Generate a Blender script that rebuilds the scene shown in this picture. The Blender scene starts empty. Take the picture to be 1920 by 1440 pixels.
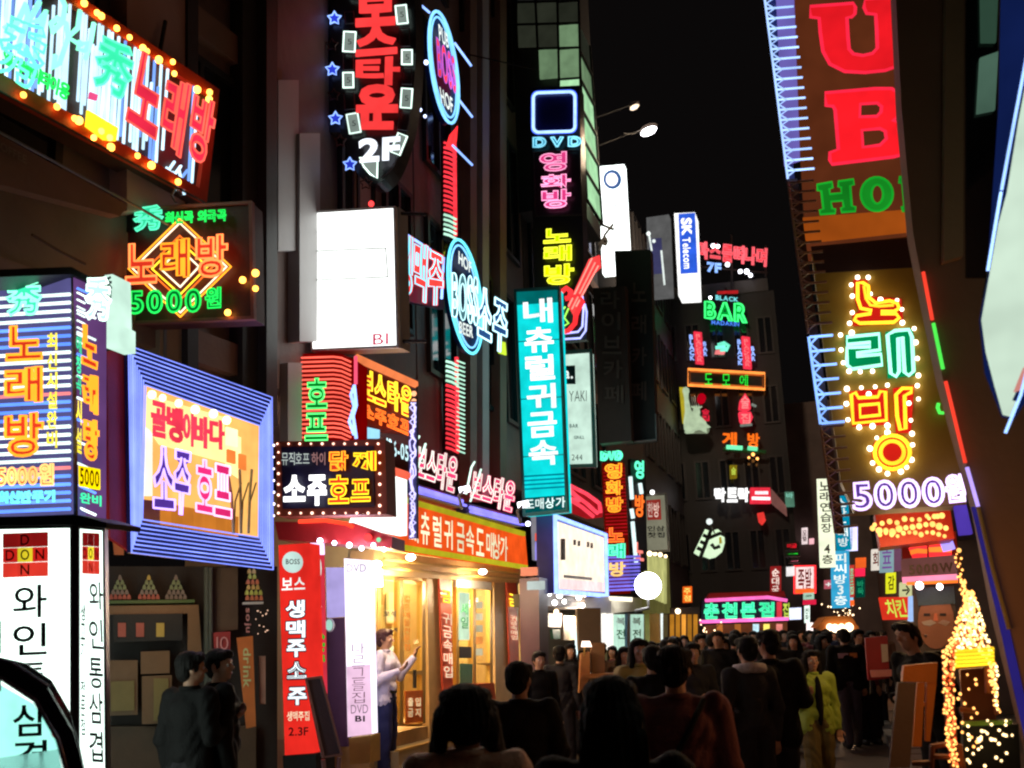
import bpy, bmesh, math, random
from mathutils import Vector, Matrix, Euler
random.seed(7)
R = math.radians
sc = bpy.context.scene
C = sc.collection
# ---------------------------------------------------------------- camera, world, exposure
F = 1900.0; PITCH = R(11.0); ROLL = -0.036; CAMZ = 1.6; SHY = 0.063
cam_d = bpy.data.cameras.new('camera'); cam = bpy.data.objects.new('camera', cam_d); C.objects.link(cam)
cam_d.sensor_width = 36.0; cam_d.lens = 36.0 * F / 1920.0; cam_d.shift_y = SHY
cam_d.clip_start = 0.05; cam_d.clip_end = 900
cam_d.dof.use_dof = True; cam_d.dof.focus_distance = 11.0; cam_d.dof.aperture_fstop = 3.2
ROT = Matrix.Rotation(math.pi / 2 + PITCH, 3, 'X') @ Matrix.Rotation(ROLL, 3, 'Z')
cam.matrix_world = Matrix.Translation((0, 0, CAMZ)) @ ROT.to_4x4()
sc.camera = cam
CAM = Vector((0, 0, CAMZ)); PPY = 720 + SHY * 1920

w = bpy.data.worlds.new('World'); sc.world = w; w.use_nodes = True
wn = w.node_tree; bg = wn.nodes['Background']
sky = wn.nodes.new('ShaderNodeTexSky'); sky.sky_type = 'NISHITA'; sky.sun_disc = False
sky.sun_elevation = R(-9); sky.sun_rotation = R(200)
ad_ = wn.nodes.new('ShaderNodeVectorMath'); ad_.operation = 'ADD'; ad_.inputs[1].default_value = (.020, .0165, .0165)   # city glow in the night sky
wn.links.new(sky.outputs[0], ad_.inputs[0]); wn.links.new(ad_.outputs[0], bg.inputs[0]); bg.inputs[1].default_value = 0.15
sc.view_settings.view_transform = 'Standard'; sc.view_settings.look = 'None'
sc.view_settings.exposure = 0.0; sc.view_settings.gamma = 1.0; sc.view_settings.use_curve_mapping = False
sc.render.engine = 'CYCLES'
sc.cycles.use_denoising = True; sc.cycles.max_bounces = 5; sc.cycles.diffuse_bounces = 3
sc.cycles.filter_width = 2.2; sc.cycles.transparent_max_bounces = 12
sc.cycles.sample_clamp_indirect = 3.0

# ---------------------------------------------------------------- helpers
def ray(px, py):
    d = Vector(((px - 960) / F, -(py - PPY) / F, -1.0))
    return (ROT @ d)
def at(px, py, Y):                       # world point on the photo ray at distance Y ahead
    d = ray(px, py); return CAM + d * (Y / d.y)
class Pl:                                # a vertical plane in the world; dirn = angle of its horizontal axis from +X
    def __init__(s, px, py, Y, dirn=-17.5):
        s.o = at(px, py, Y); a = R(dirn)
        s.u = Vector((math.cos(a), math.sin(a), 0)); s.v = Vector((0, 0, 1))
        s.n = s.u.cross(s.v)
        if s.n.dot(CAM - s.o) < 0: s.n = -s.n
    def at(s, px, py, off=0.0):
        d = ray(px, py); t = (s.o + s.n*off - CAM).dot(s.n) / d.dot(s.n)
        return CAM + d * t
def ipl(px, py): return (px, py)

MATS = {}
def nt(m):
    m.use_nodes = True; n = m.node_tree; n.nodes.clear()
    out = n.nodes.new('ShaderNodeOutputMaterial'); return n, out
def em(name, col, st):
    k = 'glow_' + name + str(st)
    if k in MATS: return MATS[k]
    m = bpy.data.materials.new(k); n, out = nt(m)
    e = n.nodes.new('ShaderNodeEmission'); e.inputs[0].default_value = (*col, 1)
    tc = n.nodes.new('ShaderNodeTexCoord'); no = n.nodes.new('ShaderNodeTexNoise')
    no.inputs['Scale'].default_value = 4
    mr = n.nodes.new('ShaderNodeMapRange'); mr.inputs['To Min'].default_value = st * .62; mr.inputs['To Max'].default_value = st * 1.38
    n.links.new(tc.outputs['Object'], no.inputs['Vector']); n.links.new(no.outputs[0], mr.inputs[0])
    oi = n.nodes.new('ShaderNodeObjectInfo'); m2 = n.nodes.new('ShaderNodeMapRange'); m2.inputs['To Min'].default_value = .80; m2.inputs['To Max'].default_value = 1.16
    mu = n.nodes.new('ShaderNodeMath'); mu.operation = 'MULTIPLY'; n.links.new(oi.outputs['Random'], m2.inputs[0]); n.links.new(m2.outputs[0], mu.inputs[1]); n.links.new(mr.outputs[0], mu.inputs[0])
    n.links.new(mu.outputs[0], e.inputs[1]); n.links.new(e.outputs[0], out.inputs[0])
    MATS[k] = m; return m
def df(name, col, rough=.6, metal=0.0, var=.25, scale=6, bump=.15, spec=.4):
    if name in MATS: return MATS[name]
    m = bpy.data.materials.new(name); n, out = nt(m)
    b = n.nodes.new('ShaderNodeBsdfPrincipled'); b.inputs['Roughness'].default_value = rough
    b.inputs['Metallic'].default_value = metal; b.inputs['Specular IOR Level'].default_value = spec
    tc = n.nodes.new('ShaderNodeTexCoord'); no = n.nodes.new('ShaderNodeTexNoise'); no.inputs['Scale'].default_value = scale
    no.inputs['Detail'].default_value = 5
    cr = n.nodes.new('ShaderNodeMix'); cr.data_type = 'RGBA'
    cr.inputs['A'].default_value = (*[c * (1 - var) for c in col], 1); cr.inputs['B'].default_value = (*[min(1, c * (1 + var)) for c in col], 1)
    n.links.new(tc.outputs['Object'], no.inputs['Vector']); n.links.new(no.outputs[0], cr.inputs['Factor'])
    n.links.new(cr.outputs['Result'], b.inputs['Base Color'])
    n2 = n.nodes.new('ShaderNodeTexNoise'); n2.inputs['Scale'].default_value = scale * 9; n2.inputs['Detail'].default_value = 4
    n.links.new(tc.outputs['Object'], n2.inputs['Vector'])
    bp = n.nodes.new('ShaderNodeBump'); bp.inputs['Strength'].default_value = bump; bp.inputs['Distance'].default_value = .02
    n.links.new(n2.outputs[0], bp.inputs['Height']); n.links.new(bp.outputs[0], b.inputs['Normal'])
    n.links.new(b.outputs[0], out.inputs[0]); MATS[name] = m; return m
def glass(name, col, alpha=.35, rough=.03):
    if name in MATS: return MATS[name]
    m = bpy.data.materials.new(name); n, out = nt(m)
    t = n.nodes.new('ShaderNodeBsdfTransparent'); t.inputs[0].default_value = (*col, 1)
    g = n.nodes.new('ShaderNodeBsdfGlossy'); g.inputs['Roughness'].default_value = rough
    mx = n.nodes.new('ShaderNodeMixShader'); fr = n.nodes.new('ShaderNodeLayerWeight'); fr.inputs[0].default_value = .12
    ad = n.nodes.new('ShaderNodeMath'); ad.operation = 'MULTIPLY_ADD'; ad.inputs[1].default_value = .55; ad.inputs[2].default_value = alpha * .12
    n.links.new(fr.outputs['Facing'], ad.inputs[0]); n.links.new(ad.outputs[0], mx.inputs[0])
    n.links.new(t.outputs[0], mx.inputs[1]); n.links.new(g.outputs[0], mx.inputs[2]); n.links.new(mx.outputs[0], out.inputs[0])
    MATS[name] = m; return m

def tag(o, label=None, cat=None, group=None, kind=None):
    for k, v in (('label', label), ('category', cat), ('group', group), ('kind', kind)):
        if v: o[k] = v
    return o
def mk(name, me, mat, parent=None):
    o = bpy.data.objects.new(name, me); C.objects.link(o)
    if mat is not None and not me.materials: me.materials.append(mat)
    if parent: o.parent = parent
    return o
def meshof(name, verts, faces, smooth=False):
    me = bpy.data.meshes.new(name); me.from_pydata([tuple(v) for v in verts], [], faces); me.update()
    if smooth: me.polygons.foreach_set('use_smooth', [True] * len(me.polygons))
    return me
class MB:
    def __init__(s): s.v = []; s.f = []
    def add(s, vs, fs):
        b = len(s.v); s.v += [Vector(v) for v in vs]; s.f += [tuple(i + b for i in f) for f in fs]
    def box(s, x0, x1, y0, y1, z0, z1):
        s.add([(x0,y0,z0),(x1,y0,z0),(x1,y1,z0),(x0,y1,z0),(x0,y0,z1),(x1,y0,z1),(x1,y1,z1),(x0,y1,z1)],
              [(0,3,2,1),(4,5,6,7),(0,1,5,4),(1,2,6,5),(2,3,7,6),(3,0,4,7)])
    def prism(s, pts, d):                # polygon pts (world), extruded by vector d
        n = len(pts); p = [Vector(q) for q in pts]; q = [a + d for a in p]
        s.add(p + q, [tuple(range(n)), tuple(range(2*n-1, n-1, -1))] + [(i, i + n, (i+1) % n + n, (i+1) % n) for i in range(n)])
    def tube(s, pts, r, ref=None, closed=False, sides=6, rr=None):
        P = [Vector(p) for p in pts]; m = len(P)
        if m < 2: return
        vs = []; fs = []
        for i, p in enumerate(P):
            a = P[i-1] if (i > 0 or closed) else P[0]; b = P[(i+1) % m] if (i < m-1 or closed) else P[-1]
            t = (b - a)
            if t.length < 1e-9: t = Vector((1, 0, 0))
            t.normalize()
            rf = ref if ref is not None else (Vector((0, 0, 1)) if abs(t.z) < .9 else Vector((1, 0, 0)))
            sd = rf.cross(t)
            if sd.length < 1e-6: sd = Vector((1, 0, 0)).cross(t)
            sd.normalize(); up = t.cross(sd).normalized()
            rad = rr[i] if rr else r
            for k in range(sides):
                an = 2 * math.pi * k / sides; vs.append(p + sd * rad * math.cos(an) + up * rad * math.sin(an))
        for i in range(m if closed else m - 1):
            j = (i + 1) % m
            for k in range(sides):
                l = (k + 1) % sides; fs.append((i*sides+k, i*sides+l, j*sides+l, j*sides+k))
        if not closed:
            fs.append(tuple(range(sides-1, -1, -1))); fs.append(tuple(range((m-1)*sides, m*sides)))
        s.add(vs, fs)
    def ball(s, c, r, seg=8, rings=5, sc3=(1, 1, 1)):
        c = Vector(c); vs = [c + Vector((0, 0, r*sc3[2]))]; fs = []
        for i in range(1, rings):
            th = math.pi * i / rings
            for k in range(seg):
                a = 2*math.pi*k/seg; vs.append(c + Vector((r*sc3[0]*math.sin(th)*math.cos(a), r*sc3[1]*math.sin(th)*math.sin(a), r*sc3[2]*math.cos(th))))
        vs.append(c - Vector((0, 0, r*sc3[2]))); L = len(vs) - 1
        for k in range(seg): fs.append((0, 1+k, 1+(k+1) % seg)); fs.append((L, L-seg+(k+1) % seg, L-seg+k))
        for i in range(rings-2):
            for k in range(seg):
                a = 1+i*seg+k; b = 1+i*seg+(k+1) % seg; fs.append((a, a+seg, b+seg, b))
        s.add(vs, fs)
    def build(s, name, mat, parent=None, root=None, smooth=False):
        o = root if root is not None else (parent.location if parent else Vector((0, 0, 0)))
        return mk(name, meshof(name, [v - o for v in s.v], s.f, smooth), mat, parent)

def q4(x0, y0, x1, y1, d=0.0, l=0.0, d2=None):   # d: rise of the right end, l: sideways shift of the bottom
    d2 = d if d2 is None else d2
    return [(x0, y0), (x1, y0 + d), (x1 + l, y1 + d2), (x0 + l, y1)]
def bil(q, s, t):                        # t = 1 top
    (ax, ay), (bx, by), (cx, cy), (dx, dy) = q
    tx = ax + (bx-ax)*s; ty = ay + (by-ay)*s; ux = dx + (cx-dx)*s; uy = dy + (cy-dy)*s
    return (ux + (tx-ux)*t, uy + (ty-uy)*t)
def sub(q, s0, t0, s1, t1): return [bil(q, s0, t1), bil(q, s1, t1), bil(q, s1, t0), bil(q, s0, t0)]

# glyphs from the built-in font, as flat outlines
GL = {}
TS = bpy.data.scenes.new('scratch')
def bake(ob):
    TS.collection.objects.link(ob); TS.view_layers[0].update(); dg = TS.view_layers[0].depsgraph; dg.update()
    return bpy.data.meshes.new_from_object(ob.evaluated_get(dg))
def glyph(ch, bold=0.0):
    k = (ch, bold)
    if k in GL: return GL[k]
    cu = bpy.data.curves.new('tmp', 'FONT'); cu.body = ch; cu.size = 1; cu.resolution_u = 4 if ord(ch) < 256 else 3; cu.offset = bold
    cu.fill_mode = 'FRONT' if hasattr(cu, 'fill_mode') else cu.fill_mode
    ob = bpy.data.objects.new('tmp', cu); me = bake(ob)
    bm = bmesh.new(); bm.from_mesh(me); bmesh.ops.remove_doubles(bm, verts=bm.verts, dist=1e-4)
    bm.verts.ensure_lookup_table(); bm.verts.index_update()
    V = [(v.co.x, v.co.y) for v in bm.verts]; Fc = [tuple(v.index for v in f.verts) for f in bm.faces]
    nxt = {}
    for e in bm.edges:
        if len(e.link_faces) == 1:
            a, b = e.verts[0].index, e.verts[1].index
            nxt.setdefault(a, []).append(b); nxt.setdefault(b, []).append(a)
    loops = []; used = set()
    for st in list(nxt):
        if st in used: continue
        lp = [st]; used.add(st); cur = st
        while True:
            c = [x for x in nxt[cur] if x not in used]
            if not c: break
            cur = c[0]; used.add(cur); lp.append(cur)
        if len(lp) > 3: loops.append(lp)
    bnd = [(e.verts[0].index, e.verts[1].index) for e in bm.edges if len(e.link_faces) == 1]
    bm.free(); bpy.data.meshes.remove(me); bpy.data.objects.remove(ob); bpy.data.curves.remove(cu)
    xs = [v[0] for v in V] or [0, .3]; ys = [v[1] for v in V] or [0, .1]
    GL[k] = (V, Fc, loops, bnd, min(xs), max(xs), min(ys), max(ys)); return GL[k]

class Sign:
    def __init__(s, name, label, cat, pl, px, py, group=None):
        s.pl = pl; s.root = bpy.data.objects.new(name, None); C.objects.link(s.root)
        s.root.location = pl.at(px, py); s.root.empty_display_size = .1; tag(s.root, label, cat, group)
        s.o = s.root.location.copy()
    def add(s, name, mb, mat, parent=None, smooth=False):
        return mk(name, meshof(name, [v - s.o for v in mb.v], mb.f, smooth), mat, parent or s.root)
    def poly(s, name, pts, mat, th=.08, off=0.0, parent=None):
        mb = MB(); P = [s.pl.at(*p, off) for p in pts]; mb.prism(P, -s.pl.n * th)
        return s.add(name, mb, mat, parent)
    box = poly
    def frame(s, name, qo, qi, mat, th=.06, off=.03, parent=None):
        mb = MB(); n = s.pl.n * th
        for i in range(len(qo)):
            j = (i+1) % len(qo)
            mb.prism([s.pl.at(*qo[i], off), s.pl.at(*qo[j], off), s.pl.at(*qi[j], off), s.pl.at(*qi[i], off)], -n)
        return s.add(name, mb, mat, parent)
    def tube(s, name, pts, mat, r=.008, closed=False, off=.03, parent=None, sides=6):
        mb = MB(); mb.tube([s.pl.at(*p, off) for p in pts], r, s.pl.n, closed, sides); return s.add(name, mb, mat, parent)
    def tubes(s, name, lines, mat, r=.008, off=.03, sides=6, parent=None, closed=False, each=True):
        if each:
            return [s.tube(name, l, mat, r, closed, off, parent, sides) for l in lines]
        mb = MB()
        for l in lines: mb.tube([s.pl.at(*p, off) for p in l], r, s.pl.n, closed, sides)
        return s.add(name, mb, mat, parent)
    def bulbs(s, pts, mat, r=.02, off=.03, name='bulb'):
        mb = MB(); mb.ball((0, 0, 0), r, 8, 5); me = meshof(name, mb.v, mb.f, True); me.materials.append(mat)
        for p in pts:
            o = bpy.data.objects.new(name, me); C.objects.link(o); o.parent = s.root; o.location = s.pl.at(*p, off) - s.o; k_ = random.uniform(.78, 1.15); o.scale = (k_, k_, k_)
    def line(s, a, b, n): return [(a[0]+(b[0]-a[0])*i/(n-1), a[1]+(b[1]-a[1])*i/(n-1)) for i in range(n)]
    def arc(s, cx, cy, rx, ry, a0=0, a1=360, n=24, rot=0):
        out = []
        for i in range(n + (0 if abs(a1-a0) >= 360 else 1)):
            a = R(a0 + (a1-a0)*i/n); x = rx*math.cos(a); y = ry*math.sin(a); c, d = math.cos(R(rot)), math.sin(R(rot))
            out.append((cx + x*c - y*d, cy + x*d + y*c))
        return out
    def glyphs(s, ch, cell, box, bold):      # box = (x0,x1,y0,y1) of font space that fills the cell
        V, Fc, loops, bnd, *_ = glyph(ch, bold); x0, x1, y0, y1 = box
        P = [bil(cell, (v[0]-x0)/max(1e-6, x1-x0), (v[1]-y0)/max(1e-6, y1-y0)) for v in V]
        return P, Fc, loops, bnd
    def txt(s, st, q, fill=None, tube=None, r=.006, bold=.02, off=.01, h=.012, vert=False, each=True, gap=.10, pad=.06, name='letter', toff=None, sides=5):
        toff = off + h + r*.8 if toff is None else toff
        fat = max(0.0, bold - .02) if fill is not None else 0.0; bold = min(bold, .02 if tube is None else .03)
        chs = list(st); G = [glyph(c, bold) if c != ' ' else None for c in chs]; cells = []
        if vert:
            n = len(chs); mw = max((g[5]-g[4]) for g in G if g)
            for i, (c, g) in enumerate(zip(chs, G)):
                if not g: continue
                wf = (g[5]-g[4]) / mw if mw > 0 else 1
                wf = max(wf, .0) if wf < .72 or ord(c) < 256 else 1
                t1 = 1 - (i + pad)/n; t0 = 1 - (i + 1 - pad)/n
                cells.append((c, sub(q, .5 - wf/2, t0, .5 + wf/2, t1), g[4:8]))
        else:
            W = []; x = 0
            for g in G:
                ww = (g[5]-g[4]) if g else .25; W.append((x, x+ww)); x += ww + gap
            tot = max(1e-6, x - gap); ya = min(g[6] for g in G if g); yb = max(g[7] for g in G if g)
            for c, g, (a, b) in zip(chs, G, W):
                if not g: continue
                cells.append((c, sub(q, a/tot, 0, b/tot, 1), (g[4], g[5], ya, yb)))
        res = []; FB = MB(); TB = MB()
        for c, cell, bx in cells:
            P, Fc, loops, bnd = s.glyphs(c, cell, bx, bold)
            fb = MB() if each else FB; tb = MB() if each else TB
            if fill is not None:
                n = len(P); top = [s.pl.at(*p, off + h) for p in P]; bot = [s.pl.at(*p, off) for p in P]
                fb.add(top + bot, list(Fc) + [(a, b, b + n, a + n) for a, b in bnd])
            if fat > .004:
                A = s.pl.at(*cell[3]); ew = (s.pl.at(*cell[2]) - A).length / max(1e-6, bx[1]-bx[0]); eh = (s.pl.at(*cell[0]) - A).length / max(1e-6, bx[3]-bx[2]); fr_ = fat*min(ew, eh)*1.1
                for lp in loops:
                    pts = [s.pl.at(*P[i], off + max(0, h - fr_*.3)) for i in lp]; keep = []
                    for w3 in pts:
                        if not keep or (w3 - keep[-1]).length > fr_*.5: keep.append(w3)
                    if len(keep) > 3: fb.tube(keep, fr_, s.pl.n, True, 6)
            if tube is not None:
                for lp in loops:
                    pts = []
                    for i in lp:
                        w3 = s.pl.at(*P[i], toff)
                        if not pts or (w3 - pts[-1]).length > r*1.2: pts.append(w3)
                    if len(pts) > 3: tb.tube(pts, r, s.pl.n, True, sides)
            if each:
                lo = s.add(name, fb, fill) if fill is not None else s.add(name, tb, tube)
                if fill is not None and tube is not None: s.add('neon_tube', tb, tube, lo)  # glowing letter fill under the tube imitates the tube's halo
                res.append(lo)
        if not each:
            lo = s.add('lettering', FB, fill) if fill is not None else s.add('lettering', TB, tube)
            if fill is not None and tube is not None: s.add('neon_tube', TB, tube, lo)
            res.append(lo)
        return res
def dfm(name, col, k): return df(name, [min(.8, c*2.6) for c in col], .5)
# palette
RED = (1, .03, .035); ORG = (1, .16, .02); YEL = (1, .62, .03); GRN = (.02, 1, .12); TEAL = (.02, .9, .45); CYA = (.02, .75, .85)
BLU = (.08, .2, 1); LBL = (.30, .5, 1); WHT = (1, 1, 1); PNK = (1, .1, .35); PUR = (.35, .15, 1); WRM = (1, .72, .35); GW = (.62, 1, .8)
E = em
eR = E('red', RED, 1.6); eRd = E('reddim', RED, .45); eO = E('orange', ORG, 1.8); eY = E('yellow', YEL, 2.2); eOY = E('orangeyellow', (1, .33, .02), 2.0)
eG = E('green', GRN, 1.3); eGd = E('greendim', (.0, .45, .05), .35); eT = E('teal', (.12, 1, .55), 1.6); eC = E('cyan', (.15, .8, 1), 1.8)
eB = E('blue', (.06, .14, 1), 1.5); eLB = E('lightblue', (.25, .42, 1), 2.2); eBd = E('bluedim', (.02, .03, .5), .35); eW = E('white', (1, 1, 1), 3.0)
eWs = E('whitesoft', (.9, 1, .95), 1.1); eP = E('pink', PNK, 1.6); eV = E('violet', (.45, .3, 1), 2.6); eGW = E('greenwhite', (.55, 1, .75), 1.8); eWW = E('warmwhite', (1, .75, .45), 4.0)
eBulb = E('bulborange', (1, .42, .06), 5.0); eBulbW = E('bulbwhite', (1, .85, .62), 7.0); eSalm = E('salmon', (1, .12, .08), 1.5)
bk = df('black_print', (.015, .015, .015), .6); dk = df('dark_metal', (.025, .022, .022), .5, .2); gm = df('grey_metal', (.22, .22, .22), .4, .5)
brn = df('brown_metal', (.09, .045, .03), .5, .1); wht = df('white_paint', (.75, .75, .75), .5); redp = df('red_paint', (.5, .03, .02), .4)
# ---------------------------------------------------------------- ground
def XL(Y): return -1.4 + .315*(Y-13) if Y >= 9.87 else -2.39 + .466*(Y-9.87)
def XR(Y): return 3.4 + .315*(Y-6)
asph = df('asphalt', (.11, .075, .055), .42, 0, .35, 3, .3)
pave = df('paving', (.18, .11, .075), .38, 0, .4, 5, .25)
kerbm = df('kerb_stone', (.2, .18, .16), .6, 0, .3, 6, .2)
mb = MB(); mb.add([(-250, -60, 0), (250, -60, 0), (250, 420, 0), (-250, 420, 0)], [(0, 1, 2, 3)])
tag(mb.build('ground', asph), kind='structure')
mb = MB()
for i in range(40):
    y0, y1 = -2+i*2, -2+i*2+2
    mb.add([(XL(y0)+1.3, y0, .004), (XR(y0)-1.0, y0, .004), (XR(y1)-1.0, y1, .004), (XL(y1)+1.3, y1, .004)], [(0, 1, 2, 3)])
tag(mb.build('street', asph), kind='structure')
# pavements with kerbs, laid slab by slab near the camera
for side in (0, 1):
    root = bpy.data.objects.new('pavement', None); C.objects.link(root); root.location = (0, 0, 0); tag(root, kind='structure')
    mb = MB(); kb = MB(); f = (lambda y: XL(y) - .5, lambda y: XL(y) + 1.2) if side == 0 else (lambda y: XR(y) - .9, lambda y: XR(y) + .5)
    ys = [-2, 9.87, 30, 78]
    for a, b in zip(ys, ys[1:]):
        mb.prism([(f[0](a), a, .0), (f[1](a), a, .0), (f[1](b), b, .0), (f[0](b), b, .0)], Vector((0, 0, .1)))
        k = 1 if side == 0 else 0; sg = 1 if side == 0 else -1
        kb.prism([(f[k](a)+.002*sg, a, 0), (f[k](a)+sg*.14, a, 0), (f[k](b)+sg*.14, b, 0), (f[k](b)+.002*sg, b, 0)], Vector((0, 0, .12)))
    mb.build('paving_bed', pave, root); kb.build('kerb', kerbm, root)
    base = MB(); base.box(-.28, .28, -.28, .28, 0, .02); me = meshof('paving_slab', base.v, base.f); me.materials.append(pave)
    cnt = 0
    for j in range(28):
        for i in range(2 if side else 2):
            y = 5.5 + j*.59; x = (XL(y) + .5 + i*.59) if side == 0 else (XR(y) - .55 + i*.59 - .0)
            if side == 0 and y < 8: x = XL(y) + .5 + i*.59
            if i == 1 and side == 1: continue
            o = bpy.data.objects.new('paving_slab', me); C.objects.link(o); o.parent = root
            o.location = (x, y, .1 + random.uniform(0, .004)); o.rotation_euler = (random.uniform(-.004, .004), random.uniform(-.004, .004), R(-17.5)); cnt += 1

# ---------------------------------------------------------------- buildings
wallD = df('dark_wall', (.18, .125, .11), .55, 0, .55, 1.3, .35); wallG = df('grey_cladding', (.42, .40, .40), .5, 0, .15, 1.5, .1)
wallM = df('mauve_render', (.46, .28, .24), .7, 0, .2, 2, .2); wallB = df('brown_wall', (.25, .145, .10), .6, 0, .55, 1.3, .35); wallT = df('tan_wall', (.42, .30, .17), .5, 0, .2, 3, .15)
wallK = df('black_stone', (.04, .037, .037), .5, .0, .3, 2, .1)
gl_dark = df('dark_glass', (.012, .014, .018), .08, 0, .2, 1, .0, .8)
class Bld(Sign):
    def __init__(s, label, A, B, z0, z1, D, mat, group=None, cat='building', name='building'):
        A = Vector((A[0], A[1], 0)); B = Vector((B[0], B[1], 0)); s.A, s.B = A, B
        s.pl = Pl.__new__(Pl); s.pl.u = (B-A).normalized(); s.pl.v = Vector((0, 0, 1)); s.pl.n = s.pl.u.cross(s.pl.v); s.pl.o = A.copy()
        if s.pl.n.dot(CAM - A) < 0: s.pl.n = -s.pl.n
        s.root = bpy.data.objects.new(name, None); C.objects.link(s.root); s.root.location = A; s.o = A.copy(); tag(s.root, label, cat, group)
        s.L = (B-A).length; s.W = s.wall(0, s.L, z0, z1, -D, 0, mat, 'wall')
    def wall(s, u0, u1, z0, z1, d0, d1, mat, name, parent=None):     # box in facade coordinates: along, height, out
        mb = MB(); u, n = s.pl.u, s.pl.n
        P = [s.A + u*a + Vector((0, 0, z0)) + n*d for a, d in ((u0, d0), (u1, d0), (u1, d1), (u0, d1))]
        mb.prism(P, Vector((0, 0, z1-z0))); return s.add(name, mb, mat, parent)
    def windows(s, cols, rows, zb, fh, wf=.6, hf=.55, pane=None, frame=dk, lit=(), u0=0, u1=None, litmat=None):
        u1 = s.L if u1 is None else u1; cw = (u1-u0)/cols
        for r in range(rows):
            for c in range(cols):
                a = u0 + cw*(c+.5-wf/2); b = u0 + cw*(c+.5+wf/2); z0 = zb+fh*r+fh*(1-hf)/2; z1 = z0+fh*hf
                mb = MB(); u, n = s.pl.u, s.pl.n
                for (p, q, e, f) in ((a-.07, b+.07, z1, z1+.07), (a-.07, b+.07, z0-.07, z0), (a-.07, a, z0, z1), (b, b+.07, z0, z1), ((a+b)/2-.03, (a+b)/2+.03, z0, z1)):
                    P = [s.A + u*x + Vector((0, 0, e)) + n*d for x, d in ((p, .003), (q, .003), (q, .07), (p, .07))]; mb.prism(P, Vector((0, 0, f-e)))
                fr = s.add('window', mb, frame)
                pm = litmat if (r, c) in lit else (pane or gl_dark)
                s.wall(a, b, z0, z1, .004, .02, pm, 'pane', fr)
    def bands(s, zs, mat, h=.25, d=.12):
        for z in zs: s.wall(-.01, s.L+.01, z, z+h, .001, d, mat, 'floor_band')
    def pilasters(s, us, wd, z0, z1, mat, d=.25):
        for u in us: s.wall(u-wd/2, u+wd/2, z0, z1, .001, d, mat, 'pilaster')

def on(f, y): return (f(y), y)
# left side, nearest building (upper floors); its dark shop below is recessed
b0 = Bld('dark nearest building on the left behind the slanting karaoke board, with one mauve pilaster', on(XL, 1.5), on(XL, 9.85), 3.9, 17, 7, wallD)
b0.windows(4, 4, 4.6, 3.2, .62, .6); b0.bands([4.2, 7.4, 10.6, 13.8], wallB, .3, .1)
b0.pilasters([5.1], .02, 4, 5, wallM, .05)
def px_pil(b, x0, x1, y0, y1, mat, d=.18, name='pilaster', off=None):
    return b.poly(name, [(x0, y0), (x1, y0), (x1, y1), (x0, y1)], mat, d, d if off is None else off)
px_pil(b0, 238, 347, -260, 395, wallM, .2)
px_pil(b0, 300, 350, 590, 720, wallT, .15); px_pil(b0, 308, 313, 590, 720, gm, .16)
px_pil(b0, 352, 372, -260, 760, wallK, .22); px_pil(b0, 455, 488, -260, 780, wallK, .16)
b0.tube('conduit', [(-30, 232), (100, 302), (262, 390), (330, 430)], gm, .012, off=.4)
b0.tube('conduit', [(60, 440), (110, 470), (160, 495)], brn, .012, off=.3)
b0.txt('COFFEE', [(-12, 258), (50, 292), (50, 308), (-12, 274)], df('bronze_letters', (.35, .24, .16), .5), off=.42, h=.01, each=False)
b0.poly('fascia', [(-60, 220), (240, 385), (225, 405), (-60, 330)], wallB, .1, .4)
# left, second building around the bar entrance
b1 = Bld('dark building with pale grey vertical panels behind the white blank lightbox', on(XL, 9.9), on(XL, 13.4), 4.2, 19, 7, wallD)
b1.windows(2, 4, 5.2, 3.2, .6, .6, u0=1.2)
px_pil(b1, 522, 560, 150, 470, wallG, .1); px_pil(b1, 562, 600, 250, 640, wallG, .14); px_pil(b1, 540, 566, 680, 830, wallG, .09)
px_pil(b1, 500, 520, -200, 800, wallK, .2); px_pil(b1, 665, 700, 250, 650, wallM, .05)
# left, third building above the jewellery shop
b2 = Bld('dark tall building with slim vertical fins above the jewellery shop', on(XL, 13.45), on(XL, 18.5), 4.3, 22, 7, wallD)
b2.windows(3, 5, 5.0, 3.2, .55, .7)
for x in (882, 905, 938): px_pil(b2, x, x+12, -250, 940, wallB if x != 905 else wallG, .18, 'fin')
b3 = Bld('dark building behind the turquoise sign with a rounded cornice', on(XL, 18.55), on(XL, 25), 4.0, 19.5, 7, wallK)
b3.windows(3, 5, 4.6, 3.0, .6, .6); b3.bands([4.2, 7.2, 10.2, 13.2, 16.2], wallD)
# glass stair tower, lit from inside
b4 = Bld('glass clad tower with pale green lit panes above the hanging signs', on(XL, 25.05), on(XL, 30), 3.6, 8, 7, wallK)
pg = Pl(1088, 200, 17.9, -17.5); ps = Pl(1088, 200, 17.9, 72.5)
tw = Sign('glass_tower', 'lit stair tower of pale green glass panes in a dark grid', 'tower', pg, 1088, 200)
gpan = [em('pane_pale', (.36, .66, .36), 1.15), em('pane_mid', (.17, .28, .15), .8), em('pane_dim', (.04, .045, .03), .5), em('pane_dark', (.02, .02, .018), .4)]
core = MB(); A = pg.at(1088, 380, -.12) ; 
core.prism([A - pg.u*.05, A - pg.u*1.3, A - pg.u*1.3 - pg.n*2.0, A - pg.u*.05 - pg.n*2.0], Vector((0, 0, 10))); tw.add('core', core, wallK)
ys = [-70, -28, 4, 46, 92, 149, 207, 262, 318, 372]
xs = [[966, 1002, 1044, 1084], [968, 1004, 1045, 1084], [968, 1004, 1045, 1085], [968, 1006, 1046, 1086], [970, 1008, 1047, 1087], [972, 1010, 1048, 1088], [972, 1010, 1048, 1090], [972, 1010, 1050, 1093], [972, 1010, 1052, 1097], [972, 1010, 1054, 1100]]
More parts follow.
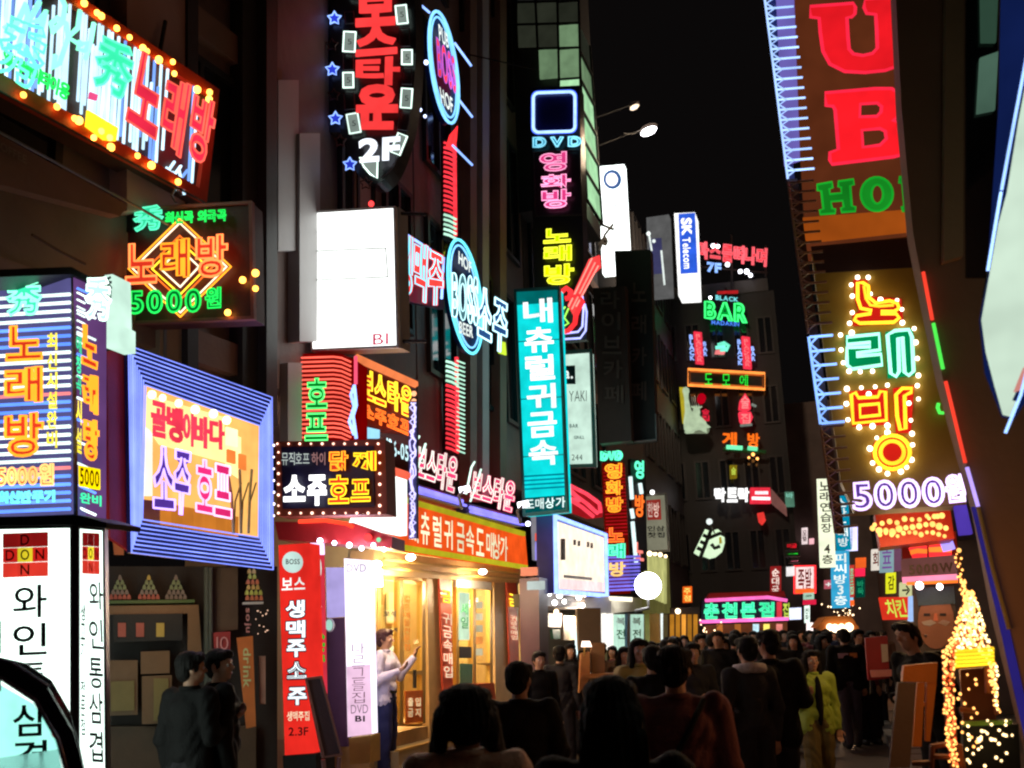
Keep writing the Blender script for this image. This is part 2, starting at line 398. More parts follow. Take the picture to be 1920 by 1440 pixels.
for r in range(9):
    for c in range(3):
        a, b, cc, d = (xs[r][c], ys[r]), (xs[r][c+1], ys[r]-3), (xs[r+1][c+1], ys[r+1]-3), (xs[r+1][c], ys[r+1])
        if r == 4 and c == 0: continue
        if r >= 5 and c < 2: continue
        q = [(a[0]+2, a[1]+2), (b[0]-2, b[1]+2), (cc[0]-2, cc[1]-2), (d[0]+2, d[1]-2)]
        m = gpan[3] if r < 2 else gpan[2] if r == 2 or (r == 3 and c < 2) else gpan[1] if r == 3 else gpan[1] if (r == 4 and c == 1) else gpan[0] if r > 4 else gpan[1]
        tw.poly('pane', q, m, .05, .02)
for x in (0, 1, 2, 3): tw.tube('mullion', [(xs[i][x], ys[i] - x) for i in range(10)][: 5 if x < 2 else 10], bk, .026, off=.06)
for i in range(2, 9): tw.tube('transom', [(xs[i][0 if i < 5 else 2], ys[i]), (xs[i][3], ys[i]-3)], bk, .026, off=.06)
tw2 = tw; tw2.pl = ps
sx = lambda f, y: 1089 + (y-150)*.05 + f*(25 + (y-150)*.02); sy = lambda f, y: y + f*48
for r in range(6):
    t0, t1 = 38 + r*56, 94 + r*56
    for c in range(3):
        f0, f1 = c/3, (c+1)/3; q = [(sx(f0, t0)+.7, sy(f0, t0)+2), (sx(f1, t0)-.7, sy(f1, t0)+2), (sx(f1, t1)-.7, sy(f1, t1)-3), (sx(f0, t1)+.7, sy(f0, t1)-3)]
        tw.poly('pane', q, gpan[0] if r > 1 else gpan[1] if r == 1 else gpan[2], .05, .0)
    tw.tube('transom', [(sx(0, t1), sy(0, t1)), (sx(1, t1), sy(1, t1))], bk, .03, off=.04)
for f in (0, 1): tw.tube('mullion', [(sx(f, 38), sy(f, 38)), (sx(f, 374), sy(f, 374))], bk, .025, off=.04)
b5 = Bld('dark building on the left past the glass tower', on(XL, 30.1), on(XL, 37.4), 0, 15, 7, wallK)
b5.windows(4, 4, 3.6, 3, .6, .6)
# block facing down the street, carrying the stacked bar signs
A = at(1262, 1100, 38); B = at(1500, 1100, 37)
b6 = Bld('tall black block at the bend of the street carrying the stacked bar signs', (A.x, A.y), (B.x, B.y), 0, 14.6, 8, df('near_black_wall', (.014, .012, .012), .6))  # one even near-black wall colour
b6.windows(5, 4, 3.4, 2.7, .5, .5)
b6.wall(.3, b6.L-.2, 14.6, 15.1, -7, .05, wallK, 'parapet')
b7 = Bld('dark far building left of the street end', (B.x+.3, 41), (B.x+5.2, 62), 0, 11, 7, wallD)
b7.windows(5, 3, 3.2, 2.7, .6, .6, lit=((0, 1), (1, 3)), litmat=em('room', (1, .6, .25), .5))
b9 = Bld('dark building closing the far end of the street', (14.5, 95), (42, 90), 0, 9, 8, wallD)
b9.windows(9, 2, 3.2, 2.7, .6, .6)
# right side
r0 = Bld('brown rendered building on the right with pilasters and tall dark windows', on(XR, -1), on(XR, 9.5), 0, 20, 6, wallB)
r0.windows(3, 4, 4, 3, .5, .6)
r1 = Bld('dark building on the right behind the tall karaoke column', on(XR, 9.6), on(XR, 20), 3.3, 17, 6, wallD)
r1.windows(5, 4, 4, 3, .6, .6)
r2 = Bld('dark far building on the right of the street', on(XR, 20.1), on(XR, 40), 0, 13, 6, wallB)
r2.windows(8, 3, 3.6, 3, .6, .6, lit=((0, 2),), litmat=em('room2', (1, .5, .2), .5))
r3 = Bld('farthest dark building on the right of the street', on(XR, 40.2), on(XR, 76), 0, 10, 6, wallD)
r3.windows(8, 2, 3.4, 3, .6, .6)
# ================================================================ SIGNS, LEFT
NL = 62.5
# slanting karaoke board, top left
p = Pl(400, 270, 8.5, NL)
s = Sign('karaoke_board', 'big slanting karaoke board with orange bulb border, green scrawl and red lettering, top left', 'sign', p, 200, 200)
s.poly('box', [(-90, -168), (150, -8), (412, 168), (388, 378), (-90, 122)], brn, .25)
s.frame('border', [(-90, -168), (412, 168), (388, 378), (-90, 122)], [(-90, -142), (398, 182), (374, 352), (-90, 84)], df('red_frame', (.6, .07, .02), .4), .07, .05)
eW1 = E('tubewhite', (.55, .82, 1), 1.7); eW2 = E('tubeblue', (.2, .4, 1), 1.2)
import random as rn; rn.seed(3)
for i in range(64):                       # dense vertical tubes
    f = i/63; x = -20 + 385*f; yt = -96 + (x+20)*.652 + 6; yb = 118 + (x+20)*.572 + 4
    if x > 310 and 0 < (x-310) < 46: yt += 170
    if rn.random() < .13: continue
    a = yt + (rn.choice([0, 0, 0, 25, 50])); b = yb - rn.choice([0, 0, 10, 30, 0])
    s.tube('tube', [(x+5, a), (x-5, b)], eW1 if rn.random() < .8 else eW2, .013, off=.03, sides=5)
s.txt('노', [(262, 92), (312, 122), (292, 262), (236, 224)], E('channelred', (1, .03, .08), 1.0), eSalm, .010, .03, .10, .06)
s.txt('래', [(316, 138), (358, 160), (338, 296), (298, 262)], E('channelred', (1, .03, .08), 1.0), eSalm, .010, .03, .10, .06)
s.txt('방', [(366, 170), (408, 196), (388, 316), (350, 288)], E('channelred', (1, .03, .08), 1.0), eSalm, .010, .03, .10, .06)
s.txt('秀', [(188, 56), (258, 98), (238, 196), (172, 156)], E('channelgreen', (.05, 1, .5), .9), eT, .009, .03, .10, .05)
s.txt('秀', [(16, 20), (96, 62), (66, 178), (-14, 128)], None, eT, .013, .03, .12, .05)
s.tubes('stroke', [[(8, 48), (18, 62), (34, 40), (48, 8), (52, 30), (44, 62), (36, 80), (50, 92)], [(74, 4), (62, 26), (56, 40), (72, 40), (86, 20), (74, 70), (66, 108)],
    [(112, -10), (122, 10), (118, 40), (98, 60), (96, 44), (108, 34), (124, 44), (128, 70), (112, 118), (100, 130), (104, 104)], [(150, 20), (146, 52), (128, 70), (150, 84), (164, 80), (160, 96), (146, 92), (150, 78)],
    [(176, 44), (170, 78), (160, 110)]], E('mint', (.25, 1, .62), 1.9), .02, off=.17)
s.txt('엘리베이터이용', [(8, 92), (132, 160), (126, 190), (6, 118)], E('greenface', (.02, .8, .12), .7), eG, .005, .02, .10, .03)
s.poly('star_flare', [(165, 206), (222, 240), (218, 264), (196, 262), (162, 236)], E('flare', (1, .65, .02), 2.2), .02, .08)
s.poly('ticket', [(170, 172), (184, 178), (182, 188), (168, 184)], E('pinkmark', (1, .1, .3), 1.2), .02, .1)
s.bulbs([(158, 6), (182, 24), (190, 30), (219, 53), (243, 70), (268, 90), (276, 96), (298, 112), (324, 116), (327, 138), (370, 168), (393, 173), (392, 186)] + [(44, 178), (107, 200), (140, 222), (148, 226), (176, 258), (190, 246), (206, 258), (208, 276), (258, 292), (284, 310), (334, 341)], eBulb, .03, .09)
s.tubes('conduit', [[(-40, 150), (388, 382)]], brn, .01, off=.08)
s.tubes('bracket', [[(180, 16), (190, -30)], [(300, 96), (310, 40)]], dk, .02, off=-.1)
# frontal karaoke sign with diamonds
p = Pl(350, 500, 8.0, -12)
s = Sign('karaoke_sign', 'dark karaoke sign with neon diamonds and green 5000 won price, hanging under the slanting board', 'sign', p, 350, 500)
s.poly('panel', [(228, 392), (470, 378), (474, 596), (232, 606)], df('maroon_panel', (.10, .03, .03), .4), .22)
s.frame('edge', [(226, 390), (472, 376), (476, 598), (230, 608)], [(232, 396), (466, 382), (470, 592), (236, 602)], df('pinkish_metal', (.35, .12, .1), .4, .3), .05, .02)
for k, (rx, ry, m) in enumerate(((96, 92, eOY), (88, 84, E('warmtube', (1, .75, .5), 2.2)), (62, 60, eO), (52, 50, eY), (36, 36, E('warmtube', (1, .75, .5), 2.2)))):
    s.tube('diamond', [(337, 502-ry), (337+rx, 500), (338, 502+ry), (337-rx, 504)], m, .009, True, .04)
fo = E('channelorange', (1, .05, .02), .8)
s.txt('노', q4(236, 458, 293, 532, -3), fo, E('orangetube', (1, .2, .05), 2.2), .011, .035, .07, .05)
s.txt('래', q4(302, 450, 354, 522, -3), fo, eOY, .011, .035, .07, .05)
s.txt('방', q4(368, 442, 426, 520, -3), fo, E('orangetube', (1, .2, .05), 2.2), .011, .035, .07, .05)
s.txt('秀', q4(250, 388, 306, 434, -4), E('channelgreen', (.05, 1, .5), .9), eT, .008, .03, .05, .03)
s.txt('최신곡 외국곡', q4(310, 398, 424, 420, -6), eGd, eG, .005, .02, .05, .02)
s.txt('5000', q4(243, 546, 376, 588, -4), eGd, eG, .009, .04, .05, .03, gap=.14)
s.txt('원', q4(385, 540, 414, 578, -2), eGd, eG, .007, .03, .05, .03)
s.bulbs([(455, 525), (427, 586), (479, 512), (479, 541), (236, 600)], eBulb, .03, .05)
s.tubes('bracket', [[(330, 380), (322, 366), (330, 352), (340, 366)]], gm, .012, off=-.05)
# striped neon corner column
pf = Pl(100, 740, 6.3, -20); pc = pf.at(134, 740)
s = Sign('karaoke_column', 'corner column sign of horizontal blue and white neon stripes with orange karaoke lettering', 'sign', pf, 60, 960)
s.poly('panel', [(-60, 524), (134, 516), (139, 966), (-60, 974)], E('lilacback', (.16, .15, .42), .6), .1)
stp = E('stripewhite', (.8, 1, .95), 1.8); stb = E('stripeblue', (.10, .25, 1), 2.0)
def stripe_rows(s, xa, xb, ya, yb, y2, n, off, dyl=0, dyr=0):
    for i in range(n):
        t = (i+.5)/n; y = ya + (yb-ya)*t
        m = stb if (i % 9 in (4, 5, 6)) or t > .88 or .2 < t < .26 else (E('stripered', (1, .25, .25), 1.2) if .46 < t < .50 or .76 < t < .8 else stp)
        s.tube('stripe_tube', [(xa, y + dyl), (xb, y + dyr + (y2)*t)], m, .0115, off=off, sides=5)
stripe_rows(s, -58, 131, 548, 962, 4, 27, .03, 8, -4)
s.frame('edge', [(-64, 518), (137, 510), (142, 972), (-64, 980)], [(-56, 526), (133, 518), (138, 964), (-56, 972)], brn, .02, .01)
ch = E('channelfire', (1, .06, .02), .9)
s.txt('秀', q4(12, 524, 78, 592, -2), E('channelgreen', (.05, 1, .5), .9), E('mint', (.25, 1, .62), 1.9), .008, .04, .07, .03)
s.txt('노', q4(12, 612, 78, 676, -3), ch, eOY, .010, .04, .07, .04)
s.txt('래', q4(10, 690, 78, 756, -3), ch, eOY, .010, .04, .07, .04)
s.txt('방', q4(10, 776, 80, 856, -3), ch, eOY, .010, .04, .07, .04)
s.txt('최신시설완비', q4(88, 622, 107, 842, 0), E('yellowface', (1, .8, .05), 1.6), None, bold=.03, off=.07, h=.02, vert=True)
s.txt('5000원', q4(-4, 872, 100, 912, -3), E('channelfire', (1, .06, .02), .9), E('orangewarm', (1, .5, .15), 2.0), .007, .03, .06, .03)
s.txt('최신반주기', q4(-4, 922, 102, 944, -3), E('cyanback', (0, .25, .3), .8), eC, .005, .02, .06, .02)
psd = Pl.__new__(Pl); psd.o = pc; psd.u = Vector((math.cos(R(38)), math.sin(R(38)), 0)); psd.v = Vector((0, 0, 1)); psd.n = psd.u.cross(psd.v)
if psd.n.dot(CAM - pc) < 0: psd.n = -psd.n
s.pl = psd
s.poly('side_panel', [(138, 520), (200, 548), (199, 976), (142, 966)], E('lilacside', (.20, .08, .28), .6), .1, -.004)
for i in range(11):
    y = 540 + i*41; s.tube('stripe_tube', [(144, y), (180, y+16)], (stp if i % 3 else stb), .008, off=.02, sides=5)
for i in range(8):
    y = 548 + i*13; s.tube('stripe_tube', [(144, y), (160, y+8)], stp, .006, off=.02, sides=5)
s.txt('秀', q4(160, 516, 208, 598, 6), E('whitegreenface', (.5, 1, .8), 1.5), E('mintw', (.7, 1, .85), 2.4), .008, .04, .07, .03)
s.txt('노', q4(154, 606, 182, 680, 12), ch, eOY, .009, .04, .05, .03)
s.txt('래', q4(156, 696, 182, 768, 10), ch, eOY, .009, .04, .05, .03)
s.txt('방', q4(158, 782, 184, 858, 8), ch, eOY, .009, .04, .05, .03)
s.txt('애창곡', q4(143, 624, 153, 738, 5), E('greenface2', (.05, .9, .4), 1.2), None, bold=.03, off=.05, h=.015, vert=True)
s.txt('시설', q4(143, 742, 153, 850, 5), E('yellowface', (1, .8, .05), 1.6), None, bold=.03, off=.05, h=.015, vert=True)
s.poly('price_tile', [(148, 872), (188, 880), (188, 918), (148, 912)], E('yellowblock', (1, .72, .0), 1.5), .02, .03)
s.txt('5000', [(150, 876), (186, 884), (186, 914), (150, 908)], df('orange_print', (.8, .2, .02), .5), None, bold=.02, off=.04, h=.004)
s.txt('완비', [(150, 922), (190, 930), (190, 950), (150, 942)], E('greenface2', (.05, .9, .4), 1.2), None, bold=.03, off=.04, h=.01)
s.poly('cap', [(-64, 508), (134, 500), (200, 536), (204, 546), (134, 514), (-64, 522)], dk, .3, .02)
s = Sign('lit_sign', 'narrow white lit panel just right of the striped neon column', 'sign', Pl(205, 580, 7.0, -17.5), 205, 640)
s.poly('box', [(196, 516), (211, 514), (213, 604), (220, 608), (220, 650), (198, 652)], E('panelwhite', (.62, .9, .75), 1.0), .2)
s.txt('OPEN'[:0] or '秀', [(197, 518), (210, 517), (211, 560), (198, 562)], df('grey_print', (.3, .35, .33), .6), None, off=.003, h=.003)
# pork restaurant light column
s = Sign('lightbox_column', 'white two sided lightbox column with black lettering and a red and yellow cross of squares', 'sign', Pl(100, 1200, 6.2, -20), 100, 1440)
lw = E('lampwhite', (.80, 1, .90), 2.4)
s.poly('face', [(-60, 992), (131, 988), (131, 1700), (-60, 1700)], lw, .1)
s.frame('edge', [(-66, 984), (137, 980), (137, 1700), (-66, 1700)], [(-60, 994), (131, 990), (131, 1700), (-60, 1700)], gm, .03, .01)
def cross(s, x, y, w, h, d=0):
    cs = [(1, 0), (0, 1), (1, 1), (2, 1), (1, 2)]
    for i in range(3):
        for j in range(3):
            lit = (i, j) in cs
            m = E('yellowsq', (1, .8, .03), .9) if (i, j) == (1, 1) else E('redsq', (.75, .02, .015), .75) if j == 1 else E('redsqd', (.38, .01, .01), .6) if j == 0 else E('redsqb', (.9, .05, .03), .9)
            q = [(x+i*w, y+j*h+d*i), (x+i*w+w-.8, y+j*h+d*(i+1)), (x+i*w+w-.8, y+j*h+h-.8+d*(i+1)), (x+i*w, y+j*h+h-.8+d*i)]
            s.poly('tile', q, m, .01, .012)
            if lit: 
                L = {(1, 0): 'D', (0, 1): 'D', (1, 1): 'O', (2, 1): 'N', (1, 2): 'N'}[(i, j)]
                s.txt(L, sub(q, .2, .14, .8, .86), bk if (i, j) in ((1, 1), (2, 1)) else df('brick_print', (.25, .03, .02), .6), None, bold=.01, off=.013, h=.004)
cross(s, 5, 1000, 28, 28, -1)
for c, y0, y1 in (('와', 1098, 1160), ('인', 1170, 1230), ('통', 1244, 1300), ('삼', 1320, 1382), ('겹', 1390, 1450), ('살', 1462, 1520)):
    s.txt(c, q4(24, y0, 88, y1, -3), df('ink', (.02, .015, .02), .6), None, bold=.012, off=.004, h=.004)
s.txt('돼지', q4(-16, 1160, 2, 1300, 0), df('teal_print', (.02, .3, .28), .5), None, off=.004, h=.004, vert=True)
s.poly('corner_post', [(133, 982), (147, 982), (147, 1700), (133, 1700)], gm, .1, -.01)
s.poly('top', [(-70, 970), (150, 966), (200, 980), (198, 990), (146, 984), (-70, 986)], dk, .3, .03)
psd2 = Pl.__new__(Pl); psd2.o = s.pl.at(147, 1200); psd2.u = Vector((math.cos(R(10)), math.sin(R(10)), 0)); psd2.v = Vector((0, 0, 1)); psd2.n = -psd2.u.cross(psd2.v)
if psd2.n.dot(CAM - psd2.o) < 0: psd2.n = -psd2.n
s.pl = psd2
s.poly('side_face', [(148, 990), (193, 994), (200, 1700), (148, 1700)], lw, .08)
s.frame('edge', [(145, 985), (196, 990), (204, 1700), (145, 1700)], [(149, 991), (192, 995), (199, 1700), (149, 1700)], gm, .1, .01)
cross(s, 154, 998, 11, 26, .6)
for c, y0, y1 in (('와', 1090, 1142), ('인', 1160, 1216), ('통', 1232, 1290), ('삼', 1298, 1356), ('겹', 1370, 1428)):
    s.txt(c, q4(166, y0, 192, y1, 2, 2), df('ink', (.02, .015, .02), .6), None, bold=.012, off=.004, h=.004)
s.txt('생고기 전문점', q4(151, 1130, 160, 1380, 1), df('teal_print', (.02, .3, .28), .5), None, off=.004, h=.004, vert=True, each=False)
# blue framed display
p = Pl(375, 860, 8.2, 69)
s = Sign('framed_neon_display', 'square sign box with a deep frame of blue neon lines round a warm lit display', 'sign', p, 375, 1050)
O = [(240, 648), (511, 745), (513, 1068), (246, 1036)]; I = [(272, 722), (488, 798), (486, 1008), (266, 974)]
s.poly('backing', O, df('navy_deep2', (.012, .012, .07), .35), .04)
s.poly('side', [(200, 660), (241, 648), (247, 1036), (206, 1008)], df('wine_metal', (.45, .02, .02), .4), .03, -.05)
n = 9
for i in range(n):
    f = i/(n-1); q = [(a[0]+(b[0]-a[0])*f, a[1]+(b[1]-a[1])*f) for a, b in zip(O, I)]
    q = [(q[0][0]+1, q[0][1]), (q[1][0]-1, q[1][1]), (q[2][0]-1, q[2][1]), (q[3][0]+1, q[3][1])]
    s.tube('frame_tube', q, E('periwinkle2b', (.20, .27, 1), 2.0), .0065, True, .05 - .0*i)
s.poly('display_back', I, E('displaywarm', (1, .50, .13), 1.25), .02, .02)
s.poly('painted_glow', [(276, 740), (420, 782), (424, 868), (300, 834), (276, 800)], E('patchyellow', (1, .78, .30), 1.5), .01, .03); s.poly('painted_glow', [(424, 812), (452, 820), (452, 900), (424, 880)], E('patchyellow', (1, .78, .30), 1.5), .01, .03); s.poly('painted_glow', [(272, 800), (286, 810), (286, 930), (270, 930)], E('patchwhite', (1, .9, .75), 1.5), .01, .03)  # glowing shapes painted in for lamp light on the display back
s.poly('wood_plank', [(266, 936), (300, 940), (300, 984), (266, 974)], df('orange_wood', (.7, .25, .05), .5), .02, .045)
for k in range(7): s.poly('wood_plank', [(302+k*21, 942+k*4), (321+k*21, 945+k*4), (321+k*21, 986+k*3.4), (302+k*21, 983+k*3.4)], em('wood_glow', (.75, .24, .03), .8), .02, .045)  # planks given their own glow in place of spotlight on wood
for c, q in zip('골뱅이바다', ([(284, 750), (312, 758), (312, 822), (284, 816)], [(314, 758), (342, 768), (342, 832), (314, 824)], [(344, 770), (362, 776), (362, 838), (344, 834)], [(364, 776), (392, 784), (392, 842), (364, 838)], [(394, 784), (420, 790), (420, 844), (394, 840)])):
    s.txt(c, q, E('rosered', (1, .05, .10), 1.1), None, bold=.05, off=.09, h=.05)
for c, q in (('소', [(288, 834), (326, 842), (328, 956), (288, 952)]), ('주', [(327, 842), (360, 850), (352, 968), (326, 962)])):
    s.txt(c, q, E('indigo', (.13, .05, .45), .7), eV, .009, .05, .09, .04)
for c, q in (('호', [(368, 858), (400, 866), (400, 964), (368, 958)]), ('프', [(402, 868), (434, 876), (434, 972), (402, 966)])):
    s.txt(c, q, E('hotpink', (1, .03, .22), 1.0), E('pinkwhite', (1, .5, .8), 2.2), .009, .05, .09, .04)
s.bulbs([(285, 740), (305, 746), (335, 756), (366, 768), (400, 776), (425, 788)], E('spot', (1, .75, .3), 6.0), .035, .08, 'spotlight')
for k, x in enumerate((438, 452, 466)):
    s.tube('grass_stalk', [(x, 1000), (x-4+k*3, 930), (x-12+k*9, 880)], df('dry_stalk', (.6, .6, .4), .6), .012, off=.12)
    s.tube('grass_stalk', [(x, 1000), (x+3, 940), (x+14, 905)], df('dry_stalk', (.6, .6, .4), .6), .008, off=.12)
s.poly('menu_card', [(428, 842), (442, 846), (442, 870), (428, 866)], E('cardorange', (1, .25, .05), .9), .02, .08)
s.poly('menu_card', [(450, 850), (462, 854), (462, 882), (450, 878)], E('cardorange', (1, .25, .05), .9), .02, .08)
s.poly('menu_card', [(426, 800), (446, 806), (446, 838), (426, 834)], E('cardcream', (1, .9, .5), 1.3), .02, .08)
# small green sign stub between
s = Sign('small_sign', 'small green and blue sign stub left of the blue framed display', 'sign', Pl(232, 955, 7.8, -17.5), 232, 970)
s.poly('panel', q4(219, 942, 250, 968, -1), eBd, .05)
s.txt('주', q4(221, 944, 248, 955, 0), eG, None, bold=.03, off=.01, h=.01); s.tube('swoosh', [(222, 960), (234, 966), (248, 958)], eLB, .008, off=.02)
# bulb bordered bar sign
p = Pl(620, 900, 9.6, -14)
s = Sign('bulb_border_sign', 'dark bar sign ringed with small bulbs, white and orange lettering, below the red striped sign', 'sign', p, 620, 960)
s.poly('box', [(516, 828), (722, 824), (726, 964), (520, 968)], df('rust_frame', (.28, .06, .03), .4), .25)
s.poly('panel', [(527, 838), (700, 836), (702, 950), (530, 954)], df('night_panel', (.02, .015, .06), .4), .02, .015)
s.txt('뮤직호프', q4(528, 848, 580, 872, 0), E('greywhite', (.7, .8, .75), .8), None, bold=.0, off=.03, h=.02); s.txt('하이', q4(584, 848, 610, 872, 0), E('dimrose', (.6, .3, .3), .5), None, off=.03, h=.02)
s.txt('소', q4(532, 892, 572, 940, -1), E('softw', (.85, .9, .85), 1.2), eW, .006, .03, .03, .03); s.txt('주', q4(577, 892, 612, 948, -1), E('softw', (.85, .9, .85), 1.2), eW, .006, .03, .03, .03)
s.txt('닭', q4(618, 846, 652, 882, 0), ch, eOY, .008, .04, .03, .04); s.txt('께', q4(662, 846, 704, 882, 0), ch, E('bananatube', (1, .65, .02), 2.0), .009, .04, .03, .04)
s.txt('호', q4(616, 892, 654, 944, -1), ch, E('bananatube', (1, .65, .02), 2.0), .008, .04, .03, .04); s.txt('프', q4(658, 900, 694, 940, -1), ch, E('bananatube', (1, .65, .02), 2.0), .008, .04, .03, .04)
s.bulbs([(520+i*21, 832) for i in range(10)] + [(522+i*21, 962) for i in range(10)] + [(522, 848+i*20) for i in range(6)] + [(712, 848+i*20) for i in range(6)], E('pinbulb', (1, .6, .45), 3.0), .013, .01)
s.bulbs([(513, 835+i*22) for i in range(7)], E('pinbulbw', (.9, .8, 1), 3.0), .014, .01)
# red striped hof sign with rounded corner
p = Pl(600, 745, 10.4, -14)
s = Sign('striped_pub_sign', 'red neon striped pub sign with green outlined lettering under the white blank lightbox', 'sign', p, 600, 825)
s.poly('panel', [(562, 663), (640, 664), (668, 676), (668, 826), (562, 830)], E('redback', (.28, .0, .0), .6), .3)
for i in range(19): 
    y = 670 + i*8.3; s.tube('stripe_tube', [(564, y+1), (625, y-1), (640, y+1), (658, y+9)], eSalm, .011, off=.03, sides=5)
s.txt('호', q4(575, 710, 613, 766, -1), E('greenf', (.0, .35, .03), .6), E('greenlt', (.1, 1, .2), 1.8), .010, .03, .05, .04)
s.txt('프', q4(572, 776, 614, 826, -1), E('greenf', (.0, .35, .03), .6), E('greenlt', (.1, 1, .2), 1.8), .010, .03, .05, .04)
s.tube('post', [(667, 668), (667, 720)], E('pinkpost', (1, .1, .2), 1.2), .02, off=.03)
s.tubes('neon_mark', [[(712-48, 724), (658, 740), (664, 762), (655, 790), (664, 815)], [(664, 722), (668, 760), (662, 780), (668, 822)]], eLB, .018, off=.06)
# red and yellow board along the facade
p = Pl(725, 740, 11.3, 72.5)
s = Sign('yellow_letter_board', 'orange rimmed board with yellow lettering on dark red, next to the red striped sign', 'sign', p, 725, 830)
s.poly('box', [(672, 668), (779, 716), (779, 812), (672, 800)], df('dark_red', (.12, .01, .01), .4), .2)
s.tube('rim', [(670, 672), (778, 720)], E('amber_rim', (1, .25, .08), 1.0), .05, off=.02)
for c, x in zip('보스타운', (680, 703, 728, 752)):
    s.txt(c, q4(x, 690+(x-680)*.42, x+20, 745+(x-680)*.42, 8), ch, eY, .010, .03, .04, .03)
s.txt('소주호프', [(680, 755), (772, 790), (770, 822), (680, 782)], ch, eO, .008, .02, .04, .03)
s.bulbs([(676, 690+i*16) for i in range(8)] + [(776, 738+i*14) for i in range(6)], E('peach', (1, .4, .2), 1.8), .03, .04)
s.poly('lower_strip', [(675, 798), (712, 806), (712, 822), (675, 822)], E('paleblue', (.35, .75, 1), 1.4), .03, .05)
s.txt('126-05', [(725, 820), (766, 836), (766, 866), (725, 850)], E('ghostwhite', (.6, .9, .95), 1.5), None, off=.06, h=.02)
# vertical chain of lilac tubes
s = Sign('neon_strip', 'vertical lilac and white scribble of neon at the corner of the jewellery shop fascia', 'neon', Pl(774, 870, 11.6, -17.5), 774, 1000)
z = []
rn.seed(5)
for k in range(3):
    z.append([(768+rn.uniform(0, 12) + y*0, 755+y) for y in range(0, 255, 9)])
s.tubes('neon_tube', z, E('lilac', (.6, .55, 1), 1.6), .010, off=.03)
s.poly('backing', q4(766, 752, 781, 1010, 0), df('navy_panel', (.04, .04, .18), .35), .06)
# red arch tube + entrance canopy
s = Sign('entrance_canopy', 'red lit canopy over the bar entrance with a row of white downlights beneath', 'canopy', Pl(640, 1010, 10.2, -10), 640, 1020)
s.poly('soffit', [(515, 978), (662, 980), (735, 1006), (735, 1028), (610, 1018), (522, 1012)], df('maroon_paint', (.35, .02, .02), .3), .45)
s.tube('rim_tube', [(560, 978), (610, 976), (650, 982), (662, 988)], E('hotred', (1, .05, .02), 1.8), .02, off=.05)
s.bulbs([(600, 1014), (627, 1018), (655, 1022), (678, 1028), (700, 1022), (720, 1030)], E('downlight', (.75, .75, 1), 10.0), .026, .05, 'downlight')
s.bulbs([(690, 1008)], E('redlamp', (1, .05, .05), 2.0), .05, .05, 'lamp'); s.bulbs([(710, 1012)], E('greenlamp', (.3, 1, .5), 1.0), .03, .05, 'lamp')
# white blank lightbox B1
p = Pl(660, 520, 10.3, -22)
s = Sign('lightbox', 'large blank white lightbox marked B1 in pink, hanging left of the street', 'sign', p, 660, 655)
Q = [(579, 399), (738, 389), (744, 648), (585, 655)]
s.poly('face', Q, E('boxwhite', (.95, 1, .96), 2.4), .04)
s.poly('case', [(577, 397), (748, 388), (752, 652), (583, 658)], df('box_case', (.35, .35, .36), .4), .2, -.045)
s.frame('edge', [(577, 396), (741, 386), (747, 651), (583, 658)], [(580, 400), (737, 390), (743, 647), (586, 654)], wht, .05, .01)
s.txt('B1', q4(699, 626, 728, 647, -2), E('pink_print', (.75, .06, .16), .75), None, bold=.01, off=.003, h=.003)
gp = df('grey_print', (.3, .35, .33), .6)
s.txt('나 드 가 르 그 들 집', q4(592, 424, 726, 440, -12), gp, None, bold=-.01, off=.003, h=.003, each=False)
s.frame('printed_border', [(588, 470), (724, 464), (728, 520), (591, 526)], [(590, 472), (722, 466), (726, 518), (593, 524)], df('pale_print', (.55, .6, .58), .6), .003, .004)
s.tubes('bracket', [[(745, 400), (800, 402)], [(750, 640), (800, 640)]], dk, .02, off=-.1)
s.bulbs([(696, 382)], E('redlamp', (1, .05, .05), 2.0), .04, .0, 'lamp')
# tall oval film sign
p = Pl(700, 170, 10.8, -17)
s = Sign('oval_film_sign', 'tall black oval sign ringed by white lit tiles with blue stars, red lettering and 2F', 'sign', p, 700, 330)
s.poly('panel', [(560, -120), (640, -120), (640, 248), (566, 248)], wallK, .3, -.05)
ov = [(700+80*math.cos(a)*1.0, 70+275*math.sin(a)) for a in [math.radians(x) for x in range(0, 360, 5)]]
s.poly('oval_panel', [(min(max(x, 600), 790), max(y, -160)) for x, y in ov], df('black_gloss', (.012, .012, .015), .3), .25)
tiles = [(662, -18, 15, 26, 12, 1), (655, 33-0, 17, 22, -3, 0), (655, 78, 22, 37, 3, 1), (653, 116, 19, 30, -2, 0), (653, 150, 19, 28, -1, 1), (655, 190, 19, 30, -4, 0), (663, 231, 21, 36, -10, 1),
         (753, 27, 20, 34, -6, 1), (759, 70, 18, 34, -2, 0), (763, 107, 19, 27, 0, 1), (763, 144, 18, 28, 1, 0), (762, 184, 20, 36, 4, 1), (757, 228, 19, 32, 7, 0), (748, 270, 18, 38, 22, 1)]
for x, y, w_, h_, rt, lit in tiles:
    c, d = math.cos(R(rt)), math.sin(R(rt))
    q = [(x + a*c - b*d, y + a*d + b*c) for a, b in ((-w_/2, -h_/2), (w_/2, -h_/2), (w_/2, h_/2), (-w_/2, h_/2))]
    if lit:
        t = s.poly('tile', q, E('tileglow', (.42, .52, .46), .55), .03, .03)
        s.tube('neon_tube', q, E('tilerim', (.75, 1, .88), 1.8), .011, True, .05, t)
        s.txt('5', [(x-3, y-5), (x+4, y-5), (x+4, y+5), (x-3, y+5)], bk, None, bold=-.01, off=.035, h=.003)
    else: s.tube('unlit_tube', q, df('dull_glass', (.10, .09, .12), .3), .009, True, .04)
s.poly('tile', [(676, 298), (708, 296), (707, 332), (694, 322), (684, 312)], E('tileglow', (.42, .52, .46), .55), .03, .03)
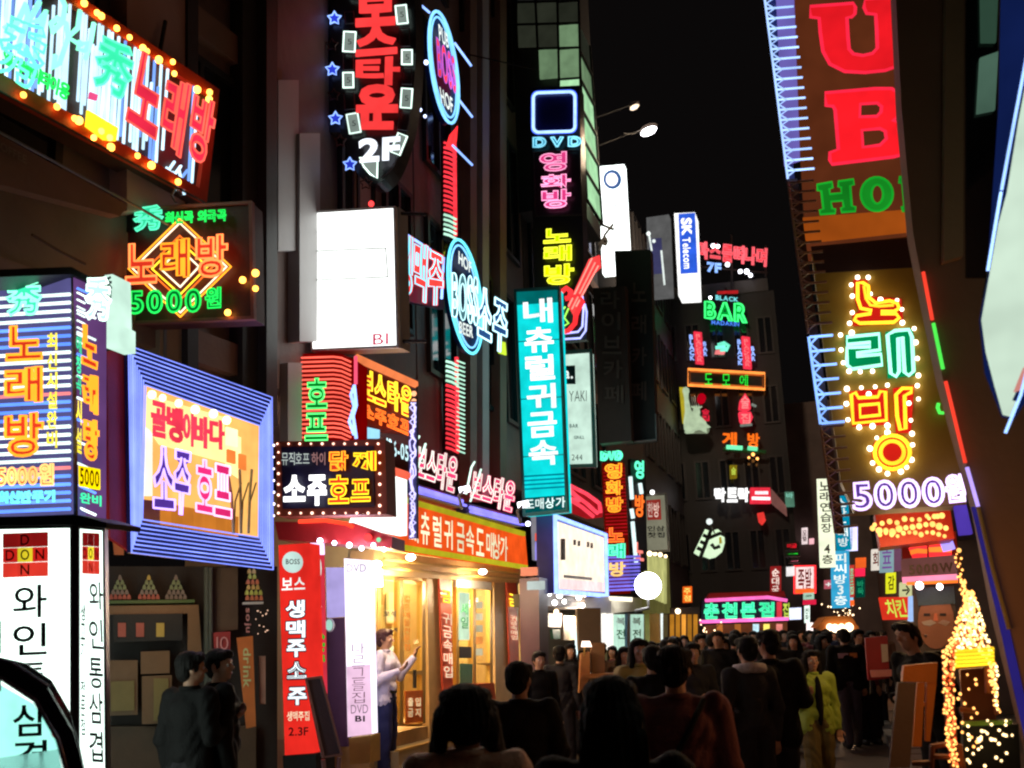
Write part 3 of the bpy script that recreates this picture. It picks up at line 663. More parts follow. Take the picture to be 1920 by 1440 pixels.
s.tube('neon_tube', [(674, 296), (708, 296), (707, 334), (694, 326), (682, 312)], E('tilerim', (.75, 1, .88), 1.8), .011, True, .05)
s.tube('unlit_tube', [(714, 333), (730, 322), (742, 300), (744, 290)], df('dull_glass', (.10, .09, .12), .3), .009, off=.04)
rf = E('coralface', (1, .05, .05), 1.15)
for c, q in zip('보스타운', ([(668, -24), (740, -28), (740, 44), (668, 48)], [(668, 50), (742, 46), (744, 98), (668, 104)], [(668, 110), (750, 106), (748, 160), (668, 154)], [(668, 162), (746, 160), (744, 240), (670, 240)])):
    s.txt(c, q, rf, None, bold=.055, off=.03, h=.05)
s.txt('2F', [(673, 262), (750, 256), (748, 298), (675, 304)], E('whitef', (.85, .9, 1), 1.8), None, bold=.045, off=.06, h=.04)
def star(cx, cy, r, r2): return [(cx + (r if i % 2 == 0 else r2)*math.sin(math.pi*i/5), cy - (r if i % 2 == 0 else r2)*math.cos(math.pi*i/5)) for i in range(10)]
for cx, cy in ((627, 34), (623, 130), (629, 222), (656, 308)):
    o = s.poly('star', star(cx, cy, 11, 5.5), E('starblue', (.03, .06, .8), .8), .02, .03)
    s.tube('neon_tube', star(cx, cy, 13, 7), eLB, .010, True, .05, o)
for cx, cy in ((622, 84), (626, 178), (638, 264), (686, 344)):
    s.tube('unlit_star', star(cx, cy, 12, 6.5), df('dull_red_glass', (.16, .06, .06), .3), .009, True, .04)
s.tubes('bracket', [[(740, -30), (800, -20)], [(700, 345), (700, 384)]], dk, .03, off=-.1)
# neon ovals
def oval(label, cx, cy, rx, ry, depth, px, big):
    p = Pl(cx, cy, depth, 40)
    s = Sign('neon_oval', label, 'neon sign', p, cx, cy + ry)
    rot = -8
    s.poly('disc', s.arc(cx, cy, rx*.95, ry*.97, n=28, rot=rot), df('navy_disc', (.006, .012, .07), .4), .15)
    s.tube('neon_tube', s.arc(cx, cy, rx, ry, n=32, rot=rot), eC if big else E('skyneon', (.2, .55, 1), 2.0), .022, True, .05)
    s.tube('neon_tube', s.arc(cx, cy, rx*.82, ry*.9, n=32, rot=rot), E('skyneon', (.2, .55, 1), 2.0), .015, True, .05)
    return s
s = oval('blue neon oval with red lettering near the top edge of the picture', 832, 126, 24, 106, 13.0, 0, False)
s.txt('BOSS', [(818, 68), (852, 108), (856, 178), (822, 142)], E('coral', (1, .05, .06), 1.2), E('purpleedge', (.6, .15, .9), 1.0), .006, .04, .05, .05)
s.txt('PUB', [(822, 44), (840, 66), (842, 92), (824, 76)], eWs, None, bold=.02, off=.05, h=.02, each=False); s.txt('HOF', [(824, 162), (848, 184), (850, 214), (828, 194)], eWs, None, bold=.02, off=.05, h=.02, each=False)
s.tubes('ray_tube', [[(766, -10), (806, 24)], [(852, 80), (884, 124)], [(858, 184), (886, 220)], [(848, 272), (886, 310)]], eLB, .016, off=.02)
s.bulbs([(788, 104), (799, 117), (788, 206), (797, 218)], E('bluebulb', (.5, .6, 1), 4.0), .03, .03)
s = oval('larger pale blue neon oval with white lettering beside the blue outlined syllables', 872, 556, 29, 108, 14.0, 0, True)
s.txt('BOSS', [(848, 510), (896, 520), (897, 612), (848, 594)], E('paleface', (.12, .32, .38), .6), E('palecyan', (.55, .95, 1), 2.0), .010, .03, .05, .04)
s.txt('HOF', [(860, 470), (884, 492), (884, 514), (860, 494)], eWs, None, bold=.03, off=.05, h=.03, each=False); s.txt('BEER', [(861, 602), (887, 612), (887, 634), (861, 624)], eWs, None, bold=.03, off=.05, h=.03, each=False)
# striped towers above and below the oval
def tower(label, x0, x1, y0, y1, cols, depth):
    p = Pl((x0+x1)/2, (y0+y1)/2, depth, 20)
    s = Sign('neon_tower', label, 'neon sign', p, (x0+x1)/2, y1); s.poly('backing', [(x0, y0), (x1, y0+6), (x1+1, y1+4), (x0, y1)], dk, .15)
    n = int((y1-y0)/9)
    for i in range(n):
        y = y0 + 5 + i*9.0; f = i/n
        s.tube('stripe_tube', [(x0, y), (x0+(x1-x0)*.45, y+3), (x1, y+10)], cols(f), .019, off=.05, sides=5)
    s.tube('side_tube', [(x1-4, y0-2), (x1-2, y1)], cols(.2) if 0 else cols(.5), .03, off=.02)
    return s
rr_ = E('tower_red', (1, .04, .06), 1.3); gg_ = E('tower_mint', (.55, 1, .75), 1.2)
s = tower('red striped neon tower turning mint at its foot, above the pale blue oval', 832, 856, 262, 442, lambda f: rr_ if f < .74 else gg_, 14.1)
s.tube('flame_tube', [(840, 275), (846, 255), (856, 238), (853, 262), (846, 280)], eR, .03, off=.05)
s = tower('red and mint striped neon tower below the pale blue oval', 836, 860, 672, 848, lambda f: gg_ if f < .22 else rr_, 14.2)
for i in range(22): s.tube('mint_tube', [(856, 676+i*8), (872, 682+i*8)], gg_, .012, off=.05, sides=5)
# blue outlined syllables
s = Sign('beer_lettering', 'red syllables outlined in pale blue neon on the wall right of the white lightbox', 'neon sign', Pl(790, 500, 12.6, 66), 790, 570)
for c, q in zip('생맥주', ([(746, 430), (774, 446), (772, 556), (744, 545)], [(777, 448), (802, 462), (798, 568), (774, 558)], [(805, 468), (832, 482), (830, 570), (802, 574)])):
    s.txt(c, q, E('channelred2', (1, .06, .05), 1.3), eC, .009, .06, .06, .05)
s.tubes('outline_tube', [[(748, 452), (757, 424), (762, 440), (832, 484), (828, 560)]], eLB, .018, off=.1)
s.poly('backing', [(742, 440), (834, 490), (832, 580), (742, 560)], df('navy_panel', (.04, .04, .18), .35), .06, .0)
s = Sign('pub_lettering', 'pale outlined syllables right of the pale blue neon oval', 'neon sign', Pl(920, 600, 14.6, 66), 920, 660)
for c, q in zip('소주', ([(897, 534), (922, 548), (921, 642), (896, 628)], [(926, 556), (953, 572), (948, 664), (924, 654)])):
    s.txt(c, q, E('steelface', (.04, .15, .45), .7), E('palecyan', (.55, .95, 1), 2.0), .014, .05, .06, .05)
s.poly('arrow', [(941, 640), (948, 642), (950, 666), (936, 662)], E('limeyellow', (.7, 1, .05), 1.2), .02, .1)
# lettering standing above the jewellery fascia
for lab, x0, y0, x1, y1, sl, st in (('red and white outlined neon syllables standing on the left end of the jewellery fascia', 784, 832, 856, 900, 26, '보스타운'), ('red and white outlined neon syllables standing on the right end of the jewellery fascia', 888, 880, 964, 938, 24, '보스타운')):
    s = Sign('roof_lettering', lab, 'neon sign', Pl(870, 960, 13.9, 72.5), (x0+x1)/2, y1+20)
    s.txt(st, [(x0, y0), (x1+4, y0+sl), (x1-4, y1+sl), (x0-6, y1)], E('rosechan', (1, .05, .18), 1.15), E('mintwhite', (.7, 1, .85), 1.5), .007, .05, .05, .05)
    s.tubes('stroke', [[(x0-14, y0+46), (x0-4, y0-4), (x0+2, y0-14)], [(x0-6, y0+60), (x0+14, y0)]], E('mintwhite', (.7, 1, .85), 1.7), .014, off=.1)
    s.tube('base_tube', [(x0-6, y1+14), (x1+10, y1+14+sl)], E('violetblue', (.25, .22, 1), 1.6), .03, off=.02)
    s.tube('base_tube', [(x0-6, y1+21), (x1+18, y1+22+sl)], E('violetblue', (.25, .22, 1), 1.6), .02, off=.04)
    s.poly('support', [(x0-8, y1+6), (x1+14, y1+8+sl), (x1+14, y1+26+sl), (x0-8, y1+24)], df('navy_panel', (.04, .04, .18), .35), .2)
for lab, x, y in (('bright spotlight arm above the middle of the jewellery fascia', 870, 920), ('bright spotlight arm at the right end of the jewellery fascia', 980, 948)):
    s = Sign('spot_lamp', lab, 'lamp', Pl(x, y, 13.2, 0), x, y)
    s.tube('arm', [(x-4, y+34), (x-10, y+10), (x, y)], gm, .02, off=0); s.poly('head', [(x-10, y-6), (x+10, y-10), (x+12, y-2), (x-8, y+4)], E('spotwhite', (.9, .9, 1), 5.0), .15)
# orange jewellery fascia
p = Pl(870, 1000, 14.2, 72.5)
s = Sign('shop_fascia', 'long orange shop sign with white lettering and yellow edges above the lit jewellery shop', 'sign', p, 870, 1060)
s.poly('box', [(762, 938), (985, 1004), (990, 1064), (752, 1024)], E('orangelit', (1, .105, .012), .85), .35)
s.poly('top_trim', [(762, 932), (985, 997), (985, 1005), (762, 941)], E('limetrim', (.62, .55, .02), .8), .1, .05); s.poly('lower_trim', [(750, 1020), (990, 1060), (990, 1067), (750, 1028)], E('limetrim', (.62, .55, .02), .8), .1, .05)
xs_ = [778+i*18.3 for i in range(10)]
for c, x in zip('내츄럴귀금속도매상가', [768, 789, 812, 833, 856, 874, 893, 912, 924, 938]):
    f = (x-762)/223; wd = 17-4*f; ty = 944+(x-762)*.30+6; by = 1022+(x-762)*.205-8
    s.txt(c, [(x, ty), (x+wd, ty+5), (x+wd, by+3), (x, by)], E('creamlit', (1, .97, .62), 1.1), None, bold=.015, off=.01, h=.02)
# white panel behind bulb bordered sign
s = Sign('white_board', 'white lit board with a slanting lower edge partly hidden behind the bulb bordered sign', 'sign', Pl(720, 940, 11.0, 60), 720, 1000)
s.poly('face', [(727, 887), (763, 898), (763, 1004), (666, 984), (672, 968), (727, 966)], E('boxwhite2', (.95, 1, .95), 2.2), .1)
s.tube('rim', [(727, 880), (764, 892)], E('coralrim', (1, .15, .08), .9), .05, off=.02)
# turquoise vertical sign
p = Pl(1010, 750, 16.0, -17.5)
s = Sign('turquoise_sign', 'tall turquoise lit vertical sign with white lettering of a jewellery wholesaler', 'sign', p, 1010, 962)
s.poly('box', [(965, 545), (1047, 539), (1063, 958), (982, 966)], E('turq', (.005, .80, .82), 1.05), .3)
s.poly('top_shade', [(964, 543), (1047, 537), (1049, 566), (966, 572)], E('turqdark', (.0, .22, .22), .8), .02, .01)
s.frame('edge', [(963, 542), (1049, 536), (1065, 960), (980, 968)], [(968, 547), (1045, 543), (1060, 954), (985, 962)], df('teal_metal', (.02, .2, .2), .4), .1, .02)
for c, y in zip('내츄럴귀금속', (562, 616, 668, 722, 775, 828)):
    l = (y-545)*.038
    s.txt(c, q4(980+l, y, 1034+l, y+46, -4, 2), E('whitelit2', (1, 1, 1), 1.5), None, bold=.03, off=.012, h=.03)
for y in (640, 748, 856): s.poly('seam', q4(966+(y-545)*.042, y, 1050+(y-545)*.042, y+1.5, -5), df('teal_metal', (.02, .2, .2), .4), .006, .008)
for y in (892, 900, 908, 916): s.poly('stripe', q4(979, y, 1059, y+3, -5), E('turqline', (.0, .3, .42), .8), .01, .012)
s.poly('foot', q4(981, 934, 1062, 962, -6), E('turqfoot', (.0, .14, .15), .6), .02, .012)
s.txt('도매상가', q4(984, 936, 1060, 956, -5), E('greenwhite2', (.8, 1, .95), 1.2), None, off=.03, h=.02)
# DVD tower
p = Pl(1042, 400, 16.9, -17.5)
s = Sign('film_room_sign', 'tall black vertical sign with a blue rounded square, pink and yellow neon syllables', 'sign', p, 1042, 545)
s.poly('box', [(993, 165), (1086, 160), (1096, 560), (1002, 560)], df('black_gloss', (.012, .012, .015), .3), .35)
s.poly('recess', [(1000, 172), (1078, 168), (1078, 250), (1000, 250)], df('navy_deep', (.01, .01, .08), .2), .02, .02)
rs = []
for cx, cy, a0 in ((1068, 182, -90), (1068, 236, 0), (1010, 238, 90), (1010, 184, 180)): rs += s.arc(cx, cy, 10, 10, a0, a0+90, 4)
s.tube('neon_tube', rs, E('blueneon', (.35, .55, 1), 2.2), .028, True, .06)
s.tube('neon_tube', [(1039 + (x-1039)*1.06, 210 + (y-210)*1.06) for x, y in rs], eB, .02, True, .03)
s.txt('DVD', q4(1000, 258, 1089, 276, -2), E('dvdface', (.0, .25, .4), .8), E('dvdtube', (.25, .75, 1), 1.3), .016, .03, .04, .04, gap=.3)
for c, q in zip('영화방', (q4(1012, 287, 1062, 322, -3), q4(1014, 329, 1070, 354, -3), q4(1016, 357, 1070, 391, -3))):
    s.txt(c, q, E('magface', (1, .06, .3), .9), E('magtube', (1, .35, .6), 1.6), .012, .05, .04, .04)
s.frame('frame', [(998, 282), (1088, 278), (1092, 403), (1002, 406)], [(1001, 285), (1085, 281), (1089, 400), (1005, 403)], df('dark_steel', (.05, .05, .05), .4, .5), .03, .03)
for c, q in zip('노래방', (q4(1019, 430, 1070, 456, -3), q4(1020, 462, 1071, 491, -3), q4(1021, 497, 1076, 534, -3))):
    s.txt(c, q, E('acid', (.75, 1, .0), 1.1), E('acidlt', (.95, 1, .05), 1.8), .012, .05, .04, .04)
# guitar
s = Sign('neon_guitar', 'red neon electric guitar with a blue rounded frame behind the turquoise sign', 'neon sign', Pl(1080, 560, 16.5, -17.5), 1080, 640)
s.poly('board', [(1050, 540), (1100, 545), (1100, 636), (1052, 640)], dk, .15)
s.poly('neck', [(1064, 572), (1104, 486), (1124, 478), (1126, 500), (1112, 512), (1088, 560), (1074, 590)], E('guitarred', (1, .06, .06), 1.15), .06, .05)
s.tubes('string_tube', [[(1066, 575), (1110, 484)], [(1072, 580), (1116, 492)], [(1080, 575), (1122, 498)]], E('coraltube', (1, .25, .2), 1.6), .014, off=.08)
s.tubes('neon_tube', [[(1052, 548), (1062, 540), (1070, 546), (1068, 560)], [(1060, 560), (1086, 554), (1092, 566), (1080, 590), (1078, 606), (1066, 620), (1050, 624)]], eR, .045, off=.06)
s.tubes('pick_tube', [[(1060, 575), (1052, 585)], [(1066, 578), (1058, 596), (1066, 606), (1056, 612)]], E('limetube', (.4, 1, .1), 1.5), .016, off=.06)
s.tubes('frame_tube', [[(1082, 552), (1092, 556), (1094, 580), (1092, 612), (1084, 622), (1052, 626)], [(1096, 570), (1100, 585), (1098, 620), (1088, 634), (1056, 636)]], E('periwinkle', (.38, .42, 1), 2.0), .018, off=.04)
# grill bar sign
s = Sign('pale_grill_sign', 'pale green white lightbox of a grill bar behind the turquoise sign', 'sign', Pl(1084, 768, 18.3, -17.5), 1084, 875)
s.poly('box', [(1050, 662), (1107, 658), (1114, 872), (1054, 874)], E('palebox', (.62, .85, .72), .95), .25)
s.frame('edge', [(1046, 658), (1110, 654), (1118, 876), (1052, 878)], [(1052, 665), (1105, 661), (1111, 869), (1056, 871)], df('bronze_edge', (.2, .16, .12), .4, .3), .06, .02)
s.poly('logo', [(1056, 686), (1078, 685), (1079, 720), (1057, 720)], bk, .02, .012); s.txt('a.', q4(1058, 695, 1074, 710), eWs, None, off=.03, h=.005)
s.txt('YAKI', q4(1067, 733, 1100, 753, -1), bk, None, bold=-.01, off=.01, h=.005); s.txt('BAR', q4(1068, 795, 1084, 802), gp, None, off=.01, h=.005, each=False); s.txt('GRILL', q4(1076, 817, 1096, 823), gp, None, off=.01, h=.005, each=False)
s.txt('244', q4(1072, 852, 1092, 863), bk, None, bold=0, off=.01, h=.005)
# tall unlit sign with dark letters
s = Sign('unlit_sign', 'tall unlit brown black sign with dark raised syllables, right of the pale lightbox', 'sign', Pl(1150, 680, 20, -17.5), 1150, 830)
s.poly('box', [(1112, 540), (1172, 536), (1184, 826), (1124, 832)], df('umber', (.05, .028, .024), .5), .3)
for c, y in zip('라이브카페', (545, 585, 630, 675, 722)): s.txt(c, q4(1126+(y-545)*.04, y, 1162+(y-545)*.04, y+34), df('umber_light', (.10, .07, .06), .5), None, off=.01, h=.05)
s = Sign('unlit_tower_sign', 'second taller unlit black sign edged with thin metal behind the brown one', 'sign', Pl(1200, 650, 20.5, -17.5), 1200, 830)
s.poly('box', [(1152, 470), (1220, 468), (1230, 824), (1170, 830)], df('blackish', (.02, .018, .018), .5), .3)
s.tubes('edge_rod', [[(1184, 770), (1186, 828)], [(1166, 830), (1231, 824)], [(1229, 776), (1231, 824)]], gm, .02, off=.03)
for c, y in zip('노래카페', (530, 590, 650, 715)): s.txt(c, q4(1184, y, 1212, y+36), df('umber_light', (.10, .07, .06), .5), None, off=.01, h=.05)
# white panels behind
s = Sign('white_banner_sign', 'tall white lit sign with a blue ringed emblem at its top, beside the glass tower', 'sign', Pl(1150, 410, 27, -17.5), 1150, 510)
s.poly('box', [(1125, 312), (1170, 308), (1179, 470), (1151, 472), (1152, 511), (1130, 513), (1127, 460)], E('boxwhite3', (.92, 1, .97), 3.0), .3)
s.poly('ring', s.arc(1148, 336, 17, 18, n=20), E('ringblue', (.08, .2, .5), .8), .03, .04); s.poly('core', s.arc(1147, 336, 11, 12, n=16), E('ringcore', (.9, .85, 1), 2.4), .03, .07)
s.txt('치과의원', q4(1150, 380, 1160, 466, 0), E('ghost', (.75, .8, .78), .8), None, off=.02, h=.01, vert=True, each=False)
s.tubes('bracket', [[(1124, 470), (1134, 440), (1150, 420)], [(1125, 420), (1150, 430)], [(1122, 460), (1130, 448), (1138, 452)]], bk, .04, off=.06)
s.poly('cable_loop', s.arc(1134, 452, 6, 9, n=10), bk, .03, .06)
# blurred glass lantern box
s = Sign('window_bay', 'grey lit bay window left of the blue phone company sign', 'bay window', Pl(1236, 475, 30, -17.5), 1236, 555)
s.poly('bay', [(1212, 408), (1254, 402), (1260, 552), (1216, 556)], E('baygrey', (.10, .10, .10), .9), .4); s.poly('pane', [(1217, 448), (1240, 446), (1244, 512), (1220, 514)], E('bayblue', (.06, .06, .16), .9), .03, .05)
s.tubes('rod', [[(1240, 470), (1246, 534)], [(1216, 434), (1222, 470)]], eWs, .03, off=.08); s.bulbs([(1216, 438), (1226, 452)], eWs, .06, .1, 'lamp')
# phone company sign
s = Sign('phone_shop_sign', 'tall blue sign with white sideways lettering and white lower end, high above the street', 'sign', Pl(1287, 477, 30, -17.5), 1287, 555)
s.poly('box', [(1264, 400), (1303, 398), (1309, 552), (1272, 554)], E('whitebody', (1, 1, .98), 1.6), .8); s.poly('blue_face', [(1272, 401), (1303, 399), (1308, 511), (1276, 513)], E('royal', (.03, .12, .75), .95), .03, .04)
# text reading downward: rotated quad
def rot_txt(s, st, q, *a, **k):      # letters turned a quarter clockwise, reading downwards
    tl, tr, br, bl = q; return s.txt(st, [tr, br, bl, tl], *a, **k)
rot_txt(s, 'SK', [(1277, 410), (1296, 409), (1297, 440), (1279, 441)], E('whitelit2', (1, 1, 1), 1.5), None, bold=.05, off=.05, h=.03)
rot_txt(s, 'Telecom', [(1279, 446), (1294, 445), (1297, 503), (1282, 504)], E('whitelit2', (1, 1, 1), 1.5), None, bold=.02, off=.05, h=.03)
# ------------- signs on the black block
pb = Pl(1380, 800, 36.9, -4)
def bs(name, label, x, y, cat='neon sign'): return Sign(name, label, cat, pb, x, y)
s = bs('roof_neon', 'red neon row of syllables with blue 7F beneath on the roof of the black block', 1372, 500)
s.txt('마스를떠나며', [(1308, 452), (1438, 466), (1436, 500), (1309, 484)], E('neonred', (1, .015, .03), 1.0), E('neonrose', (1, .12, .15), 1.2), .03, .02, .1, .06)
s.txt('7F', [(1326, 492), (1352, 495), (1352, 512), (1326, 509)], None, E('blue7', (.25, .45, 1), 1.6), .03, 0, .1, .06)
s.tubes('frame_rod', [[(1306, 500), (1440, 512)], [(1309, 440), (1309, 520)], [(1372, 440), (1372, 560)], [(1436, 460), (1436, 520)]], dk, .04, off=-.1)
s.bulbs([(1337, 461), (1346, 462), (1364, 496), (1400, 509), (1388, 509), (1407, 516)], E('spotwhite', (.9, .9, 1), 5.0), .09, .3, 'lamp'); s.poly('arc_base', [(1345, 546), (1384, 544), (1384, 549), (1345, 550)], E('reddim', RED, .45), .1, .1)
s = bs('bar_sign', 'green neon BAR sign with small blue lettering above and below', 1360, 600)
s.txt('BAR', [(1322, 565), (1400, 570), (1400, 605), (1322, 596)], E('bargreen', (.0, .5, .05), .7), E('bartube', (.05, 1, .2), 1.5), .04, .05, .1, .08, gap=.12)
s.txt('BLACK', [(1342, 553), (1384, 558), (1384, 566), (1342, 562)], E('tinycyan', (.2, .75, .8), 1.2), None, bold=.03, off=.1, h=.05); s.txt('MADARIN', [(1334, 600), (1386, 604), (1386, 612), (1334, 608)], E('tinyblue', (.08, .25, 1), 1.2), None, bold=.03, off=.1, h=.05)
s.tube('rod', [(1362, 540), (1362, 566)], dk, .05, off=0); s.bulbs([(1332, 558)], E('spotwhite', (.9, .9, 1), 5.0), .08, .2, 'lamp')
for lab, x in (('left one of the two upright red bar signs with blue side lettering', 1308), ('right one of the two upright red bar signs with blue side lettering', 1398)):
    s = bs('upright_bar_sign', lab, x, 688); dy = 0 if x < 1350 else 9
    s.poly('core', [(x-7, 621+dy), (x+8, 623+dy), (x+12, 682+dy), (x-3, 680+dy)], E('rosecore', (1, .04, .08), 1.1), .2, .2)
    s.txt('BLACK', q4(x-17, 627+dy, x-8, 676+dy, 0, 3), E('bluelit', (.3, .45, 1), 1.4), None, bold=.04, off=.2, h=.05, vert=True); s.txt('BAR', q4(x+9, 640+dy, x+17, 668+dy, 0, 2), E('bluelit', (.3, .45, 1), 1.4), None, bold=.04, off=.2, h=.05, vert=True)
    s.txt('BLACKBAR', q4(x-5, 626+dy, x+6, 678+dy, 0, 4), E('coral_lt', (1, .2, .2), 1.3), None, bold=0, off=.22, h=.05, vert=True, each=False)
s = bs('cup_neon', 'tiny green and pink neon glass between the two upright bar signs', 1352, 664)
s.tubes('neon_tube', [[(1342, 652), (1360, 650)], [(1346, 647), (1358, 643), (1366, 648), (1362, 656), (1350, 656)]], E('tealtiny', (.2, 1, .7), 1.3), .07, off=.1); s.poly('base', [(1342, 656), (1362, 655), (1358, 664), (1340, 663)], E('pinktiny', (1, .25, .25), 1.2), .1, .1)
s = bs('framed_name_sign', 'long dark sign framed in amber light with three green syllables', 1362, 732)
s.poly('panel', [(1290, 692), (1433, 700), (1433, 730), (1290, 722)], dk, .2, .0)
s.tube('frame_tube', [(1290, 692), (1434, 700), (1434, 730), (1290, 722)], E('amberline', (1, .28, .05), 1.5), .05, True, .1); s.tube('frame_tube', [(1294, 696), (1430, 704), (1430, 726), (1294, 718)], E('amberdim', (1, .2, .03), .6), .03, True, .1)
for c, x in zip('도모에', (1321, 1354, 1387)): s.txt(c, q4(x, 700+(x-1321)*.04, x+15, 721+(x-1321)*.05), E('greenlit3', (.02, .9, .05), 1.1), None, bold=.0, off=.1, h=.05)
s = bs('torch_figure', 'pale lit figure raising a torch beside a yellow strip, on the black block', 1300, 805, 'figure')
s.poly('strip', [(1274, 726), (1282, 726), (1288, 792), (1280, 794)], E('yellowstrip', (.5, .4, .02), .8), .1, .1)
mb = MB(); P3 = lambda x, y, o: s.pl.at(x, y, o)
mb.tube([P3(1300, 802, .4), P3(1296, 788, .4), P3(1290, 770, .45), P3(1287, 748, .5), P3(1286, 738, .5)], .1, None, False, 8, [.35, .3, .12, .08, .1])
mb.tube([P3(1308, 806, .4), P3(1304, 790, .4), P3(1305, 776, .4)], .2, None, False, 8, [.5, .28, .12]); mb.ball(P3(1306, 772, .45), .14, 10, 7, (1, 1, 1.3)); mb.ball(P3(1286, 733, .5), .13, 8, 6, (1, 1, 1.2))
for k in range(5): mb.tube([P3(1306, 768, .45), P3(1296+k*5, 760-abs(2-k)*-1, .45)], .03)
mb.tube([P3(1312, 806, .4), P3(1318, 792, .45), P3(1312, 784, .6)], .15, None, False, 8, [.3, .13, .08])
s.add('figure', mb, E('palefig', (.55, .7, .45), .7), smooth=True)
s.poly('plinth', [(1292, 800), (1330, 798), (1330, 808), (1290, 808)], E('paleplinth', (.3, .35, .22), .5), .5, .3)
s = bs('red_lantern_sign', 'dim red lantern shaped sign right of the torch figure', 1315, 795)
s.poly('lamp', s.arc(1316, 746, 8, 9, n=10), E('deepred', (.5, .0, .01), .8), .3, .2); s.txt('술집', q4(1316, 766, 1330, 790), E('deepred2', (.8, .02, .05), .9), None, bold=.03, off=.2, h=.05, vert=True)
s = bs('red_pair_sign', 'two bright red rounded syllable lamps stacked one over the other', 1398, 800)
s.poly('lamp', [(1388, 750), (1397, 737), (1406, 750), (1408, 766), (1400, 770), (1386, 766)], E('rosecore', (1, .04, .08), 1.1), .3, .2); s.poly('lamp', [(1386, 772), (1408, 772), (1412, 782), (1406, 796), (1394, 796), (1388, 788)], E('rosecore', (1, .04, .08), 1.1), .3, .2)
s.txt('술', q4(1389, 742, 1405, 766), E('coral_lt', (1, .2, .2), 1.3), None, off=.25, h=.05); s.txt('집', q4(1389, 775, 1407, 794), E('coral_lt', (1, .2, .2), 1.3), None, off=.25, h=.05); s.tubes('underline', [[(1388, 798), (1410, 796)], [(1409, 758), (1418, 762)]], E('greyline', (.3, .35, .3), .6), .05, off=.2)
s = bs('orange_room_sign', 'two separate orange lit syllables over a green light strip', 1388, 845)
s.txt('게', q4(1354, 809, 1381, 836, 2), E('orangehot', (1, .16, .01), 1.2), None, bold=.04, off=.1, h=.1); s.txt('방', q4(1402, 811, 1424, 838, 2), E('orangehot', (1, .16, .01), 1.2), None, bold=.04, off=.1, h=.1)
s.tube('strip', [(1362, 838), (1392, 840)], E('mintstrip', (.2, 1, .5), 1.2), .08, off=.3); s.tube('strip', [(1402, 840), (1420, 842)], E('mintstrip', (.2, 1, .5), 1.2), .08, off=.3); s.tube('bar', [(1356, 842), (1436, 848)], df('green_metal', (.02, .15, .04), .4), .08, off=.2)
s.bulbs([(1412, 852), (1404, 858), (1420, 860)], E('amberspot', (1, .4, .1), 3.0), .06, .3, 'lamp')
s = bs('drink_sign', 'tiny yellow upright sign above the white lettered sign', 1376, 900)
s.poly('panel', [(1369, 872), (1382, 872), (1382, 896), (1370, 897)], E('mustard', (.35, .25, .01), .7), .2, .1); s.txt('술', q4(1371, 876, 1380, 890), E('limey', (.7, .9, .1), .9), None, off=.12, h=.05)
s = bs('white_name_sign', 'three bulky white syllables next to a red tile on the black block', 1390, 945)
for c, x in zip('탁트락', (1340, 1363, 1384)): s.txt(c, q4(x, 915, x+20, 941, 0), E('whitelit2', (1, 1, 1), 1.5), None, bold=.06, off=.15, h=.1)
s.poly('tile', [(1408, 914), (1444, 914), (1446, 943), (1408, 943)], E('rosetile', (.9, .03, .06), .95), .3, .15); s.tubes('bar', [[(1416, 924), (1440, 924)], [(1410, 934), (1444, 935)]], E('pinkwhite2', (1, .7, .75), 1.6), .06, off=.2)
s.poly('side', [(1446, 916), (1474, 948), (1476, 968), (1446, 943)], E('dullside', (.3, .12, .1), .6), .1, .1); s.poly('end_panel', [(1472, 922), (1488, 922), (1490, 950), (1474, 950)], E('greygreen', (.12, .3, .2), .6), .1, .1); s.txt('바', q4(1474, 924, 1487, 934), E('mintdim', (.3, .8, .6), .7), None, off=.12, h=.04)
s = bs('small_red_sign', 'small round red lit sign under the red tile', 1428, 985)
s.poly('lamp', [(1421, 962), (1432, 960), (1436, 976), (1430, 984), (1424, 978)], E('smallred', (1, .05, .04), 1.0), .2, .2)
# round tilted sign
s = Sign('tilted_round_sign', 'pale tilted round sign with a barred strip, hanging over the crowd', 'sign', Pl(1332, 1018, 27, -10), 1332, 1050)
cir = [(1316, 1040), (1334, 1000)] + [(1334+25*math.cos(a)*.9, 1026-25*math.sin(a)*1.05) for a in [math.radians(x) for x in range(62, -120, -20)]]
s.poly('disc', [(1317, 1042), (1332, 996), (1346, 992), (1358, 1002), (1359, 1018), (1354, 1034), (1342, 1044), (1330, 1047)], E('cream', (.72, .95, .62), 1.1), .2, .0)
s.poly('strip', [(1322, 992), (1332, 996), (1312, 1043), (1301, 1036)], E('cream', (.72, .95, .62), 1.1), .2, .0)
s.tubes('bar', [[(1318, 1003), (1328, 1008)], [(1313, 1015), (1323, 1020)], [(1307, 1027), (1318, 1032)], [(1333, 994), (1313, 1046)], [(1326, 1010), (1350, 1000), (1360, 1004)], [(1334, 1020), (1340, 1028), (1350, 1024)]], bk, .05, off=.03)
s.poly('yellow_mark', [(1348, 1008), (1352, 1006), (1354, 1018), (1349, 1020)], E('yellowstrip', (.5, .4, .02), .8), .02, .03); s.bulbs([(1330, 978)], eWs, .08, 0, 'lamp'); s.tube('rod', [(1330, 978), (1340, 1000)], gm, .02, off=0)
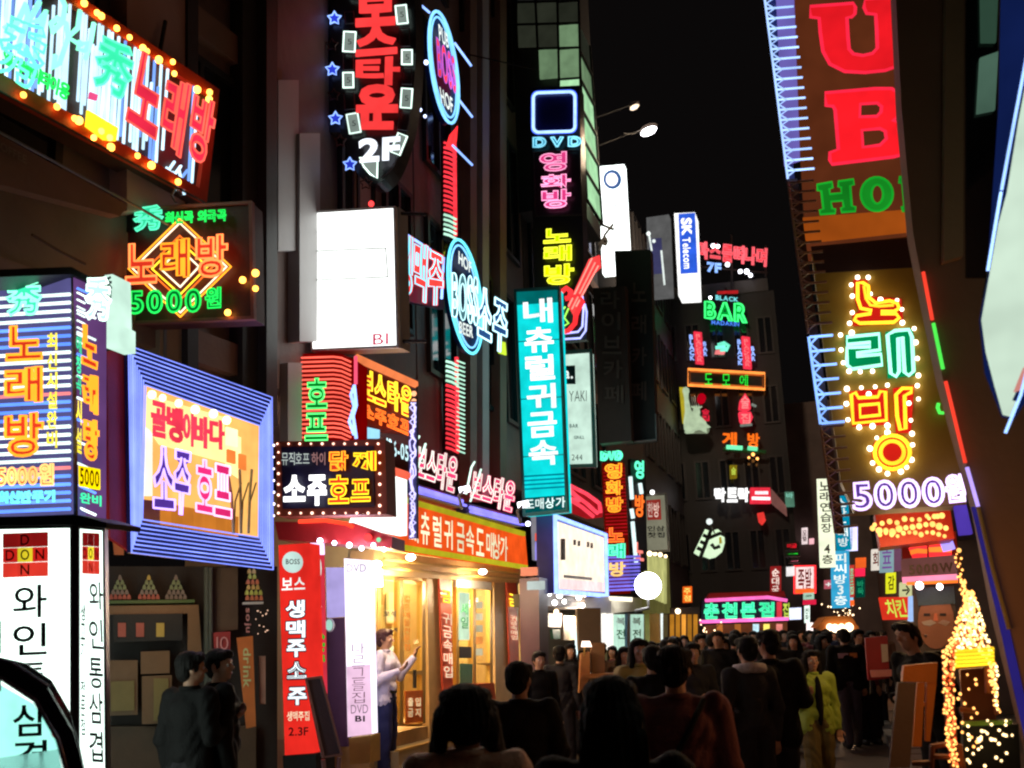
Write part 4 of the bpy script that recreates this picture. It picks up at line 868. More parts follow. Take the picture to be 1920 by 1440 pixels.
# pub with green syllables at the end
p = Pl(1400, 1145, 33, -4)
s = Sign('pub_board', 'black board with four green neon syllables between pink light tubes, over the crowd', 'sign', p, 1400, 1170)
s.poly('panel', [(1316, 1126), (1476, 1120), (1478, 1164), (1314, 1168)], df('night_panel', (.02, .015, .06), .4), .4)
for c, x in zip('춘천본점', (1320, 1354, 1389, 1423)): s.txt(c, q4(x, 1131-(x-1320)*.02, x+28, 1160-(x-1320)*.03), E('teal_glow', (.02, .9, .35), 1.05), E('teal_lt', (.1, 1, .5), 1.3), .02, .02, .05, .08)
s.poly('red_part', [(1457, 1128), (1466, 1128), (1466, 1162), (1457, 1162)], E('redcol', (.9, .05, .08), .9), .1, .08); s.txt('집', q4(1468, 1130, 1480, 1158), E('limey', (.7, .9, .1), .9), None, off=.08, h=.05)
s.tube('pink_tube', [(1322, 1126), (1440, 1120), (1476, 1126)], E('pinktube', (1, .15, .5), 1.6), .055, off=.12); s.tube('pink_tube', [(1312, 1166), (1478, 1160)], E('pinktube', (1, .15, .5), 1.6), .055, off=.12)
s.poly('awning', [(1330, 1112), (1470, 1108), (1474, 1120), (1322, 1126)], df('maroon_paint', (.35, .02, .02), .3), .4, -.05)
s.poly('lit_room', [(1322, 1172), (1476, 1166), (1476, 1290), (1322, 1290)], E('roomwarm', (.35, .10, .04), .35), .1, -.4)
for x, m in ((1418, E('coolpane', (.6, .9, 1), 1.2)), (1438, E('yellowpane', (1, .8, .15), 1.2)), (1462, E('rosepane', (1, .3, .25), .9)), (1350, E('amberpane', (.8, .25, .05), .6)), (1384, E('amberpane', (.8, .25, .05), .6))): s.poly('lit_pane', q4(x-6, 1170, x+5, 1186, 0), m, .05, -.25)
# ------------- middle distance left: blue edged lightbox, film room columns, globe
s = Sign('blue_edged_lightbox', 'cream lightbox edged with blue neon above the side street entrance', 'sign', Pl(1090, 1045, 18.2, 72.5), 1090, 1118)
s.poly('box', [(1038, 964), (1138, 1001), (1141, 1120), (1041, 1112)], df('navy_panel', (.04, .04, .18), .35), .3)
s.poly('face', [(1047, 978), (1132, 1008), (1134, 1110), (1050, 1104)], E('creamface', (1, .86, .68), 1.25), .03, .02)
s.tube('neon_tube', [(1041, 968), (1136, 1003), (1138, 1117), (1043, 1109)], E('periwinkle2', (.25, .38, 1), 2.2), .04, True, .06)
s.poly('lower_glow', [(1050, 1085), (1134, 1092), (1134, 1110), (1050, 1104)], E('pinkwash', (1, .72, .72), 1.2), .01, .03)
for k, x in enumerate((1052, 1076, 1084, 1101, 1108)): s.poly('printed_mark', q4(x, 1010+k*2, x+(8 if k == 0 else 4), 1050+k*2 if k == 0 else 1020+k*2), df('dull_brown', (.3, .18, .12), .6), .01, .04)
s.poly('printed_strip', [(1058, 1078), (1110, 1083), (1110, 1088), (1058, 1083)], df('dull_brown', (.3, .18, .12), .6), .01, .04)
s = Sign('small_poster_box', 'small lightbox with red and lilac bands hanging below the foot of the turquoise sign', 'sign', Pl(1012, 1010, 16.9, -17.5), 1012, 1055)
s.poly('box', [(995, 968), (1032, 965), (1035, 1053), (998, 1050)], E('greyface', (.38, .36, .42), .7), .2)
for q, m in ((q4(1006, 968, 1030, 990, -1), E('pinkwash', (1, .72, .72), 1.2)), (q4(1003, 1000, 1033, 1014, -1), E('redband', (1, .1, .05), .9)), (q4(1003, 1016, 1034, 1050, -1), E('lilacband', (.35, .3, .95), .9))): s.poly('band', q, m, .02, .02)
s.txt('보석', q4(1008, 970, 1028, 984), gp, None, off=.03, h=.01); s.txt('금은', q4(1012, 1022, 1030, 1042), eWs, None, off=.03, h=.01); s.bulbs([(990, 982)], E('downlight', (.75, .75, 1), 10.0), .05, .05, 'lamp')
s = Sign('red_neon_canoe', 'red curved neon shape behind the turquoise sign', 'neon sign', Pl(1098, 940, 19, 60), 1098, 975)
s.poly('hull', [(1062, 902), (1090, 920), (1120, 934), (1131, 950), (1130, 970), (1114, 972), (1088, 962), (1062, 950)], E('hullred', (.45, .01, .015), .7), .15)
s.tubes('neon_tube', [[(1064, 908), (1100, 926), (1124, 944), (1126, 962)], [(1066, 920), (1100, 944), (1120, 962)], [(1064, 934), (1090, 950), (1112, 968)], [(1066, 916), (1080, 930), (1086, 938), (1066, 936)]], E('rosered2', (1, .06, .1), 1.4), .04, off=.05)
# film room column
s = Sign('film_karaoke_column', 'slim column sign with teal, orange and red neon syllables and blue stripes at its foot', 'sign', Pl(1155, 980, 20.5, -17.5), 1155, 1115)
s.poly('panel', [(1128, 868), (1166, 866), (1178, 1112), (1138, 1114)], E('redback2', (.25, .005, .0), .5), .25)
for i in range(20):
    y = 880+i*6.5; s.tube('stripe_tube', [(1131+i*.3, y), (1172+i*.25, y-2)], E('redstripe', (.7, .01, .02), .6), .012, off=.03, sides=4)
for i in range(10):
    y = 1046+i*6.8; s.tube('stripe_tube', [(1137, y), (1200, y-3)], E('violetstripe', (.22, .18, .9), 1.0), .022, off=.03, sides=4)
s.txt('DVD', q4(1127, 847, 1166, 863, -1), E('tealchan', (.0, .6, .35), .8), eT, .02, .03, .05, .04, gap=.06)
for c, y, m, t in (('영', 870, ch, eOY), ('화', 902, ch, eOY), ('방', 933, ch, eOY), ('노', 990, ch, eO), ('래', 1020, E('tealchan', (.0, .6, .35), .8), eT), ('방', 1054, E('yellowhot', (1, .62, .2), 1.2), None)):
    l = (y-870)*.04; s.txt(c, q4(1135+l, y, 1165+l, y+(27 if y != 990 else 26), -1), m, t, .016, .04, .05, .05)
s = Sign('edge_on_sign', 'column sign seen edge on, with a dotted white line and teal and orange syllables', 'sign', Pl(1190, 980, 21, 30), 1190, 1080)
s.poly('panel', [(1182, 860), (1210, 864), (1214, 1070), (1188, 1074)], dk, .1)
s.tubes('edge_tube', [[(1182, 894), (1185, 936)], [(1184, 954), (1187, 972)], [(1186, 978), (1193, 1056)], [(1200, 906), (1203, 926)]], E('edgewhite', (.75, .95, .95), 1.5), .045, off=.05)
for c, q, m in (('영', q4(1190, 862, 1207, 896, 2), eT), ('방', q4(1191, 926, 1208, 968, 2), eO), ('노', q4(1192, 1016, 1207, 1050, 2), E('salm2', (1, .25, .2), 1.1))): s.txt(c, q, m, None, bold=.04, off=.06, h=.03)
s = Sign('beige_stamp_sign', 'beige lightbox with a red square stamp and dark lettering behind the slim column', 'sign', Pl(1228, 980, 22, -17.5), 1228, 1035)
s.poly('box', [(1206, 929), (1248, 926), (1254, 1032), (1212, 1035)], E('beigebox', (.30, .29, .20), .75), .2); s.frame('edge', [(1204, 927), (1250, 924), (1256, 1034), (1210, 1037)], [(1208, 931), (1246, 928), (1252, 1030), (1214, 1033)], df('bronze_edge', (.2, .16, .12), .4, .3), .04, .02)
s.poly('stamp', [(1212, 938), (1238, 936), (1240, 974), (1214, 975)], E('stampred', (.45, .04, .03), .7), .02, .02); s.txt('한방', q4(1214, 942, 1236, 970), E('pinkpale', (.9, .6, .5), .8), None, off=.03, h=.01)
s.txt('인삼', q4(1214, 986, 1246, 996), bk, None, off=.01, h=.01); s.txt('찻집', q4(1214, 998, 1246, 1008), bk, None, off=.01, h=.01); s.bulbs([(1223, 923)], eW, .05, .1, 'lamp')
s = Sign('yellow_awning', 'pale yellow striped canopy with small lamps beneath the beige lightbox', 'awning', Pl(1230, 1090, 22.5, 72.5), 1230, 1160)
for i in range(8): s.poly('slat', q4(1213+i*4.8, 1040+i*1, 1216.6+i*4.8, 1118+i*2), E('yellowslat', (.62, .62, .22), .8), .06, .03)
s.poly('backing', [(1210, 1040), (1254, 1046), (1258, 1150), (1214, 1150)], E('oliveback', (.20, .18, .05), .5), .1); s.bulbs([(1218, 1038), (1228, 1038), (1238, 1040), (1248, 1043)], eWW, .05, .08, 'lamp')
s = Sign('globe_lamp', 'bright white glowing globe above the side street entrance', 'lamp', Pl(1215, 1098, 19.3, 0), 1215, 1126)
mb = MB(); mb.ball(s.pl.at(1215, 1098), .25, 24, 16); s.add('globe', mb, E('globewhite', (1, 1, 1), 14.0), smooth=True); s.tube('arm', [(1215, 1124), (1216, 1140), (1190, 1146)], gm, .03, off=0)
# side street entrance canopy, lit room behind
s = Sign('entrance', 'lit entrance below the globe with a pale fascia and white poster lit doorway', 'entrance', Pl(1180, 1200, 20.5, 72.5), 1180, 1270)
s.poly('fascia', [(1146, 1118), (1250, 1124), (1250, 1140), (1146, 1150)], df('cream_metal', (.6, .55, .42), .4), .5); s.poly('fascia_light', [(1146, 1118), (1186, 1120), (1186, 1128), (1148, 1126)], E('creamlamp', (1, .9, .7), 1.6), .05, .02)
s.poly('back', [(1130, 1150), (1256, 1152), (1256, 1290), (1130, 1290)], E('olive_roomglow', (.20, .15, .06), .45), .1, -.3)  # back wall glows on its own in place of room light
s.poly('lit_poster', [(1132, 1150), (1150, 1148), (1150, 1218), (1132, 1218)], E('posterwhite', (1, .95, .85), 1.4), .05, -.1)
for x in (1152, 1182): s.poly('door_pane', q4(x, 1152, x+25, 1226, 0), E('mintpane', (.55, .85, .68), .9), .05, -.1); s.txt('전', q4(x+4, 1180, x+20, 1198), df('green_print', (.05, .3, .12), .6), None, off=-.09, h=.01); s.txt('복', q4(x+4, 1158, x+20, 1172), gp, None, off=-.09, h=.01)
s.poly('post', [(1176, 1150), (1182, 1150), (1182, 1230), (1176, 1230)], df('steel_blue', (.05, .1, .15), .4), .05, -.02)
s.poly('yellow_post', [(1217, 1150), (1238, 1150), (1240, 1226), (1219, 1226)], dfm('tanlit', (.35, .25, .08), .7), .1, -.0); s.poly('white_strip', [(1240, 1150), (1243, 1150), (1243, 1200), (1240, 1200)], eWs, .02, .01)
s = Sign('amber_curtains', 'amber glowing hangings under a dark porch right of the globe entrance', 'curtain', Pl(1275, 1180, 24, -10), 1275, 1220)
for i in range(5): s.poly('fold', q4(1256+i*11, 1152, 1264+i*11, 1212+(i % 2)*8), E('amberfold', (.55, .22, .02), .8) if i != 2 else E('amberfold2', (1, .4, .05), 1.0), .1, .04*(i % 2))
s.poly('back', [(1252, 1140), (1312, 1138), (1312, 1226), (1252, 1226)], df('umber', (.05, .028, .024), .5), .1, -.05); s.bulbs([(1271, 1146)], eWW, .07, .1, 'lamp')
s = Sign('orange_small_sign', 'small glowing orange sign left of the green lettered board', 'sign', Pl(1288, 1115, 26, -12), 1288, 1130)
s.poly('box', q4(1280, 1100, 1297, 1130, -1), E('orangehot2', (1, .14, .01), 1.1), .2); s.txt('주점', q4(1282, 1102, 1295, 1128), E('yellowpane', (1, .8, .15), 1.2), None, off=.02, h=.01, vert=True)
s = Sign('small_tree', 'small bare tree wound with tiny white lights at the left of the pub entrance', 'tree', Pl(1325, 1200, 26, 0), 1325, 1290)
mb = MB(); mb.tube([s.pl.at(1325, 1290), s.pl.at(1326, 1240), s.pl.at(1328, 1200)], .06, None, False, 6, [.08, .05, .02])
rn.seed(11); tips = []
for k in range(16):
    a = s.pl.at(1326, 1250-k*3.5); b = a + Vector((rn.uniform(-.45, .45), rn.uniform(-.3, .3), rn.uniform(.2, .6))); mb.tube([a, (a+b)/2 + Vector((0, 0, .08)), b], .02, None, False, 5, [.025, .015, .006]); tips += [b, (a+b)/2]
s.add('trunk', mb, brn)
bb = MB(); bb.ball((0, 0, 0), .022, 6, 4); me_b = meshof('fairy_light', bb.v, bb.f, True); me_b.materials.append(E('fairywarm', (1, .7, .4), 4.0))
for t in tips: o = bpy.data.objects.new('fairy_light', me_b); C.objects.link(o); o.parent = s.root; o.location = t - s.o
# hanging street lamp in the sky
for lab, x, y, m, sz in (('bright white oval street lamp hanging in the black sky', 1217, 245, E('skylamp', (1, .95, 1), 14.0), 15), ('faint unlit lamp fitting above the bright oval street lamp', 1190, 200, df('lamp_grey', (.5, .5, .5), .4), 9)):
    s = Sign('street_lamp', lab, 'street lamp', Pl(x, y, 26, 0), x, y)
    mb = MB(); vs = s.arc(x, y, sz, sz*.45, n=18, rot=-22)
    mb.prism([s.pl.at(*q) for q in vs], Vector((0, .12, .03))); s.add('lens', mb, m)
    mb = MB(); vs = s.arc(x-1, y-5, sz*1.15, sz*.5, n=18, rot=-22); mb.prism([s.pl.at(*q, -.15) for q in vs], Vector((0, .15, .06))); s.add('housing', mb, dk)
    s.tube('cable', [(x-sz, y-2), (x-110, y+34)], bk, .005, off=-.1)
for lab, x, y in (('small bright spot lamp left of the blue rounded square', 978, 220), ('pale lit rounded cornice piece left of the blue rounded square', 985, 160)):
    s = Sign('wall_piece', lab, 'lamp', Pl(x, y, 22.5, 0), x, y)
    if y == 220: s.poly('head', [(972, 216), (986, 219), (992, 223), (974, 223)], eW, .1)
    else: s.poly('cornice', [(976, 156), (988, 140), (1006, 150), (992, 160), (991, 210), (980, 208)], E('corniceglow', (.20, .20, .12), .5), .3)  # cornice is no lamp; its lit look is put in as glow
# ================================================================ shop on the left
p = Pl(870, 1200, 14.9, 72.5)
s = Sign('jewellery_shop', 'brightly lit yellow jewellery shop front with two glass doorways and red banners on its columns', 'shop', p, 870, 1370)
yl = df('yellow_wall', (.80, .60, .26), .5, 0, .15, 3, .1); gold = df('gold_frame', (.60, .38, .10), .35, .3); tan = df('tan_column', (.62, .40, .18), .5)
def wbox(s, name, pts, z0, z1, mat): mb = MB(); mb.prism([Vector((a, b, z0)) for a, b in pts], Vector((0, 0, z1-z0))); return s.add(name, mb, mat)
def fp(px, off=0.0, y=1200): v = s.pl.at(px, y, off); return v
L0, L1 = fp(690), fp(988); n = s.pl.n
zs, zt = .62, 3.4
P = [L0, L1, L1 - n*1.9, L0 - n*1.9]; xy = lambda v: (v.x, v.y)
wbox(s, 'floor', [xy(q) for q in P], .0, zs, tan); wbox(s, 'back_wall', [xy(L0 - n*1.8), xy(L1 - n*1.8), xy(L1 - n*1.9), xy(L0 - n*1.9)], zs, zt, yl)
wbox(s, 'side_wall', [xy(L0), xy(L0 + s.pl.u*.06), xy(L0 + s.pl.u*.06 - n*2.5), xy(L0 - n*2.5)], zs, zt, yl); wbox(s, 'side_wall', [xy(L1 - s.pl.u*.06), xy(L1), xy(L1 - n*2.5), xy(L1 - s.pl.u*.06 - n*2.5)], zs, zt, yl)
wbox(s, 'ceiling', [xy(L0 + n*.05), xy(L1 + n*.05), xy(L1 - n*1.9), xy(L0 - n*1.9)], zt, zt+.15, yl)
s.poly('soffit', [(700, 1030), (985, 1068), (985, 1094), (700, 1078)], tan, .3, .1)
s.poly('column', [(800, 1060), (848, 1066), (848, 1392), (806, 1390)], tan, .35, .03); s.poly('column', [(926, 1078), (972, 1084), (974, 1350), (930, 1350)], tan, .35, .03); s.poly('column', [(697, 1050), (710, 1050), (710, 1380), (700, 1380)], tan, .3, .03)
for q in ([(824, 1075), (846, 1078), (850, 1322), (832, 1324)], [(950, 1082), (968, 1084), (974, 1250), (956, 1252)]):
    o = s.poly('banner', q, dfm('banner_red', (.75, .04, .015), .6), .03, .08); x0, x1 = q[0][0], q[1][0]
    s.txt('귀금속매입', [(x0+6, q[0][1]+70), (x1+1, q[1][1]+72), (x1+3, q[2][1]-50), (x0+9, q[3][1]-52)], E('peachy', (1, .75, .5), 1.1), None, bold=.01, off=.09, h=.008, vert=True)
    s.txt('♥'[:0] or '금', [(x0+4, q[0][1]+30), (x1, q[1][1]+32), (x1, q[1][1]+54), (x0+5, q[0][1]+54)], E('yellowface', (1, .8, .05), 1.6), None, off=.09, h=.008)
def door(x0, x1, yt, yb, sl, slb):
    q = lambda a, b, c, d: [(x0+(x1-x0)*a, yt+sl*a+(yb-yt)*b), (x0+(x1-x0)*c, yt+sl*c+(yb-yt)*b), (x0+(x1-x0)*c, yt+slb*c+(yb-yt)*d), (x0+(x1-x0)*a, yt+slb*a+(yb-yt)*d)]
    d = s.poly('door_frame', q(0, 0, .07, 1), gold, .08, .04)
    for z in (q(.46, 0, .54, 1), q(.93, 0, 1, 1), q(.07, 0, .93, .03), q(.07, .96, .93, 1), q(.54, .62, .93, .65)): s.poly('door_frame', z, gold, .08, .045)
    s.poly('glass', q(.07, .03, .46, .96), glass('door_glass', (.92, .92, .8), .3), .01, .02); s.poly('glass', q(.54, .03, .93, .96), glass('door_glass', (.92, .92, .8), .3), .01, .02)
    return q
q = door(708, 798, 1078, 1362, 12, -6)
s.poly('notice', [(760, 1296), (793, 1294), (793, 1354), (762, 1356)], dfm('notice_red', (.8, .07, .01), .6), .01, .06)
for i, c in enumerate('출입금지'): s.txt(c, q4(765+(i % 2)*14, 1308+(i//2)*20, 775+(i % 2)*14, 1324+(i//2)*20), E('cream2', (1, .75, .4), .8), None, off=.065, h=.006)
s.txt('보석', q4(720, 1144, 742, 1156, 1), df('ink', (.02, .015, .02), .6), None, off=.05, h=.006); s.txt('시계', q4(725, 1176, 745, 1184, 1), df('ink', (.02, .015, .02), .6), None, off=.05, h=.006)
s.txt('결혼예물전문점', q4(757, 1115, 769, 1220, 1), E('orangeprint', (1, .3, .05), .7), None, off=.05, h=.006, vert=True); s.poly('handle', [(778, 1256), (781, 1256), (781, 1290), (778, 1290)], bk, .03, .09)
q = door(856, 924, 1092, 1330, 8, -4)
s.poly('valance', [(856, 1084), (922, 1092), (922, 1106), (856, 1100)], wht, .05, .08)
s.poly('poster', [(861, 1110), (880, 1112), (880, 1200), (861, 1200)], E('postergreenwhite', (.75, 1, .7), 1.0), .01, .05); s.txt('세일', q4(864, 1130, 878, 1180), df('green_print', (.05, .3, .12), .6), None, off=.055, h=.005, vert=True)
s.poly('poster', [(862, 1212), (884, 1213), (884, 1234), (862, 1234)], bk, .01, .05); s.poly('poster', [(863, 1244), (886, 1245), (886, 1286), (863, 1286)], df('green_poster', (.05, .2, .14), .5), .01, .05)
for i in range(5): s.poly('sticker', q4(893, 1128+i*22, 905, 1141+i*22), E('paperwarm', (.9, .8, .5), .7) if i != 3 else E('paperorange', (1, .35, .08), .9), .01, .05)
s.poly('stand', [(897, 1282), (927, 1280), (930, 1312), (904, 1312)], dfm('stand_red', (.9, .06, .02), .7), .3, .35)
# goods in the shop: glass counters with trays
for k in range(4):
    a = L0 + s.pl.u*(.6+k*1.35) - n*1.1; mb = MB(); u = s.pl.u
    mb.prism([Vector((*xy(a), zs)), Vector((*xy(a+u*1.1), zs)), Vector((*xy(a+u*1.1-n*.45), zs)), Vector((*xy(a-n*.45), zs))], Vector((0, 0, .95))); s.add('counter', mb, df('counter_wood', (.35, .2, .08), .4))
    mb = MB()
    for j in range(7): c = a+u*(.1+j*.14)-n*.2; mb.ball((c.x, c.y, zs+1.0), .04, 6, 4)
    s.add('jewellery', mb, E('gems', (1, .9, .6), 2.5))
for k in range(10):
    a = L0 + s.pl.u*(.35+k*.56) - n*1.74; mb = MB(); h_ = 1.2+rn.random()*.5; mb.prism([Vector((*xy(a), zs+h_)), Vector((*xy(a+s.pl.u*.36), zs+h_)), Vector((*xy(a+s.pl.u*.36+n*.05), zs+h_)), Vector((*xy(a+n*.05), zs+h_))], Vector((0, 0, .5))); s.add('picture', mb, df('pic%d' % (k % 3), ((.6, .2, .05), (.7, .65, .4), (.2, .3, .1))[k % 3], .4))
def lamp(name, loc, energy, col, size=.6, size_y=None, rot=None, typ='AREA', parent=None):
    ld = bpy.data.lights.new(name, typ); ld.energy = energy; ld.color = col
    if typ == 'AREA': ld.size = size; ld.shape = 'RECTANGLE'; ld.size_y = size_y or size
    else: ld.shadow_soft_size = size
    o = bpy.data.objects.new(name, ld); C.objects.link(o); o.location = loc
    if rot: o.rotation_euler = rot
    return o
mid = (L0+L1)/2 - n*1.2
for f in (.2, .5, .8):
    a = L0.lerp(L1, f) - n*.8; lamp('ceiling_light', (a.x, a.y, zt-.5), 210, (1, .84, .52), .15, typ='POINT')
for x, y in ((706, 1058), (770, 1045), (905, 1072)):
    v = s.pl.at(x, y, .4); mb = MB(); mb.ball(v, .06, 10, 6, (1, 1, .7)); s.add('spot_bulb', mb, E('spotpink', (1, .8, .75), 12.0), smooth=True)
    ld = lamp('spotlight', v - Vector((0, 0, .25)), 55, (1, .72, .42), .1, typ='POINT')
s.tubes('soffit_rail', [[(716, 1064), (860, 1078), (985, 1086)], [(720, 1048), (985, 1078)]], gold, .02, off=.25)
s.poly('door_lamp', [(704, 1056), (716, 1056), (718, 1100), (706, 1100)], E('hotwhite', (1, .9, .95), 6.0), .03, .12)
# steps
st_ = Sign('steps', 'pale stone steps leading up to the lit jewellery shop', 'steps', p, 780, 1400)
for k in range(4):
    a0 = fp(704) - s.pl.u*.1; a1 = fp(986); z = zs - .155*(k+1) + .0; o0 = .02+.3*k; o1 = .3*(k+1) + .02
    mb = MB(); mb.prism([Vector((*xy(a0+n*o0), 0)), Vector((*xy(a1+n*o0), 0)), Vector((*xy(a1+n*o1), 0)), Vector((*xy(a0+n*o1), 0))], Vector((0, 0, z))); st_.add('step', mb, df('step_stone', (.30, .22, .12), .4, 0, .2, 5, .2))
    mb = MB(); mb.prism([Vector((*xy(a0+n*(o1-.05)), z+.003)), Vector((*xy(a1+n*(o1-.05)), z+.003)), Vector((*xy(a1+n*(o1+.012)), z+.003)), Vector((*xy(a0+n*(o1+.012)), z+.003))], Vector((0, 0, .02))); st_.add('nosing', mb, gold)
# B1 white standing panel, red column, sandwich board
s = Sign('standing_lightbox', 'tall slim white standing lightbox marked B1 in black beside the man in the white shirt', 'sign', Pl(670, 1200, 11.2, -17.5), 670, 1385)
s.poly('box', [(645, 1047), (690, 1050), (697, 1376), (652, 1382)], E('pinkwhitebox', (.95, .86, 1), 1.5), .15); s.poly('lower', [(650, 1250), (694, 1246), (697, 1376), (652, 1382)], E('pinkbox', (.85, .55, .75), 1.1), .005, .006)
s.txt('B1', q4(666, 1342, 684, 1353, 0), df('ink', (.02, .015, .02), .6), None, bold=.03, off=.02, h=.004); s.txt('DVD', q4(650, 1058, 686, 1072, 0), gp, None, bold=-.01, off=.01, h=.003); s.txt('DVD', q4(658, 1322, 690, 1338, -1), df('pale_print', (.55, .6, .58), .6), None, bold=-.01, off=.02, h=.003)
s.txt('나르그들집', q4(660, 1205, 684, 1320, -1), df('palepink_print', (.75, .5, .6), .6), None, bold=-.01, off=.02, h=.003, vert=True, each=False); s.poly('foot', [(654, 1384), (694, 1378), (694, 1430), (656, 1434)], gold, .25, -.02)
s = Sign('bar_poster_box', 'lilac backlit poster left of the white standing lightbox', 'sign', Pl(627, 1105, 11.4, -17.5), 627, 1158)
s.poly('box', [(611, 1064), (643, 1064), (642, 1156), (613, 1158)], E('lilacposter', (.50, .42, .85), .8), .1); s.poly('emblem', s.arc(617, 1172, 7, 11, n=12), E('emblem', (.4, .7, .6), .8), .03, .02); s.frame('ring', s.arc(617, 1172, 9, 13, n=12), s.arc(617, 1172, 7, 11, n=12), wht, .02, .03)
s.poly('doorway', [(612, 1160), (645, 1158), (652, 1400), (616, 1400)], df('plum_door', (.10, .05, .10), .4), .1, -.3)
s = Sign('red_column_sign', 'bright red standing column sign with white lettering and a round white badge', 'sign', Pl(555, 1200, 9.4, -17.5), 555, 1420)
s.poly('box', [(522, 1022), (578, 1018), (588, 1412), (534, 1416)], E('redbox', (1, .03, .02), .95), .22)
s.poly('badge', s.arc(548, 1054, 19, 20, n=20), E('badge', (.62, .85, .78), 1.1), .02, .012); s.txt('BOSS', q4(536, 1048, 562, 1058), gp, None, off=.014, h=.003)
s.txt('보스', q4(528, 1084, 572, 1107, -2), eWs, None, bold=.02, off=.012, h=.006)
for c, y in zip('생맥주소주', (1126, 1164, 1200, 1242, 1290)):
    l = (y-1084)*.024; qq = q4(535+l, y, 570+l, y+(32 if c != '소' else 30), -1)
    s.txt(c, qq, df('navy_print', (.02, .01, .08), .4), None, bold=.10, off=.012, h=.004); s.txt(c, qq, E('whitelit3', (.85, .95, 1), 1.4), None, bold=.035, off=.018, h=.008)
s.txt('생맥주집', q4(538, 1334, 580, 1352, -1), E('peachy', (1, .75, .5), 1.1), None, bold=.02, off=.012, h=.006); s.txt('2.3F', q4(541, 1364, 578, 1380, -1), df('darkred_print', (.3, .0, .0), .5), None, bold=.02, off=.012, h=.006)
s.poly('base', [(530, 1417), (592, 1413), (594, 1460), (532, 1464)], bk, .35)
s = Sign('red_side_sign', 'narrow pink and red lit panel with green syllables just behind the red column sign', 'sign', Pl(598, 1150, 9.9, 25), 598, 1330)
s.poly('box', [(582, 1020), (608, 1022), (614, 1300), (590, 1330)], E('rosebox', (.95, .05, .09), .85), .1); s.poly('glow_top', [(582, 1018), (608, 1018), (609, 1040), (583, 1040)], E('glowlilac', (.85, .6, 1), 2.2), .02, .01)
s.poly('badge', s.arc(594, 1066, 9, 26, n=16), E('badge', (.62, .85, .78), 1.1), .02, .012); s.txt('보스', q4(588, 1120, 603, 1160, 0), eWs, None, bold=.03, off=.01, h=.006, vert=True); s.txt('소주', q4(591, 1172, 609, 1256, 0), E('greenlit3', (.02, .9, .05), .5), None, bold=.06, off=.01, h=.006, vert=True)
s = Sign('menu_board', 'leaning dark menu board on a stand in front of the red column sign', 'board', Pl(608, 1345, 8.8, 28), 608, 1420)
s.poly('panel', [(576, 1274), (602, 1270), (640, 1416), (608, 1420)], df('slate_purple', (.10, .07, .10), .35), .05); s.frame('edge', [(573, 1271), (604, 1267), (643, 1416), (605, 1422)], [(577, 1275), (601, 1272), (638, 1413), (609, 1418)], df('pink_steel', (.4, .25, .28), .3, .5), .03, .02)
s.tubes('leg', [[(606, 1424), (610, 1470)], [(636, 1420), (634, 1466)]], df('pink_steel', (.4, .25, .28), .3, .5), .02, off=0)
# dark shop on the left, shut for the night
p = Pl(340, 1250, 8.7, 20)
s = Sign('closed_shop', 'dim closed shop front behind the couple, with pyramid posters, cupboards and an orange banner', 'shop', p, 340, 1430)
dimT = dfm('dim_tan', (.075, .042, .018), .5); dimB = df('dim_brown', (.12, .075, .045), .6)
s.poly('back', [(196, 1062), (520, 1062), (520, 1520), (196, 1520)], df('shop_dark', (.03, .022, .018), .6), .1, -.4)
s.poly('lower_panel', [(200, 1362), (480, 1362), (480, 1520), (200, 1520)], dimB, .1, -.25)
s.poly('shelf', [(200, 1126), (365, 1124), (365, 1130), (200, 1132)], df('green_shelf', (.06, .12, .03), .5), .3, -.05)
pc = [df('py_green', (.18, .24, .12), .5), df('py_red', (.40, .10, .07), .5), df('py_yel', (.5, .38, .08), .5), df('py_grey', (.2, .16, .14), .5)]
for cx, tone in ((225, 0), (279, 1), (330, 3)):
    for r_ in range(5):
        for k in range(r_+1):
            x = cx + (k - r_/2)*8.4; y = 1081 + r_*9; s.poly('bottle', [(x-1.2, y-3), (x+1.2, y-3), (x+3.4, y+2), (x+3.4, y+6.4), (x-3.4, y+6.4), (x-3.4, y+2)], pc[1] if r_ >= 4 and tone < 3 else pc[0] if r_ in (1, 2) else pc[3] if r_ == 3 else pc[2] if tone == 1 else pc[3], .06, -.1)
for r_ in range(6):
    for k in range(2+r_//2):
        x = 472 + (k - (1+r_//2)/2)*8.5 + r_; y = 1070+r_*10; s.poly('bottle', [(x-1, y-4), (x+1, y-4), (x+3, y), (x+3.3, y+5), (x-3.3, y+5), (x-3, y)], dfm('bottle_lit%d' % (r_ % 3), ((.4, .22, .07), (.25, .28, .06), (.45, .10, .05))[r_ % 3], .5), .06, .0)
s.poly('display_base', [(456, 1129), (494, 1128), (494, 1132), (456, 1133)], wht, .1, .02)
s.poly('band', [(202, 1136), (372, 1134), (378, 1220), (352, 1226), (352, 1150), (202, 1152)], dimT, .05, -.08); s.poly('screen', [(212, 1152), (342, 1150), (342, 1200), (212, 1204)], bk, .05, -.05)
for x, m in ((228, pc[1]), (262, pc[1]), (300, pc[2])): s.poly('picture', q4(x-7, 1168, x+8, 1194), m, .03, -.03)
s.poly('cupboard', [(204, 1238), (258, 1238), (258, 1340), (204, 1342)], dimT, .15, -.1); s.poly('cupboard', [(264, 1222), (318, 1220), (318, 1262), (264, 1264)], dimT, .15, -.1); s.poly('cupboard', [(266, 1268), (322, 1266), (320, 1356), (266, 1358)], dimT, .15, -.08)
s.poly('poster', [(208, 1278), (252, 1276), (252, 1332), (208, 1334)], dfm('dim_olive', (.09, .07, .02), .5), .02, -.06); s.poly('poster', [(288, 1272), (316, 1272), (316, 1350), (288, 1352)], dfm('dim_olive', (.09, .07, .02), .5), .02, -.05)
